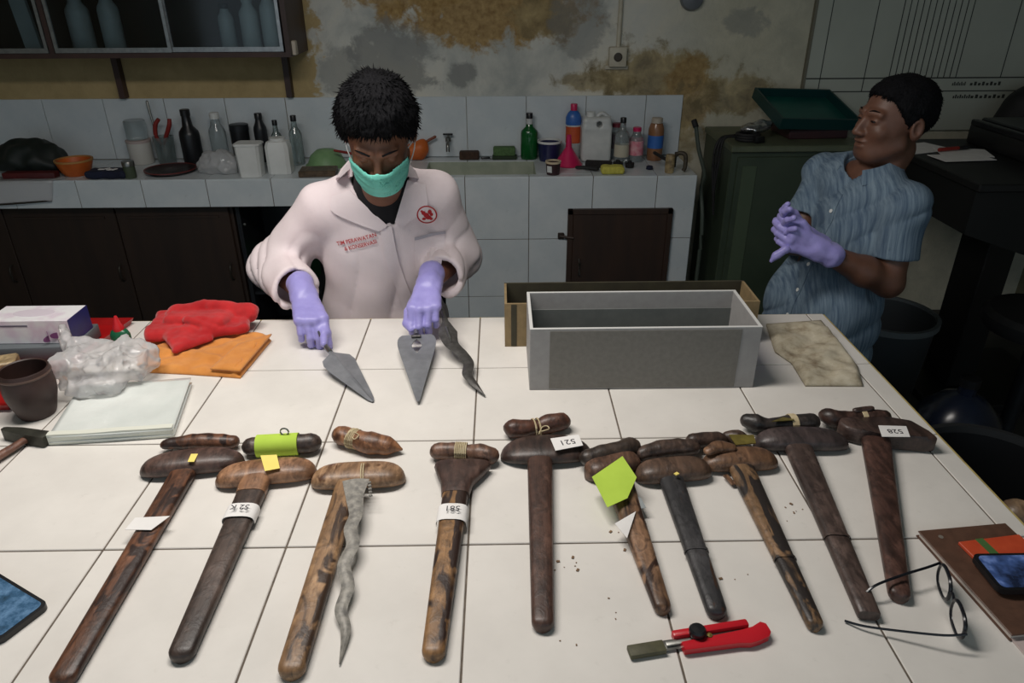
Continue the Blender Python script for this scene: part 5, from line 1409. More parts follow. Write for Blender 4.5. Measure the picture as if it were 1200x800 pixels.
bw = bottle('drink_bottle', 'clear bottle with blue label and brown contents at the counter end', (0.835, 2.745, CZ), 0.039, 0.205, mat('amber_plastic', (150, 108, 78), (128, 88, 60), 8, 0.2), mat('pale_cap', (188, 178, 164), None, rough=0.5), 0.62, 0.72, band=(0.30, 0.60, M_bluec))
M_rubber = mat('black_rubber', (30, 29, 31), (20, 20, 22), 30, 0.7)
br = thing('black_brush', 'long black hand brush lying along the counter', 'brush', (0.46, 2.57, CZ))
obj('handle', tube(smooth_path([(0.425, 2.535, CZ + 0.014), (0.47, 2.525, CZ + 0.014), (0.515, 2.51, CZ + 0.012)]), [0.010, 0.012, 0.013], 12, 0.8, round_ends=True), M_rubber, br)
obj('bristle_head', cbox((0.535, 2.590, CZ), (0.13, 0.035, 0.032), 0.006, 1, rz=-0.22), mat('dark_bristle', (44, 40, 40), (28, 26, 28), 200, 0.95), br)
spg = thing('yellow_sponge', 'yellow sponge near the front edge of the counter', 'sponge', (0.585, 2.475, CZ))
obj('sponge_block', net(lambda P: rbox(P, (0.585, 2.475, CZ + 0.018), (0.055, 0.034, 0.018), 0.013) + 0.002 * wob(P, 90, 1), (0.52, 2.43, CZ), (0.66, 2.53, CZ + 0.05), 0.004), mat('sponge_yellow', (206, 200, 92), (184, 176, 76), 80, 0.95, bump=0.6, bscale=300), spg, 180)
obj('scouring_face', box(0.536, 0.634, 2.446, 2.504, CZ + 0.0005, CZ + 0.006, 0.002), mat('sponge_underside', (150, 146, 70), None, rough=0.95), spg)
for k, (x, y, r, lab) in enumerate([(0.63, 2.60, 0.022, 'black rubber stopper behind the yellow sponge'), (0.685, 2.585, 0.020, 'black rubber stopper to the right of the yellow sponge')]):
    t = thing('rubber_stopper', lab, 'stopper', (x, y, CZ), 'rubber stoppers')
    obj('plug', lathe([(0, 0), (r, 0), (r * 1.15, 0.022), (0, 0.024)], (x, y, CZ), 16), M_rubber, t)
    obj('knob', lathe([(0, 0.023), (r * 0.5, 0.023), (r * 0.5, 0.032), (0, 0.034)], (x, y, CZ), 12), M_rubber, t)
t = thing('bottle_cap', 'small dark blue bottle cap near the counter end', 'cap', (0.775, 2.545, CZ))
obj('shell', lathe([(0, 0), (0.016, 0), (0.016, 0.014), (0.013, 0.016), (0, 0.016)], (0.775, 2.545, CZ), 18), M_navy, t)
obj('skirt_ring', lathe([(0.0165, 0.001), (0.0175, 0.002), (0.0165, 0.004), (0.015, 0.002)], (0.775, 2.545, CZ), 18, closed=True), M_navy, t)
# odd tools at the counter end
gt = thing('wooden_mallet', 'small wooden mallet standing at the counter end', 'mallet', (0.855, 2.505, CZ))
M_tanw = wood('tan_wood', (130, 104, 62), (188, 162, 108), 0, 0.8, coat=0)
obj('head', lathe([(0, 0), (0.020, 0), (0.022, 0.006), (0.022, 0.078), (0.019, 0.085), (0, 0.085)], (0.855, 2.475, CZ), 20), M_tanw, gt)
obj('handle', tube([(0.855, 2.475, CZ + 0.05), (0.83, 2.52, CZ + 0.06), (0.80, 2.58, CZ + 0.07)], 0.008, 10, round_ends=True), M_rubber, gt)
gt2 = thing('clamp', 'grey iron clamp beside the wooden mallet', 'clamp', (0.915, 2.49, CZ))
obj('frame', tube(smooth_path([(0.885, 2.50, CZ + 0.075), (0.90, 2.49, CZ + 0.088), (0.925, 2.48, CZ + 0.08), (0.928, 2.475, CZ + 0.03), (0.922, 2.475, CZ + 0.008)]), 0.010, 10), mat('old_iron', (92, 84, 70), (66, 60, 50), 50, 0.6, 0.4), gt2)
obj('screw', tube([(0.885, 2.505, CZ + 0.02), (0.885, 2.50, CZ + 0.09)], 0.006, 8), M_iron, gt2)

# ================================================================== green steel cabinet
M_gcab = mat('green_enamel', (62, 74, 58), (52, 64, 50), 5, 0.45)
GCX0, GCX1, GCY0, GCZ = 1.105, 1.70, 2.35, Z0 + 0.148
gc_ = thing('green_steel_cabinet', 'dull green steel cabinet standing beside the counter', 'cabinet', (1.40, 2.58, 0))
obj('carcass', box(GCX0, GCX1, GCY0 + 0.012, WY - 0.03, 0.03, GCZ - 0.028, 0.004), M_gcab, gc_, 30)
obj('top_plate', box(GCX0 - 0.008, GCX1 + 0.008, GCY0 - 0.006, WY - 0.028, GCZ - 0.028, GCZ, 0.004), mat('green_enamel_worn', (98, 104, 82), (82, 90, 72), 12, 0.45), gc_, 30)
dr = obj('door', box(GCX0 + 0.03, GCX1 - 0.03, GCY0, GCY0 + 0.014, 0.06, GCZ - 0.05, 0.003), M_gcab, gc_, 30)
obj('recessed_panel', box(GCX0 + 0.055, GCX0 + 0.12, GCY0 - 0.004, GCY0 + 0.002, 0.40, GCZ - 0.09, 0.002), mat('green_enamel_pale', (74, 88, 68), None, rough=0.5), dr, 30)
obj('handle', tube(smooth_path([(GCX1 - 0.08, GCY0 + 0.002, 0.75), (GCX1 - 0.08, GCY0 - 0.03, 0.73), (GCX1 - 0.08, GCY0 - 0.03, 0.66), (GCX1 - 0.08, GCY0 + 0.002, 0.64)]), 0.007, 8), M_steel, dr)
for x in (GCX0 + 0.05, GCX1 - 0.05):
    for y in (GCY0 + 0.06, WY - 0.09):
        obj('foot', box(x - 0.02, x + 0.02, y - 0.02, y + 0.02, 0, 0.03), M_dkmetal, gc_, 0)
rb = solo('dark_red_box', cbox((1.535, 2.60, GCZ + 0.0005), (0.28, 0.22, 0.045), 0.004, 1, rz=0.05), mat('dark_red_card', (58, 28, 32), (46, 24, 28), 12, 0.6), 'dark red flat box under the teal tray', 'box')
tt = thing('teal_tray', 'teal green plastic tray tilted on top of the green cabinet', 'tray', (1.53, 2.62, GCZ + 0.048))
M_teal = mat('teal_plastic', (18, 92, 82), (14, 76, 70), 8, 0.4)
def trayxf(VF):
    return xf(VF, (1.525, 2.50, GCZ + 0.0605), (0.30, 0.05, 0.16))
obj('tray_floor', trayxf(box(-0.19, 0.19, -0.02, 0.28, 0.0, 0.006)), M_teal, tt, 0)
obj('tray_rim', trayxf(join(box(-0.20, 0.20, -0.03, -0.02, -0.006, 0.045), box(-0.20, 0.20, 0.28, 0.29, -0.006, 0.045), box(-0.20, -0.19, -0.02, 0.28, -0.006, 0.045), box(0.19, 0.20, -0.02, 0.28, -0.006, 0.045))), mat('teal_plastic_dark', (16, 58, 58), None, rough=0.4), tt, 0)
M_foil = mat('crumpled_foil', (196, 198, 200), (150, 152, 156), 30, 0.25, 0.9, bump=0.8, bscale=120)
solo('foil_scrap', net(lambda P: union([ell(P, (1.235, 2.50, GCZ + 0.05), (0.06, 0.05, 0.022)), ell(P, (1.285, 2.53, GCZ + 0.06), (0.045, 0.045, 0.025))], 0.02) + 0.006 * wob(P, 70, 3), (1.15, 2.40, GCZ + 0.002), (1.36, 2.62, GCZ + 0.11), 0.006), M_foil, 'crumpled silver foil beside the teal tray', 'foil', smooth=60)
cbm = thing('cable_bundle', 'black cable bundle hanging off the green cabinet corner', 'cable', (1.16, 2.45, GCZ))
obj('coil', join(*[tube(smooth_path([(1.20 + 0.05 * math.cos(a + k), 2.46 + 0.045 * math.sin(a + k), GCZ + 0.010 + 0.011 * k) for a in np.linspace(0, 2 * math.pi, 10)]), 0.0075, 7) for k in range(3)]), M_rubber, cbm)
obj('hanging_cord', join(*[tube(smooth_path([(1.16, 2.46 + 0.02 * k, GCZ + 0.02), (1.085 - 0.01 * k, 2.44, GCZ + 0.012), (1.07 - 0.012 * k, 2.43, GCZ - 0.10), (1.065 + 0.006 * k, 2.43, GCZ - 0.24 - 0.05 * k)]), 0.006, 7) for k in range(3)]), M_rubber, cbm)
obj('plug', cbox((1.235, 2.415, GCZ + 0.0005), (0.05, 0.035, 0.03), 0.006, 2, rz=0.4), M_blkpl, cbm)
hz = thing('grey_hose', 'grey green hose looping down between counter and cabinet', 'hose', (1.04, 2.6, 0.4))
obj('hose_tube', tube(smooth_path([(1.03, 2.74, Z0 + 0.16), (1.045, 2.70, Z0 + 0.06), (1.06, 2.60, Z0 - 0.04), (1.03, 2.52, Z0 - 0.10), (1.04, 2.46, Z0 - 0.3), (1.05, 2.5, 0.004)]), 0.010, 9), mat('hose_grey', (70, 80, 72), None, rough=0.6), hz)
obj('hose_end', tube([(1.03, 2.74, Z0 + 0.16), (1.02, 2.76, Z0 + 0.19)], 0.014, 10), M_rubber, hz)

# ================================================================== dark desk and bins on the right
M_black = mat('black_lacquer', (22, 22, 23), (17, 17, 18), 6, 0.5)
dk = thing('black_desk', 'black pedestal desk cluttered with papers behind the man in blue', 'desk', (2.25, 1.95, 0))
DZ = Z0 + 0.16
obj('desk_top', box(1.78, 2.95, 1.62, 2.42, DZ - 0.03, DZ, 0.004), M_black, dk, 30)
obj('apron', (lambda q: q)(loft([np.array([(1.80, y, DZ - 0.03), (1.80, y, DZ - 0.20), (2.10, y, DZ - 0.30), (2.90, y, DZ - 0.34), (2.90, y, DZ - 0.03)]) for y in (1.66, 2.38)])), M_black, dk, 0)
obj('pedestal', box(2.10, 2.22, 1.92, 2.12, 0.04, DZ - 0.29, 0.004), M_black, dk, 30)
obj('foot_plate', box(1.95, 2.60, 1.75, 2.30, 0, 0.04, 0.004), M_black, dk, 30)
pp = [(1.87, 2.22, 0.24, 0.16, 0.35), (2.01, 2.13, 0.20, 0.15, -0.3), (1.94, 2.02, 0.22, 0.12, 0.1)]
for k, (x, y, a, b, r_) in enumerate(pp):
    solo('paper_sheet', cbox((x, y, DZ + 0.0006 + 0.0022 * k), (a, b, 0.0016), 0, rz=r_), M_paper, ['white paper sheet nearest the wall on the black desk', 'white paper sheet at the right of the pile on the black desk', 'white paper sheet at the front of the black desk'][k], 'paper', 'papers on the black desk', smooth=0)
mk = thing('marker_pen', 'red and black marker pen lying on the desk papers', 'pen', (1.96, 2.14, DZ + 0.008))
obj('barrel', tube([(1.90, 2.12, DZ + 0.0155), (2.0, 2.15, DZ + 0.0155)], 0.008, 10), M_redh, mk)
obj('pen_cap', tube([(2.0, 2.15, DZ + 0.0155), (2.05, 2.165, DZ + 0.0155)], 0.0085, 10, round_ends=True), M_rubber, mk)
prn = thing('black_printer', 'black boxy printer at the right end of the desk', 'printer', (2.42, 2.05, DZ))
obj('casing', box(2.14, 2.75, 1.80, 2.34, DZ + 0.0005, DZ + 0.085, 0.012, 2), M_black, prn)
obj('paper_lip', box(2.13, 2.16, 1.82, 2.32, DZ + 0.08, DZ + 0.105, 0.004), M_blkpl, prn)
obj('lid', box(2.18, 2.74, 1.84, 2.33, DZ + 0.0855, DZ + 0.11, 0.006), M_blkpl, prn)
solo('black_backpack', net(lambda P: union([ell(P, (2.62, 2.62, DZ + 0.02), (0.18, 0.12, 0.20)), ell(P, (2.55, 2.60, DZ - 0.10), (0.17, 0.11, 0.15))], 0.05) + 0.008 * wob(P, 24, 2), (2.35, 2.43, DZ - 0.25), (2.85, 2.82, DZ + 0.25), 0.012), M_rubber, 'black bag hung between the desk and the chart wall', 'bag', smooth=180)
# bucket with grey rim, water bottle, black bin
bk = thing('grey_bucket', 'dark bucket with a grey rim standing behind the man in blue', 'bucket', (1.62, 1.72, 0))
bc = (1.62, 1.72, 0.0)
obj('bucket_wall', lathe([(0, 0), (0.15, 0), (0.185, 0.50), (0.178, 0.50), (0.142, 0.012), (0, 0.012)], bc, 36), mat('dark_bucket', (52, 56, 60), None, rough=0.5), bk)
obj('rim', lathe([(0.182, 0.488), (0.196, 0.488), (0.196, 0.512), (0.180, 0.512)], bc, 36, closed=True), mat('grey_rim', (96, 102, 104), None, rough=0.45), bk)
wb = thing('water_gallon', 'dark blue water gallon on the floor beside the table', 'water bottle', (1.66, 1.20, 0))
M_wat = mat('blue_tinted_plastic', (26, 34, 52), (20, 27, 42), 6, 0.25)
obj('body', lathe([(0, 0), (0.125, 0), (0.135, 0.02), (0.135, 0.12), (0.128, 0.13), (0.128, 0.15), (0.135, 0.16), (0.135, 0.27), (0.128, 0.28), (0.128, 0.30), (0.135, 0.31), (0.13, 0.36), (0.07, 0.425), (0.03, 0.445), (0.028, 0.48), (0, 0.48)], (1.66, 1.20, 0), 32), M_wat, wb)
obj('cap', lathe([(0, 0.475), (0.032, 0.475), (0.032, 0.505), (0, 0.507)], (1.66, 1.20, 0), 20), M_blkpl, wb)
bn = thing('black_bin', 'black plastic bin with a rolled rim at the right of the table', 'bin', (1.52, 0.80, 0))
obj('bin_wall', lathe([(0, 0), (0.17, 0), (0.225, 0.42), (0.217, 0.42), (0.163, 0.012), (0, 0.012)], (1.52, 0.80, 0), 40), M_blkpl, bn)
obj('rim', lathe([(0.214, 0.41), (0.237, 0.41), (0.240, 0.42), (0.234, 0.434), (0.216, 0.434)], (1.52, 0.80, 0), 40, closed=True), mat('bin_rim', (52, 54, 56), None, rough=0.4), bn)
och = thing('black_stool', 'low black padded stool between desk and bucket', 'stool', (2.05, 1.45, 0))
obj('seat', lathe([(0, 0.56), (0.19, 0.56), (0.20, 0.58), (0.20, 0.61), (0.18, 0.63), (0, 0.635)], (2.05, 1.45, 0), 32), M_rubber, och)
obj('column', lathe([(0, 0.04), (0.03, 0.04), (0.03, 0.56), (0, 0.56)], (2.05, 1.45, 0), 16), M_dkmetal, och)
for a in range(5):
    an = a * 2 * math.pi / 5
    obj('leg', tube([(2.05 + 0.02 * math.cos(an), 1.45 + 0.02 * math.sin(an), 0.06), (2.05 + 0.26 * math.cos(an), 1.45 + 0.26 * math.sin(an), 0.022)], [0.02, 0.014], 8, round_ends=True), M_dkmetal, och)
# wooden chair whose rounded back corner shows at the right edge
wcq = thing('wooden_chair', 'tan wooden chair back corner peeking in at the right edge', 'chair', (1.16, -0.02, 0))
M_chw = wood('chair_wood', (112, 84, 58), (160, 126, 90), 0, 0.6)
for x in (0.990, 1.37):
    obj('post', tube([(x, 0.12, 0.0), (x, 0.11, 0.5), (x, 0.095, Z0 - 0.042)], [0.02, 0.026, 0.034], 14, round_ends=True), M_chw, wcq)
    obj('leg', tube([(x, -0.33, 0.0), (x, -0.32, 0.44)], 0.02, 12), M_chw, wcq)
obj('back_rail', box(1.0, 1.36, 0.085, 0.110, Z0 - 0.20, Z0 - 0.09, 0.008, 2), M_chw, wcq)
obj('seat', box(0.965, 1.395, -0.36, 0.10, 0.44, 0.475, 0.01, 2), M_chw, wcq)

# ================================================================== the two men
M_skin1 = mat('skin_brown', (128, 86, 64), (110, 72, 54), 18, 0.5, sss=0.12, bump=0.1, bscale=300)
M_skin2 = mat('skin_brown_second', (112, 76, 60), (94, 64, 50), 18, 0.5, sss=0.12, bump=0.1, bscale=300)
mm, nt, p = base('black_hair')
v_ = texco(nt, (260, 260, 110))
hn = noisen(nt, v_, 1.0, 3)
nt.links.new(ramp(nt, hn, [(0.35, lin((9, 9, 11))), (0.7, lin((24, 24, 27)))]), p.inputs['Base Color'])
p.inputs['Roughness'].default_value = 0.85
p.inputs['Specular IOR Level'].default_value = 0.12
bumpn(nt, p, hn, 0.8, 0.002)
M_hair = mm
M_glove = mat('violet_nitrile', (160, 153, 216), (148, 141, 206), 30, 0.42, bump=0.25, bscale=160, sheen=0.1)
M_coat = mat('lab_coat_cotton', (234, 222, 224), (226, 212, 215), 8, 0.9, spec=0.15, bump=0.25, bscale=420)
M_mask = mat('mint_mask', (128, 212, 196), (114, 200, 184), 10, 0.8, spec=0.2)
M_tee = mat('black_tee', (18, 18, 22), None, rough=0.9)
M_trous = mat('dark_trousers', (38, 40, 46), (30, 32, 38), 20, 0.9)
M_jeans = mat('blue_jeans', (38, 48, 66), (30, 38, 54), 60, 0.9)
M_shoe = mat('black_shoe', (24, 22, 22), None, rough=0.5)

def rel(*q):
    return np.array([q[0], q[1], Z0 + q[2]], np.float32)

def unit(v):
    v = np.asarray(v, float)
    return v / np.linalg.norm(v)

def frame(fwd, up):
    """columns: right of the viewer facing it (local x), back (local y), up (local z); the face looks along -y"""
    f = unit(fwd); u = np.asarray(up, float); u = unit(u - (u @ f) * f)
    y = -f; x = np.cross(y, u)
    return np.stack([x, y, u], 1).astype(np.float32)

def head_parts(Q, smile=0.0):
    """skull, face, nose, brow, ears, mouth in head space (metres)"""
    A = np.abs(Q[:, 0:1]); S_ = np.concatenate([A, Q[:, 1:]], 1)          # mirrored copy for paired features
    d = ell(Q, (0, 0.012, 0.034), (0.076, 0.096, 0.084))
    d = smin(d, ell(Q, (0, -0.028, -0.030), (0.062, 0.066, 0.078)), 0.030)
    d = smin(d, ell(Q, (0, -0.052, -0.085), (0.034, 0.034, 0.026)), 0.030)  # chin
    d = smin(d, cap(S_, (0.050, 0.0, -0.055), (0.022, -0.055, -0.088), 0.020, 0.018), 0.022)   # jaw line
    d = smin(d, ell(S_, (0.036, -0.066, -0.022), (0.022, 0.018, 0.018)), 0.018)   # cheek bone
    d = smin(d, cap(S_, (0.012, -0.090, 0.026), (0.042, -0.078, 0.024), 0.010, 0.009), 0.014)   # brow
    d = smax(d, -ell(S_, (0.031, -0.100, 0.006), (0.017, 0.013, 0.010)), 0.008)   # eye socket
    d = smin(d, ell(S_, (0.031, -0.079, 0.006), (0.014, 0.012, 0.0105)), 0.003)   # lid over the eyeball
    d = smin(d, cap(Q, (0, -0.088, 0.016), (0, -0.109, -0.028), 0.0075, 0.0115), 0.010)   # nose bridge
    d = smin(d, ell(S_, (0.012, -0.099, -0.031), (0.009, 0.011, 0.008)), 0.006)   # nostril wing
    d = smin(d, ell(Q, (0, -0.090, -0.052), (0.024, 0.010, 0.0055)), 0.006)   # upper lip
    d = smin(d, ell(Q, (0, -0.087, -0.066), (0.021, 0.011, 0.007)), 0.006)   # lower lip
    d = smax(d, -ell(Q, (0, -0.102, -0.0595), (0.024, 0.014, 0.0022)), 0.003)   # mouth line
    ear = smax(ell(S_, (0.079, 0.018, -0.004), (0.012, 0.020, 0.032)), -ell(S_, (0.089, 0.012, 0.0), (0.008, 0.011, 0.019)), 0.004)
    return smin(d, ear, 0.006)

def hair_field(Q, vol, hairline, seed, back=-0.055, spike=0.003):
    """hair shell over the skull; it ends along a line that runs brow - temple - over the ear - nape"""
    y = Q[:, 1]
    thick = vol * np.interp(y, [-0.09, -0.05, 0.0, 0.08], [0.75, 0.9, 0.9, 0.8]).astype(np.float32) * np.interp(Q[:, 2], [-0.04, 0.02, 0.08, 0.11], [0.25, 0.62, 0.95, 1.0]).astype(np.float32)
    d = ell(Q, (0, 0.014, 0.035), (0.0765, 0.0965, 0.0845)) - thick
    d = d + spike * wob(Q, 60, seed) + spike * 0.6 * wob(Q * np.array([1, 1, 0.4], np.float32), 330, seed + 1)
    cut = np.interp(y, [-0.12, -0.075, -0.050, -0.030, -0.005, 0.020, 0.042, 0.060, 0.10], [hairline + 0.012, hairline, hairline - 0.016, 0.024, -0.006, 0.030, 0.010, back * 0.7, back]).astype(np.float32)
    cut = cut + 0.003 * np.sin(Q[:, 0] * 240 + 3 * np.sin(y * 180))
    return smax(d, (cut - Q[:, 2]) * 0.8, 0.012)

def tufts(VF, H, F, count, length, seed):
    """hair shell plus many small locks growing from its outer face"""
    V, Fq = VF
    V = np.asarray(V, float)
    rng = np.random.default_rng(seed)
    Q = (V - np.asarray(H, float)) @ np.asarray(F, float)
    nq = unit_rows((Q - np.array([0, 0.014, 0.02])) / np.array([0.08, 0.1, 0.09]) ** 2)
    outer = np.where((nq * Q).sum(1) > 0.06)[0]
    pick = rng.choice(outer, min(count, len(outer)), replace=False)
    nv, nf = [V], list(Fq)
    k = len(V)
    crown = np.array([0.01, 0.03, 0.12])
    for i in pick:
        q, n_ = Q[i], nq[i]
        flow = q - crown; flow = flow - (flow @ n_) * n_
        flow = flow / (np.linalg.norm(flow) + 1e-6)
        d = n_ * rng.uniform(0.15, 0.55) + flow * 0.9 + rng.normal(0, 0.28, 3)
        d = d / np.linalg.norm(d)
        L_ = length * rng.uniform(0.5, 1.1); r = rng.uniform(0.0016, 0.0028)
        s = np.cross(d, n_); s = s / (np.linalg.norm(s) + 1e-6); t = np.cross(s, d)
        b0 = q - n_ * 0.003
        pts_ = [b0 + s * r, b0 - s * r * 0.6 + t * r, b0 - s * r * 0.6 - t * r, b0 + d * L_]
        nv.append(np.array(pts_) @ np.asarray(F, float).T + np.asarray(H, float))
        nf += [(k, k + 1, k + 3), (k + 1, k + 2, k + 3), (k + 2, k, k + 3)]
        k += 4
    return np.concatenate(nv), nf

def unit_rows(a):
    return a / (np.linalg.norm(a, axis=1, keepdims=True) + 1e-9)

def hand_field(P, W, K, across, down, curls, thumb, scale=1.0, spread=0.0):
    W = np.asarray(W, float); K = np.asarray(K, float)
    a = unit(K - W)
    c = np.asarray(across, float); c = unit(c - (c @ a) * a)
    dn = np.asarray(down, float); dn = unit(dn - (dn @ a) * a - (dn @ c) * c)
    L = [(0.040, 0.025, 0.021), (0.045, 0.028, 0.022), (0.042, 0.026, 0.021), (0.033, 0.020, 0.019)]
    off = (0.031, 0.0105, -0.0105, -0.030)
    adv = (0.0, 0.004, 0.0, -0.008)
    palm, fingers = [], []
    for i in range(4):
        M_ = K + c * off[i] * scale + a * adv[i]
        palm.append(cap(P, W + c * off[i] * 0.55 * scale, M_, 0.0155 * scale, 0.0128 * scale))
    d = union(palm, 0.014)
    d = smin(d, cap(P, W - a * 0.045, W, 0.036, 0.030), 0.02)
    for i in range(4):
        M_ = K + c * off[i] * scale + a * adv[i]
        q = M_; ds = []
        r = 0.0102 if i < 3 else 0.0090
        for l, th in zip(L[i], curls[i]):
            th = math.radians(th)
            e_ = q + (a * math.cos(th) + dn * math.sin(th) + c * spread * off[i]) * l * scale
            ds.append(cap(P, q, e_, r, r * 0.92)); r *= 0.92
            q = e_
        d = smin(d, union(ds, 0.003), 0.006)
    t = [np.asarray(q, float) for q in thumb]
    ds = [cap(P, t[k], t[k + 1], (0.0135, 0.0115, 0.0100)[k], (0.0115, 0.0100, 0.0088)[k]) for k in range(len(t) - 1)]
    d = smin(d, union(ds, 0.004), 0.010)
    return d

def legs_field(P, hips, knees, ankles, toes, grow=0.0):
    ds = []
    for h_, k_, a_, t_ in zip(hips, knees, ankles, toes):
        ds += [cap(P, h_, k_, 0.082 + grow, 0.058 + grow), cap(P, k_, a_, 0.056 + grow, 0.038 + grow)]
        if grow == 0:
            ds.append(cap(P, a_ + np.array([0, 0, -0.03], np.float32), t_, 0.036, 0.030))
    return union(ds, 0.03)

def shoe(parent, ankle, toe):
    f = lambda P: smax(union([cap(P, ankle + np.array([0, 0, -0.04], np.float32), toe, 0.050, 0.042), cap(P, ankle, ankle + np.array([0, 0, -0.04], np.float32), 0.050, 0.052)], 0.03), -(P[:, 2] - 0.004), 0.004)
    lo_ = np.minimum(ankle, toe) - 0.09; hi_ = np.maximum(ankle, toe) + 0.09
    lo_[2] = -0.02
    obj('shoe', net(f, lo_, hi_, 0.008), M_shoe, parent, 180)

# ------------------------------------------------------------------ man 1: white coat, mint mask, bent over the table
man1 = thing('person', 'man in white lab coat, mint mask and violet gloves bending over the table', 'person', (-0.31, 1.16, 0))
H1 = rel(-0.228, 0.838, 0.500)
ph = math.radians(31)
F1 = frame((0.05, -math.cos(ph), -math.sin(ph)), (0.05, -math.sin(ph), math.cos(ph)))
sR, eR, wR = rel(-0.440, 1.055, 0.262), rel(-0.600, 1.075, 0.082), rel(-0.457, 0.825, 0.100)
sL, eL, wL = rel(-0.122, 1.055, 0.295), rel(-0.070, 1.12, 0.098), rel(-0.131, 0.855, 0.113)
nb1 = rel(-0.275, 1.045, 0.315)
hd_neck = H1 + F1 @ np.array([0, 0.035, -0.075], np.float32)

def torso1(P):
    return union([ell(P, rel(-0.285, 1.085, 0.165), (0.185, 0.122, 0.20)), ell(P, rel(-0.305, 1.11, -0.06), (0.172, 0.140, 0.26)), cap(P, sR + np.array([0.03, 0.0, -0.005], np.float32), sL + np.array([-0.03, 0, -0.005], np.float32), 0.060), cap(P, nb1, sR, 0.058, 0.052), cap(P, nb1, sL, 0.058, 0.052)], 0.05)

hips = [rel(-0.40, 1.17, -0.06), rel(-0.22, 1.17, -0.06)]
knees = [rel(-0.41, 1.13, -0.46), rel(-0.21, 1.13, -0.46)]
ankles = [rel(-0.415, 1.18, -0.82), rel(-0.205, 1.18, -0.82)]
toes = [rel(-0.43, 1.02, -0.865), rel(-0.19, 1.02, -0.865)]
kR, kL = rel(-0.416, 0.722, 0.072), rel(-0.137, 0.752, 0.088)

def body1(P):
    d = torso1(P) + 0.030
    Q = (P - H1) @ F1
    d = smin(d, cap(P, nb1 + np.array([0, 0.0, -0.05], np.float32), hd_neck, 0.058, 0.054), 0.03)
    d = smin(d, head_parts(Q), 0.02)
    for s_, e_, w_, k_ in ((sR, eR, wR, kR), (sL, eL, wL, kL)):
        d = smin(d, union([cap(P, s_, e_, 0.046, 0.040), cap(P, e_, w_, 0.040, 0.022), cap(P, w_, w_ + (k_ - w_) * 0.7, 0.014, 0.009)], 0.02), 0.012)
    return smin(d, legs_field(P, hips, knees, ankles, toes), 0.04)
obj('body', net(body1, (-0.70, 0.62, -0.01), (0.06, 1.32, Z0 + 0.66), 0.0042), M_skin1, man1, 180)

cR, cL = rel(-0.492, 0.885, 0.090), rel(-0.104, 0.925, 0.106)
def sleeve(P, s_, e_, c_, r):
    ax = unit(c_ - e_).astype(np.float32)
    low = smax(cap(P, e_, c_ + ax * 0.08, r[1], r[2]), (P - c_) @ ax, 0.006)
    return smin(cap(P, s_, e_, r[0], r[1]), low, 0.035)
def coat1(P, cuts=True):
    d = torso1(P)
    d = smin(d, rbox(P, rel(-0.305, 1.13, -0.26), (0.188, 0.148, 0.24), 0.11), 0.05)
    fold = (0.004 - 0.009 * np.sqrt(np.abs(np.sin(P[:, 0] * 27 + 1.6 * np.sin(P[:, 2] * 9 + 1) + (P[:, 2] - Z0) * 6)))) * np.clip((Z0 + 0.26 - P[:, 2]) * 5, 0, 1)
    fold2 = 0.004 * np.sin((P[:, 0] * 0.8 + P[:, 2] * 0.6) * 70 + 1.5 * np.sin(P[:, 2] * 25)) * np.clip((P[:, 2] - Z0 - 0.08) * 5, 0, 1)
    d = d + fold + fold2 * 0.5 + 0.004 * wob(P, 24, 5)
    a = sleeve(P, sR, eR, cR, (0.064, 0.066, 0.060)); b = sleeve(P, sL, eL, cL, (0.062, 0.062, 0.056))
    if not cuts:
        return smin(d, np.minimum(a, b), 0.03)
    ab = np.minimum(a, b)
    lowm = np.clip((Z0 + 0.24 - P[:, 2]) * 8, 0.1, 1)
    ab = ab + lowm * (0.005 - 0.010 * np.sqrt(np.abs(np.sin((P[:, 2] * 0.9 - P[:, 1] * 0.6) * 52 + 2.2 * np.sin(P[:, 0] * 30)))) + 0.006 * wob(P, 26, 3))
    d = smin(d, ab, 0.03)
    # sleeves are hollow at the cuff
    for c_, e_, r in ((cR, eR, 0.049), (cL, eL, 0.045)):
        ax = unit(c_ - e_)
        d = smax(d, -cap(P, c_ - (ax * 0.05).astype(np.float32), c_ + (ax * 0.12).astype(np.float32), r, r), 0.004)
        d = smax(d, ((P - c_) @ ax.astype(np.float32)) * np.where(np.linalg.norm(P - c_, axis=1) < 0.12, 1, -9) - 0.02, 0.004) if False else d
    # open front: a V from the collar to the closing
    x, z = P[:, 0], P[:, 2] - Z0
    l1 = ((x + 0.352) * (0.232 - 0.43) - (z - 0.43) * (-0.232 + 0.352)) / 0.2315
    l2 = ((x + 0.232) * (0.43 - 0.232) - (z - 0.232) * (-0.158 + 0.232)) / 0.2114
    v_ = np.maximum(np.maximum(l1, l2), P[:, 1] - 1.065)
    d = smax(d, -v_, 0.006)
    # neck opening
    d = smax(d, -cap(P, nb1 + np.array([0, 0.005, -0.02], np.float32), nb1 + np.array([0.02, -0.06, 0.14], np.float32), 0.068, 0.085), 0.006)
    return d
coat_vf = net(coat1, (-0.72, 0.80, Z0 - 0.52), (0.06, 1.32, Z0 + 0.44), 0.0055)
coat = obj('lab_coat', coat_vf, M_coat, man1, 180)
cb_vf = net(lambda P: coat1(P, False), (-0.56, 0.84, Z0 - 0.50), (0.04, 1.30, Z0 + 0.46), 0.008)
coat_bvh = BVHTree.FromPolygons([Vector(q) for q in cb_vf[0]], cb_vf[1])
tee_vf = net(lambda P: smax(smin(torso1(P) + 0.013, cap(P, nb1 + np.array([0, 0.0, -0.08], np.float32), nb1 + np.array([0.015, -0.045, 0.055], np.float32), 0.070, 0.068), 0.02), -(P[:, 2] - Z0 + 0.10), 0.01), (-0.56, 0.88, Z0 - 0.14), (0.0, 1.26, Z0 + 0.48), 0.006)
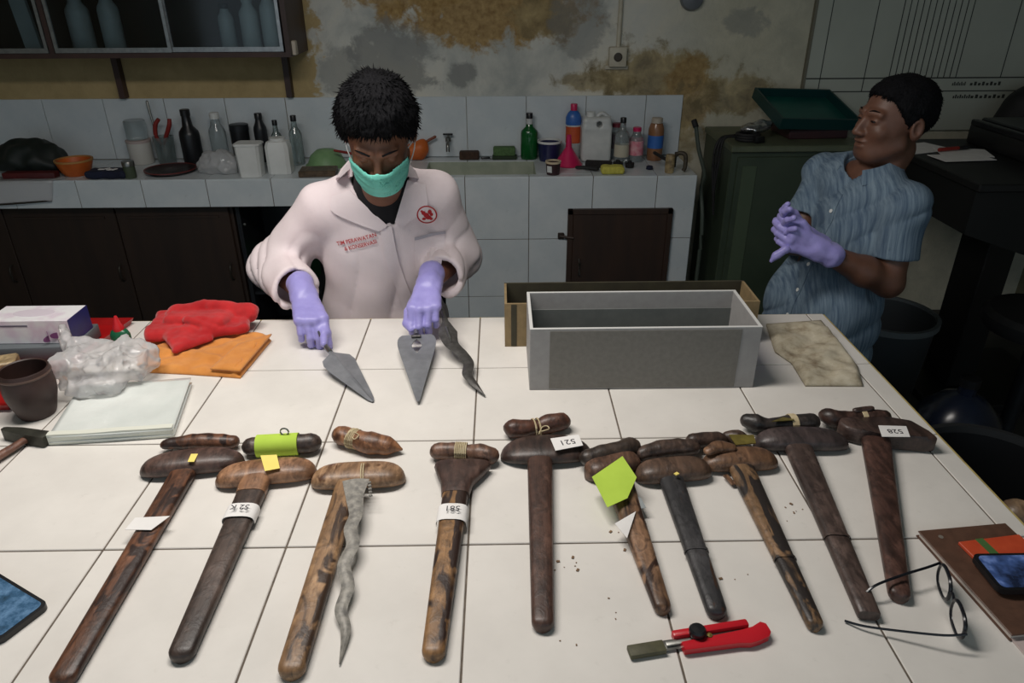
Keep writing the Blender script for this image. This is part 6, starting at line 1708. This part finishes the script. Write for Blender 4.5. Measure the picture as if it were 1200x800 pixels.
obj('black_tee_shirt', tee_vf, M_tee, man1, 180)
obj('trousers', net(lambda P: smax(smin(legs_field(P, hips, knees, ankles, toes, 0.022), ell(P, rel(-0.31, 1.16, -0.08), (0.165, 0.125, 0.13)), 0.03), -(P[:, 2] - 0.06), 0.01), (-0.56, 0.98, 0.03), (-0.06, 1.36, Z0 + 0.06), 0.010), M_trous, man1, 180)
for a_, t_ in zip(ankles, toes):
    shoe(man1, a_, t_)

# collar, lapels, pocket, print
def on_coat(VF, off):
    return on_surface(VF, coat_bvh, off)
M_coat2 = mat('lab_coat_lapel', (236, 224, 227), (228, 215, 218), 8, 0.9, spec=0.15, bump=0.25, bscale=420)
def lapel(A, B, off=0.004):
    A = [(x, 0.95, Z0 + z) for x, z in A]; B = [(x, 0.95, Z0 + z) for x, z in B]
    obj('lapel', thicken(on_coat(strip(A, B, 18, 7), off), (0, -0.004, 0.001)), M_coat2, coat, 60)
lapel([(-0.340, 0.330), (-0.302, 0.296), (-0.246, 0.236)], [(-0.392, 0.312), (-0.388, 0.270), (-0.270, 0.222)])
lapel([(-0.188, 0.352), (-0.202, 0.312), (-0.226, 0.246)], [(-0.140, 0.340), (-0.140, 0.280), (-0.205, 0.232)])
def collar_ring(c, r0, h_, tilt, m, parent, gap0, gap1, yr=1.0, flare=0.02, name='collar'):
    """standing fold collar: band round the neck, open at the front between angles gap0..gap1 (degrees, 270 = front)"""
    V = []; n = 30; lay = []
    angs = np.radians(np.linspace(gap1, gap0 + 360, n))
    prof = [(r0 - 0.002, 0.0), (r0 - 0.004, h_), (r0 + 0.003, h_ + 0.003), (r0 + flare * 0.6, h_ * 0.55), (r0 + flare, -0.004), (r0 + flare - 0.004, -0.004), (r0 + 0.004, h_ * 0.5), (r0 + 0.003, 0.0)]
    rings = []
    R_ = np.array(Matrix.Rotation(tilt[0], 3, 'X') @ Matrix.Rotation(tilt[1], 3, 'Y'))
    for a in angs:
        rings.append(np.array([(r * math.cos(a), r * math.sin(a) * yr, z) for r, z in prof]) @ R_.T + np.array(c))
    obj(name, loft(rings), m, parent, 60)
collar_ring((nb1[0] + 0.005, nb1[1] - 0.018, nb1[2] + 0.035), 0.077, 0.040, (-0.38, 0.0), M_coat2, coat, 215, 318, 0.95, 0.036)
A = [(-0.178, 0.95, Z0 + 0.196), (-0.095, 0.95, Z0 + 0.203)]; B = [(-0.183, 0.95, Z0 + 0.085), (-0.110, 0.95, Z0 + 0.088)]
obj('breast_pocket', thicken(on_coat(strip(A, B, 12, 12), 0.002), (0, -0.0022, 0)), M_coat2, coat, 60)
obj('pocket_hem', thicken(on_coat(strip([(-0.178, 0.95, Z0 + 0.198), (-0.095, 0.95, Z0 + 0.205)], [(-0.178, 0.95, Z0 + 0.190), (-0.095, 0.95, Z0 + 0.197)], 12, 3), 0.0046), (0, -0.001, 0)), mat('coat_seam', (176, 172, 182), None, rough=0.9), coat, 60)
A = [(-0.236, 0.95, Z0 + 0.235), (-0.222, 0.95, Z0 + 0.12), (-0.195, 0.95, Z0 + 0.0), (-0.17, 0.95, Z0 - 0.2), (-0.16, 0.95, Z0 - 0.42)]
B = [(q[0] - 0.032, q[1], q[2] - 0.006) for q in A]
obj('front_placket', thicken(on_coat(strip(A, B, 36, 5), 0.002), (0, -0.003, 0)), M_coat2, coat, 60)
# round emblem
def disc(r0, r1, cx_, cz_, n=40):
    V, F = [], []
    for k in range(n):
        a = 2 * math.pi * k / n
        V += [(cx_ + r0 * math.cos(a), 0.95, cz_ + r0 * math.sin(a)), (cx_ + r1 * math.cos(a), 0.95, cz_ + r1 * math.sin(a))]
    for k in range(n):
        k2 = (k + 1) % n
        F.append((2 * k, 2 * k + 1, 2 * k2 + 1, 2 * k2))
    return np.array(V), F
EX, EZ = -0.140, Z0 + 0.262
M_eb = mat('emblem_white', (236, 226, 224), None, rough=0.8)
M_er = mat('emblem_red', (176, 30, 36), None, rough=0.8)
emb = obj('round_emblem', thicken(on_coat(disc(0.0005, 0.0275, EX, EZ), 0.0055), (0, -0.001, 0)), M_eb, coat, 60, 'round red and white embroidered emblem')
obj('emblem_ring', thicken(on_coat(disc(0.0238, 0.0272, EX, EZ), 0.0075), (0, -0.0006, 0)), M_er, coat, 60)
def blobs(pts_):
    out = []
    for (x, z, r, q) in pts_:
        out.append(disc(0.0003, r, EX + x, EZ + z, 14))
        out[-1] = (np.array([(EX + x + (v[0] - EX - x) * q, v[1], v[2]) for v in out[-1][0]]), out[-1][1])
    return join(*out)
obj('emblem_figure', thicken(on_coat(blobs([(-0.009, 0.006, 0.0062, 0.9), (-0.002, -0.001, 0.0075, 1.0), (0.008, 0.009, 0.0066, 0.8), (0.012, 0.001, 0.0050, 0.9), (0.003, -0.008, 0.0066, 1.2), (-0.009, -0.012, 0.0042, 1.2), (0.010, -0.013, 0.0040, 1.1), (-0.013, 0.011, 0.0036, 1.0)]), 0.0075), (0, -0.0006, 0)), M_er, coat, 60)
V_, F_ = join(xf(lettering('TIM PERAWATAN', 0.0150, (0, 0, 0), depth=0.0, bold=0.00025), (0, 0, 0)), xf(lettering('& KONSERVASI', 0.0145, (0.006, -0.0175, 0), depth=0.0, bold=0.00025), (0, 0, 0)))
V_ = np.c_[V_[:, 0] * math.cos(0.28) - V_[:, 1] * math.sin(0.28) - 0.335, np.full(len(V_), 0.95), V_[:, 0] * math.sin(0.28) + V_[:, 1] * math.cos(0.28) + Z0 + 0.198]
obj('lettering', on_coat((V_, F_), 0.0055), M_er, coat, 0)

# hair, mask, glove
obj('hair', tufts(net(lambda P: hair_field((P - H1) @ F1, 0.026, 0.068, 0.7, -0.05, 0.004), H1 - 0.15, H1 + 0.15, 0.0036), H1, F1, 2600, 0.020, 3), M_hair, man1, 180)
def mask1(P):
    Q = (P - H1) @ F1
    d = ell(Q, (0, 0.012, 0.034), (0.076, 0.096, 0.084))
    d = union([d, ell(Q, (0, -0.028, -0.030), (0.064, 0.068, 0.080)), ell(Q, (0, -0.055, -0.085), (0.038, 0.036, 0.030)), ell(Q, (0, -0.088, -0.028), (0.020, 0.028, 0.030))], 0.035)
    d = np.abs(d - 0.0075 - 0.0012 * np.sin(Q[:, 2] * 230)) - 0.0018
    x = np.abs(Q[:, 0])
    top = Q[:, 2] - (-0.012 + 0.006 * np.clip(1 - x / 0.02, 0, 1) + 0.0 * x)
    bot = -0.120 + 0.30 * np.clip(x - 0.030, 0, 1) - Q[:, 2]
    return np.maximum(np.maximum(d, np.maximum(top, bot)), np.maximum(x - 0.069, Q[:, 1] - 0.004))
mk1 = obj('face_mask', net(mask1, H1 - 0.16, H1 + 0.14, 0.0028), M_mask, man1, 180)
for s_ in (-1, 1):
    for z_ in (-0.030, -0.085):
        pth = [H1 + F1 @ np.array(q, np.float32) for q in ((s_ * 0.067, -0.010, z_), (s_ * 0.080, 0.006, z_ * 0.6 - 0.0), (s_ * 0.085, 0.030, -0.006 if z_ > -0.05 else -0.022))]
        obj('ear_loop', tube(smooth_path(pth), 0.0016, 6), M_wpl, mk1)
for s_ in (-1, 1):
    pth = [H1 + F1 @ np.array(q, np.float32) for q in ((s_ * 0.014, -0.1015, 0.030), (s_ * 0.030, -0.0965, 0.0345), (s_ * 0.048, -0.080, 0.029))]
    obj('eyebrow', tube(smooth_path(pth), [0.0035, 0.0042, 0.002], 8, 0.6), M_hair, man1)

gR = lambda P: hand_field(P, wR, kR, (0.93, 0.37, 0.0), (0, 0, -1), [(32, 62, 96), (48, 92, 128), (52, 98, 136), (52, 98, 136)], [wR + np.array([0.020, -0.025, -0.012]), rel(-0.402, 0.752, 0.064), rel(-0.383, 0.698, 0.046), rel(-0.377, 0.664, 0.036)]) + 0.0012 * wob(P, 110, 1)
obj('glove', net(gR, rel(-0.56, 0.58, -0.02).astype(float) * 1.0, rel(-0.32, 0.90, 0.17), 0.0026), M_glove, man1, 180)
gL = lambda P: hand_field(P, wL, kL, (-1.0, 0.02, 0.0), (0, 0, -1), [(46, 88, 122), (44, 96, 140), (44, 98, 146), (44, 98, 146)], [wL + np.array([-0.026, -0.025, -0.012]), rel(-0.180, 0.775, 0.070), rel(-0.183, 0.742, 0.052), rel(-0.170, 0.722, 0.044)]) + 0.0012 * wob(P, 110, 2)
obj('glove', net(gL, rel(-0.24, 0.62, -0.01), rel(-0.05, 0.93, 0.18), 0.0026), M_glove, man1, 180)

# ------------------------------------------------------------------ the blades in his hands
def plate(outline, zfun, th, hole=None, ridge=None):
    """flat blade from a spine and half widths: outline = [(x, y, half width, z)] along the spine"""
    P = [np.array([q[0], q[1], Z0 + q[3]]) for q in outline]
    rings = []
    for i, q in enumerate(outline):
        t = P[min(i + 1, len(P) - 1)] - P[max(i - 1, 0)]
        t = t / np.linalg.norm(t); s = np.cross(t, (0, 0, 1.0)); s /= np.linalg.norm(s); n_ = np.cross(s, t)
        a = q[2]
        r_ = (ridge if ridge else th) 
        rings.append(np.array([P[i] - s * a, P[i] - s * a * 0.16 + n_ * th * 0.6, P[i] + n_ * (th * 0.6 + (r_ if a > 0.006 else 0)), P[i] + s * a * 0.16 + n_ * th * 0.6, P[i] + s * a, P[i] + s * a * 0.1 - n_ * th * 0.4, P[i] - s * a * 0.1 - n_ * th * 0.4]))
    return loft(rings)
M_grey = mat('grey_blade_steel', (142, 144, 149), (122, 124, 129), 30, 0.42, 0.3)
tw1 = thing('trowel_blade', 'grey ridged trowel-shaped blade held in his right glove', 'blade', (-0.30, 0.55, Z0))
oa = [(-0.370, 0.652, 0.006, 0.030), (-0.352, 0.632, 0.007, 0.027), (-0.345, 0.622, 0.020, 0.026), (-0.338, 0.612, 0.034, 0.025), (-0.326, 0.592, 0.0385, 0.023), (-0.310, 0.566, 0.034, 0.020), (-0.275, 0.516, 0.0225, 0.014), (-0.245, 0.474, 0.0125, 0.008), (-0.232, 0.455, 0.0075, 0.005), (-0.226, 0.446, 0.0025, 0.004)]
obj('blade_plate', plate(oa, None, 0.0022, ridge=0.003), M_grey, tw1, 30)
obj('tang', tube(smooth_path([rel(-0.357, 0.638, 0.028), rel(-0.372, 0.660, 0.033), rel(-0.388, 0.690, 0.046), rel(-0.400, 0.712, 0.052)]), [0.006, 0.005, 0.0055, 0.005], 10), M_steel, tw1)
tw2 = thing('pierced_blade', 'flat grey pointed blade with a small cut-out held in his left glove', 'blade', (-0.14, 0.56, Z0))
# outline with a hole: two half plates meeting round the opening
sp0, sp1 = np.array([-0.1545, 0.705, 0.037]), np.array([-0.1255, 0.434, 0.010])
def tw_pt(t, s):
    c = sp0 + (sp1 - sp0) * t
    d = unit((sp1 - sp0)[:2]); n_ = np.array([-d[1], d[0]])
    return np.array([c[0] + n_[0] * s, c[1] + n_[1] * s, Z0 + c[2]])
tt_ = [0.0, 0.03, 0.07, 0.12, 0.17, 0.22, 0.30, 0.45, 0.60, 0.75, 0.88, 0.95, 0.985, 1.0]
wL_ = [0.036, 0.043, 0.0465, 0.0475, 0.0465, 0.0445, 0.0405, 0.0325, 0.0245, 0.0165, 0.0098, 0.0062, 0.004, 0.001]
ho = [0.0, 0.0, 0.0, 0.0085, 0.0125, 0.0105, 0.0, 0.0, 0, 0, 0, 0, 0, 0]
halves = []
for sgn in (-1, 1):
    rings = []
    for t, a, h_ in zip(tt_, wL_, ho):
        i0 = tw_pt(t, sgn * h_); i1 = tw_pt(t, sgn * a)
        up = np.array([0, 0, 0.0012])
        q = [i0 - up, i1 - up * 0.6, i1 + up * 0.6, i0 + up]
        rings.append(np.array(q if sgn < 0 else q[::-1]))
    halves.append(loft(rings))
obj('blade_plate', join(*halves), M_grey, tw2, 30)
obj('tang', tube(smooth_path([rel(-0.1545, 0.700, 0.039), rel(-0.157, 0.718, 0.043), rel(-0.158, 0.740, 0.05)]), [0.007, 0.006, 0.005], 10), M_brass if False else M_steel, tw2)
obj('collar', cbox(rel(-0.154, 0.692, 0.038), (0.024, 0.010, 0.006), 0.0015, rz=0.1), M_blade2, tw2, 30)
wk = thing('wavy_dagger_blade', 'short dark wavy kris blade hanging from his left glove', 'blade', (-0.03, 0.6, Z0))
bp = [(-0.098, 0.800, 0.066), (-0.085, 0.748, 0.055), (-0.076, 0.700, 0.046), (-0.064, 0.652, 0.038), (-0.036, 0.612, 0.031), (-0.020, 0.575, 0.025), (-0.022, 0.535, 0.019), (-0.004, 0.500, 0.013), (0.020, 0.462, 0.005)]
obj('blade_body', wave_blade([rel(*q).astype(float) for q in bp], [0.010, 0.016, 0.048, 0.036, 0.028, 0.026, 0.023, 0.017, 0.003], 0.0042), M_blade2, wk, 30)
obj('tang', tube(smooth_path([rel(-0.110, 0.842, 0.078), rel(-0.101, 0.810, 0.068), rel(-0.088, 0.760, 0.058)]), [0.005, 0.005, 0.004], 10), M_steel, wk)
obj('ridge', tube(smooth_path([rel(-0.080, 0.715, 0.053), rel(-0.072, 0.685, 0.048), rel(-0.064, 0.655, 0.0425)]), [0.0035, 0.004, 0.002], 8), M_steel, wk)

# ------------------------------------------------------------------ man 2: blue short sleeved shirt, profile
man2 = thing('person', 'man in blue short-sleeved shirt pulling on violet gloves, looking left', 'person', (1.10, 1.18, 0))
H2 = rel(1.170, 1.165, 0.462)
F2 = frame((-0.985, -0.17, 0.07), (0.07, 0.0, 1.0))
SF = np.array([-0.93, -0.37, 0.0]); SF /= np.linalg.norm(SF)
SS = np.array([-SF[1], SF[0], 0.0])              # towards the near (left) arm
Sc = np.array(rel(1.140, 1.19, 0.262), float)
sN = (Sc + SS * 0.150 + np.array([0, 0, -0.012])).astype(np.float32)
sF = (Sc - SS * 0.150 + np.array([0, 0, 0.012])).astype(np.float32)
eN, wN = rel(1.185, 1.018, 0.035), rel(0.945, 0.992, 0.150)
eF, wF = rel(0.985, 1.245, 0.085), rel(0.938, 1.045, 0.160)
TB = np.stack([SS, -SF, [0, 0, 1]], 1).astype(np.float32)   # torso axes: across, back, up
def tl(P, c):
    return (P - np.asarray(c, np.float32)) @ TB
def torso2(P):
    ds = [ell(tl(P, rel(1.132, 1.19, 0.12)), (0, 0, 0), (0.165, 0.112, 0.20)), ell(tl(P, rel(1.085, 1.178, -0.12)), (0, 0, 0), (0.160, 0.125, 0.26)), cap(P, sN, sF, 0.056), cap(P, (Sc + [0.02, 0, 0.055]).astype(np.float32), sN, 0.050, 0.058), cap(P, (Sc + [0.02, 0, 0.055]).astype(np.float32), sF, 0.050, 0.058)]
    return union(ds, 0.05)
nb2 = (Sc + [0.012, 0.0, 0.03]).astype(np.float32)
hd2 = H2 + F2 @ np.array([0, 0.030, -0.075], np.float32)
hips2 = [rel(1.05, 1.235, -0.14), rel(1.10, 1.12, -0.14)]
knees2 = [rel(1.01, 1.26, -0.48), rel(1.10, 1.07, -0.48)]
ankles2 = [rel(1.04, 1.27, -0.82), rel(1.13, 1.06, -0.82)]
toes2 = [rel(0.90, 1.23, -0.865), rel(1.00, 1.00, -0.865)]
kN, kF = rel(0.868, 0.995, 0.182), rel(0.872, 1.035, 0.200)
def body2(P):
    d = torso2(P) + 0.020
    Q = (P - H2) @ F2
    d = smin(d, cap(P, nb2 + np.array([0, 0, -0.03], np.float32), hd2, 0.060, 0.055), 0.03)
    d = smin(d, head_parts(Q), 0.02)
    for s_, e_, w_, k_ in ((sN, eN, wN, kN), (sF, eF, wF, kF)):
        d = smin(d, union([cap(P, s_, e_, 0.046, 0.040), cap(P, e_, e_ + (w_ - e_) * 0.35, 0.041, 0.042), cap(P, e_ + (w_ - e_) * 0.35, w_, 0.042, 0.022), cap(P, w_, w_ + (k_ - w_) * 0.7, 0.014, 0.009)], 0.02), 0.012)
    return smin(d, legs_field(P, hips2, knees2, ankles2, toes2), 0.04)
obj('body', net(body2, (0.82, 0.90, -0.01), (1.42, 1.48, Z0 + 0.62), 0.0042), M_skin2, man2, 180)
mm, nt, p = base('blue_striped_shirt')
sv = texco(nt, (150, 20, 7), (0, 0, -math.atan2(SS[1], SS[0])))
nt.links.new(ramp(nt, noisen(nt, sv, 1.0, 4, 0.6), [(0.34, lin((78, 96, 116))), (0.52, lin((106, 124, 140))), (0.7, lin((126, 144, 158)))]), p.inputs['Base Color'])
p.inputs['Roughness'].default_value = 0.9; p.inputs['Specular IOR Level'].default_value = 0.15
M_shirt = mm
cN = sN + (eN - sN) * 0.66; cF = sF + (eF - sF) * 0.66
def shirt2(P):
    d = torso2(P)
    d = smin(d, rbox(tl(P, rel(1.078, 1.175, -0.16)), (0, 0, 0), (0.168, 0.130, 0.16), 0.09), 0.04)
    d = smax(d, -(P[:, 2] - Z0 + 0.27), 0.006)
    d = d + 0.006 - 0.011 * np.sqrt(np.abs(np.sin(P[:, 2] * 13 - (P[:, 0] - P[:, 1]) * 17 + 1.4 * np.sin(P[:, 2] * 17) + 0.5))) + 0.004 * wob(P, 28, 2)
    for s_, c_, e_ in ((sN, cN, eN), (sF, cF, eF)):
        a = cap(P, s_, c_, 0.060, 0.064) + 0.003 * wob(P, 34, 1)
        ax = unit(e_ - s_).astype(np.float32)
        a = smax(a, (P - c_) @ ax, 0.004)
        a = np.where(True, a, a)
        d = smin(d, a, 0.012)
        hol = np.maximum(cap(P, c_ - ax * 0.03, c_ + ax * 0.10, 0.054, 0.054), -(((P - c_) @ ax) + 0.03))
        d = smax(d, -hol, 0.004)
    d = smax(d, -cap(P, nb2 + np.array([-0.005, 0, 0.0], np.float32), nb2 + np.array([-0.02, 0, 0.15], np.float32), 0.064, 0.080), 0.006)
    return d
sh_vf = net(shirt2, (0.84, 0.90, Z0 - 0.30), (1.44, 1.50, Z0 + 0.40), 0.0055)
shirt = obj('striped_shirt', sh_vf, M_shirt, man2, 180)
sh_bvh = BVHTree.FromPolygons([Vector(q) for q in sh_vf[0]], sh_vf[1])
collar_ring((nb2[0] - 0.012, nb2[1] - 0.004, nb2[2] + 0.026), 0.070, 0.030, (0.0, -0.30), M_shirt, shirt, 160, 236, 1.0, 0.026)
fdir = -SF
def front2(A, B, n, m, off, th):
    g = on_surface(strip(A, B, n, m), sh_bvh, off, tuple(-SF))
    return thicken(g, tuple(SF * th))
base_f = Sc + SF * 0.2
A = [tuple(base_f + SS * 0.012 + np.array([0.0, 0, z])) for z in (0.0, -0.2, -0.46)]
B = [tuple(base_f - SS * 0.014 + np.array([0.0, 0, z])) for z in (0.0, -0.2, -0.46)]
obj('button_placket', front2(A, B, 30, 4, 0.001, 0.0015), M_shirt, shirt, 60)
for k, z in enumerate((-0.05, -0.13, -0.21, -0.29, -0.37)):
    c = base_f + np.array([0, 0, z])
    vf = [(c + SS * 0.0055 * math.cos(a) + np.array([0, 0, 0.0055 * math.sin(a)])) for a in np.linspace(0, 2 * math.pi, 10, endpoint=False)]
    obj('button', thicken(on_surface((np.array(vf), [tuple(range(10))]), sh_bvh, 0.003, tuple(-SF)), tuple(SF * 0.002)), M_wpl, shirt, 40)
obj('jeans', net(lambda P: smax(smin(legs_field(P, hips2, knees2, ankles2, toes2, 0.020), ell(tl(P, rel(1.075, 1.17, -0.16)), (0, 0, 0), (0.132, 0.095, 0.12)), 0.03), -(P[:, 2] - 0.06), 0.01), (0.84, 0.94, 0.03), (1.30, 1.44, Z0 + 0.02), 0.010), M_jeans, man2, 180)
for a_, t_ in zip(ankles2, toes2):
    shoe(man2, a_, t_)
obj('hair', tufts(net(lambda P: hair_field((P - H2) @ F2, 0.015, 0.072, 2.1, -0.092, 0.003), H2 - 0.15, H2 + 0.15, 0.0036), H2, F2, 2200, 0.010, 5), M_hair, man2, 180)
M_eye = mat('eye_dark', (20, 16, 16), None, rough=0.15)
for s_ in (-1, 1):
    pth = [H2 + F2 @ np.array(q, np.float32) for q in ((s_ * 0.016, -0.0965, 0.030), (s_ * 0.030, -0.0915, 0.0335), (s_ * 0.046, -0.080, 0.030))]
    obj('eyebrow', tube(smooth_path(pth), [0.0022, 0.0032, 0.0016], 8, 0.6), M_hair, man2)
    c_ = H2 + F2 @ np.array((s_ * 0.031, -0.0885, 0.005), np.float32)
    obj('eye', net(lambda P: ell((P - c_) @ F2, (0, 0, 0), (0.0105, 0.0045, 0.0032)), c_ - 0.014, c_ + 0.014, 0.0016), M_eye, man2, 180)
gN = lambda P: hand_field(P, wN, kN, (0.15, -0.10, 0.98), (-0.1, 0.95, 0.1), [(30, 70, 100), (34, 78, 110), (38, 84, 118), (40, 88, 120)], [wN + np.array([-0.02, 0.0, 0.028]), rel(0.895, 1.004, 0.222), rel(0.868, 1.014, 0.232), rel(0.846, 1.026, 0.232)], 0.95) + 0.0018 * wob(P, 100, 1)
obj('glove', net(gN, rel(0.75, 0.90, 0.06), rel(1.02, 1.12, 0.28), 0.0028), M_glove, man2, 180)
gF = lambda P: hand_field(P, wF, kF, (0.1, 0.55, 0.83), (-0.1, -0.9, 0.2), [(18, 40, 66), (24, 52, 80), (30, 62, 90), (34, 70, 98)], [wF + np.array([-0.022, 0.0, 0.026]), rel(0.888, 1.052, 0.236), rel(0.862, 1.044, 0.248), rel(0.842, 1.030, 0.250)], 0.95) + 0.0018 * wob(P, 100, 2)
obj('glove', net(gF, rel(0.72, 0.90, 0.06), rel(1.02, 1.16, 0.30), 0.0028), M_glove, man2, 180)
obj('glove_fold', net(lambda P: union([cap(P, rel(0.852, 0.985, 0.152), rel(0.828, 0.985, 0.135), 0.013, 0.009), cap(P, rel(0.828, 0.985, 0.135), rel(0.818, 0.985, 0.118), 0.010, 0.006)], 0.01) + 0.0015 * wob(P, 120, 3), rel(0.79, 0.95, 0.09), rel(0.89, 1.02, 0.19), 0.003), M_glove, man2, 180)
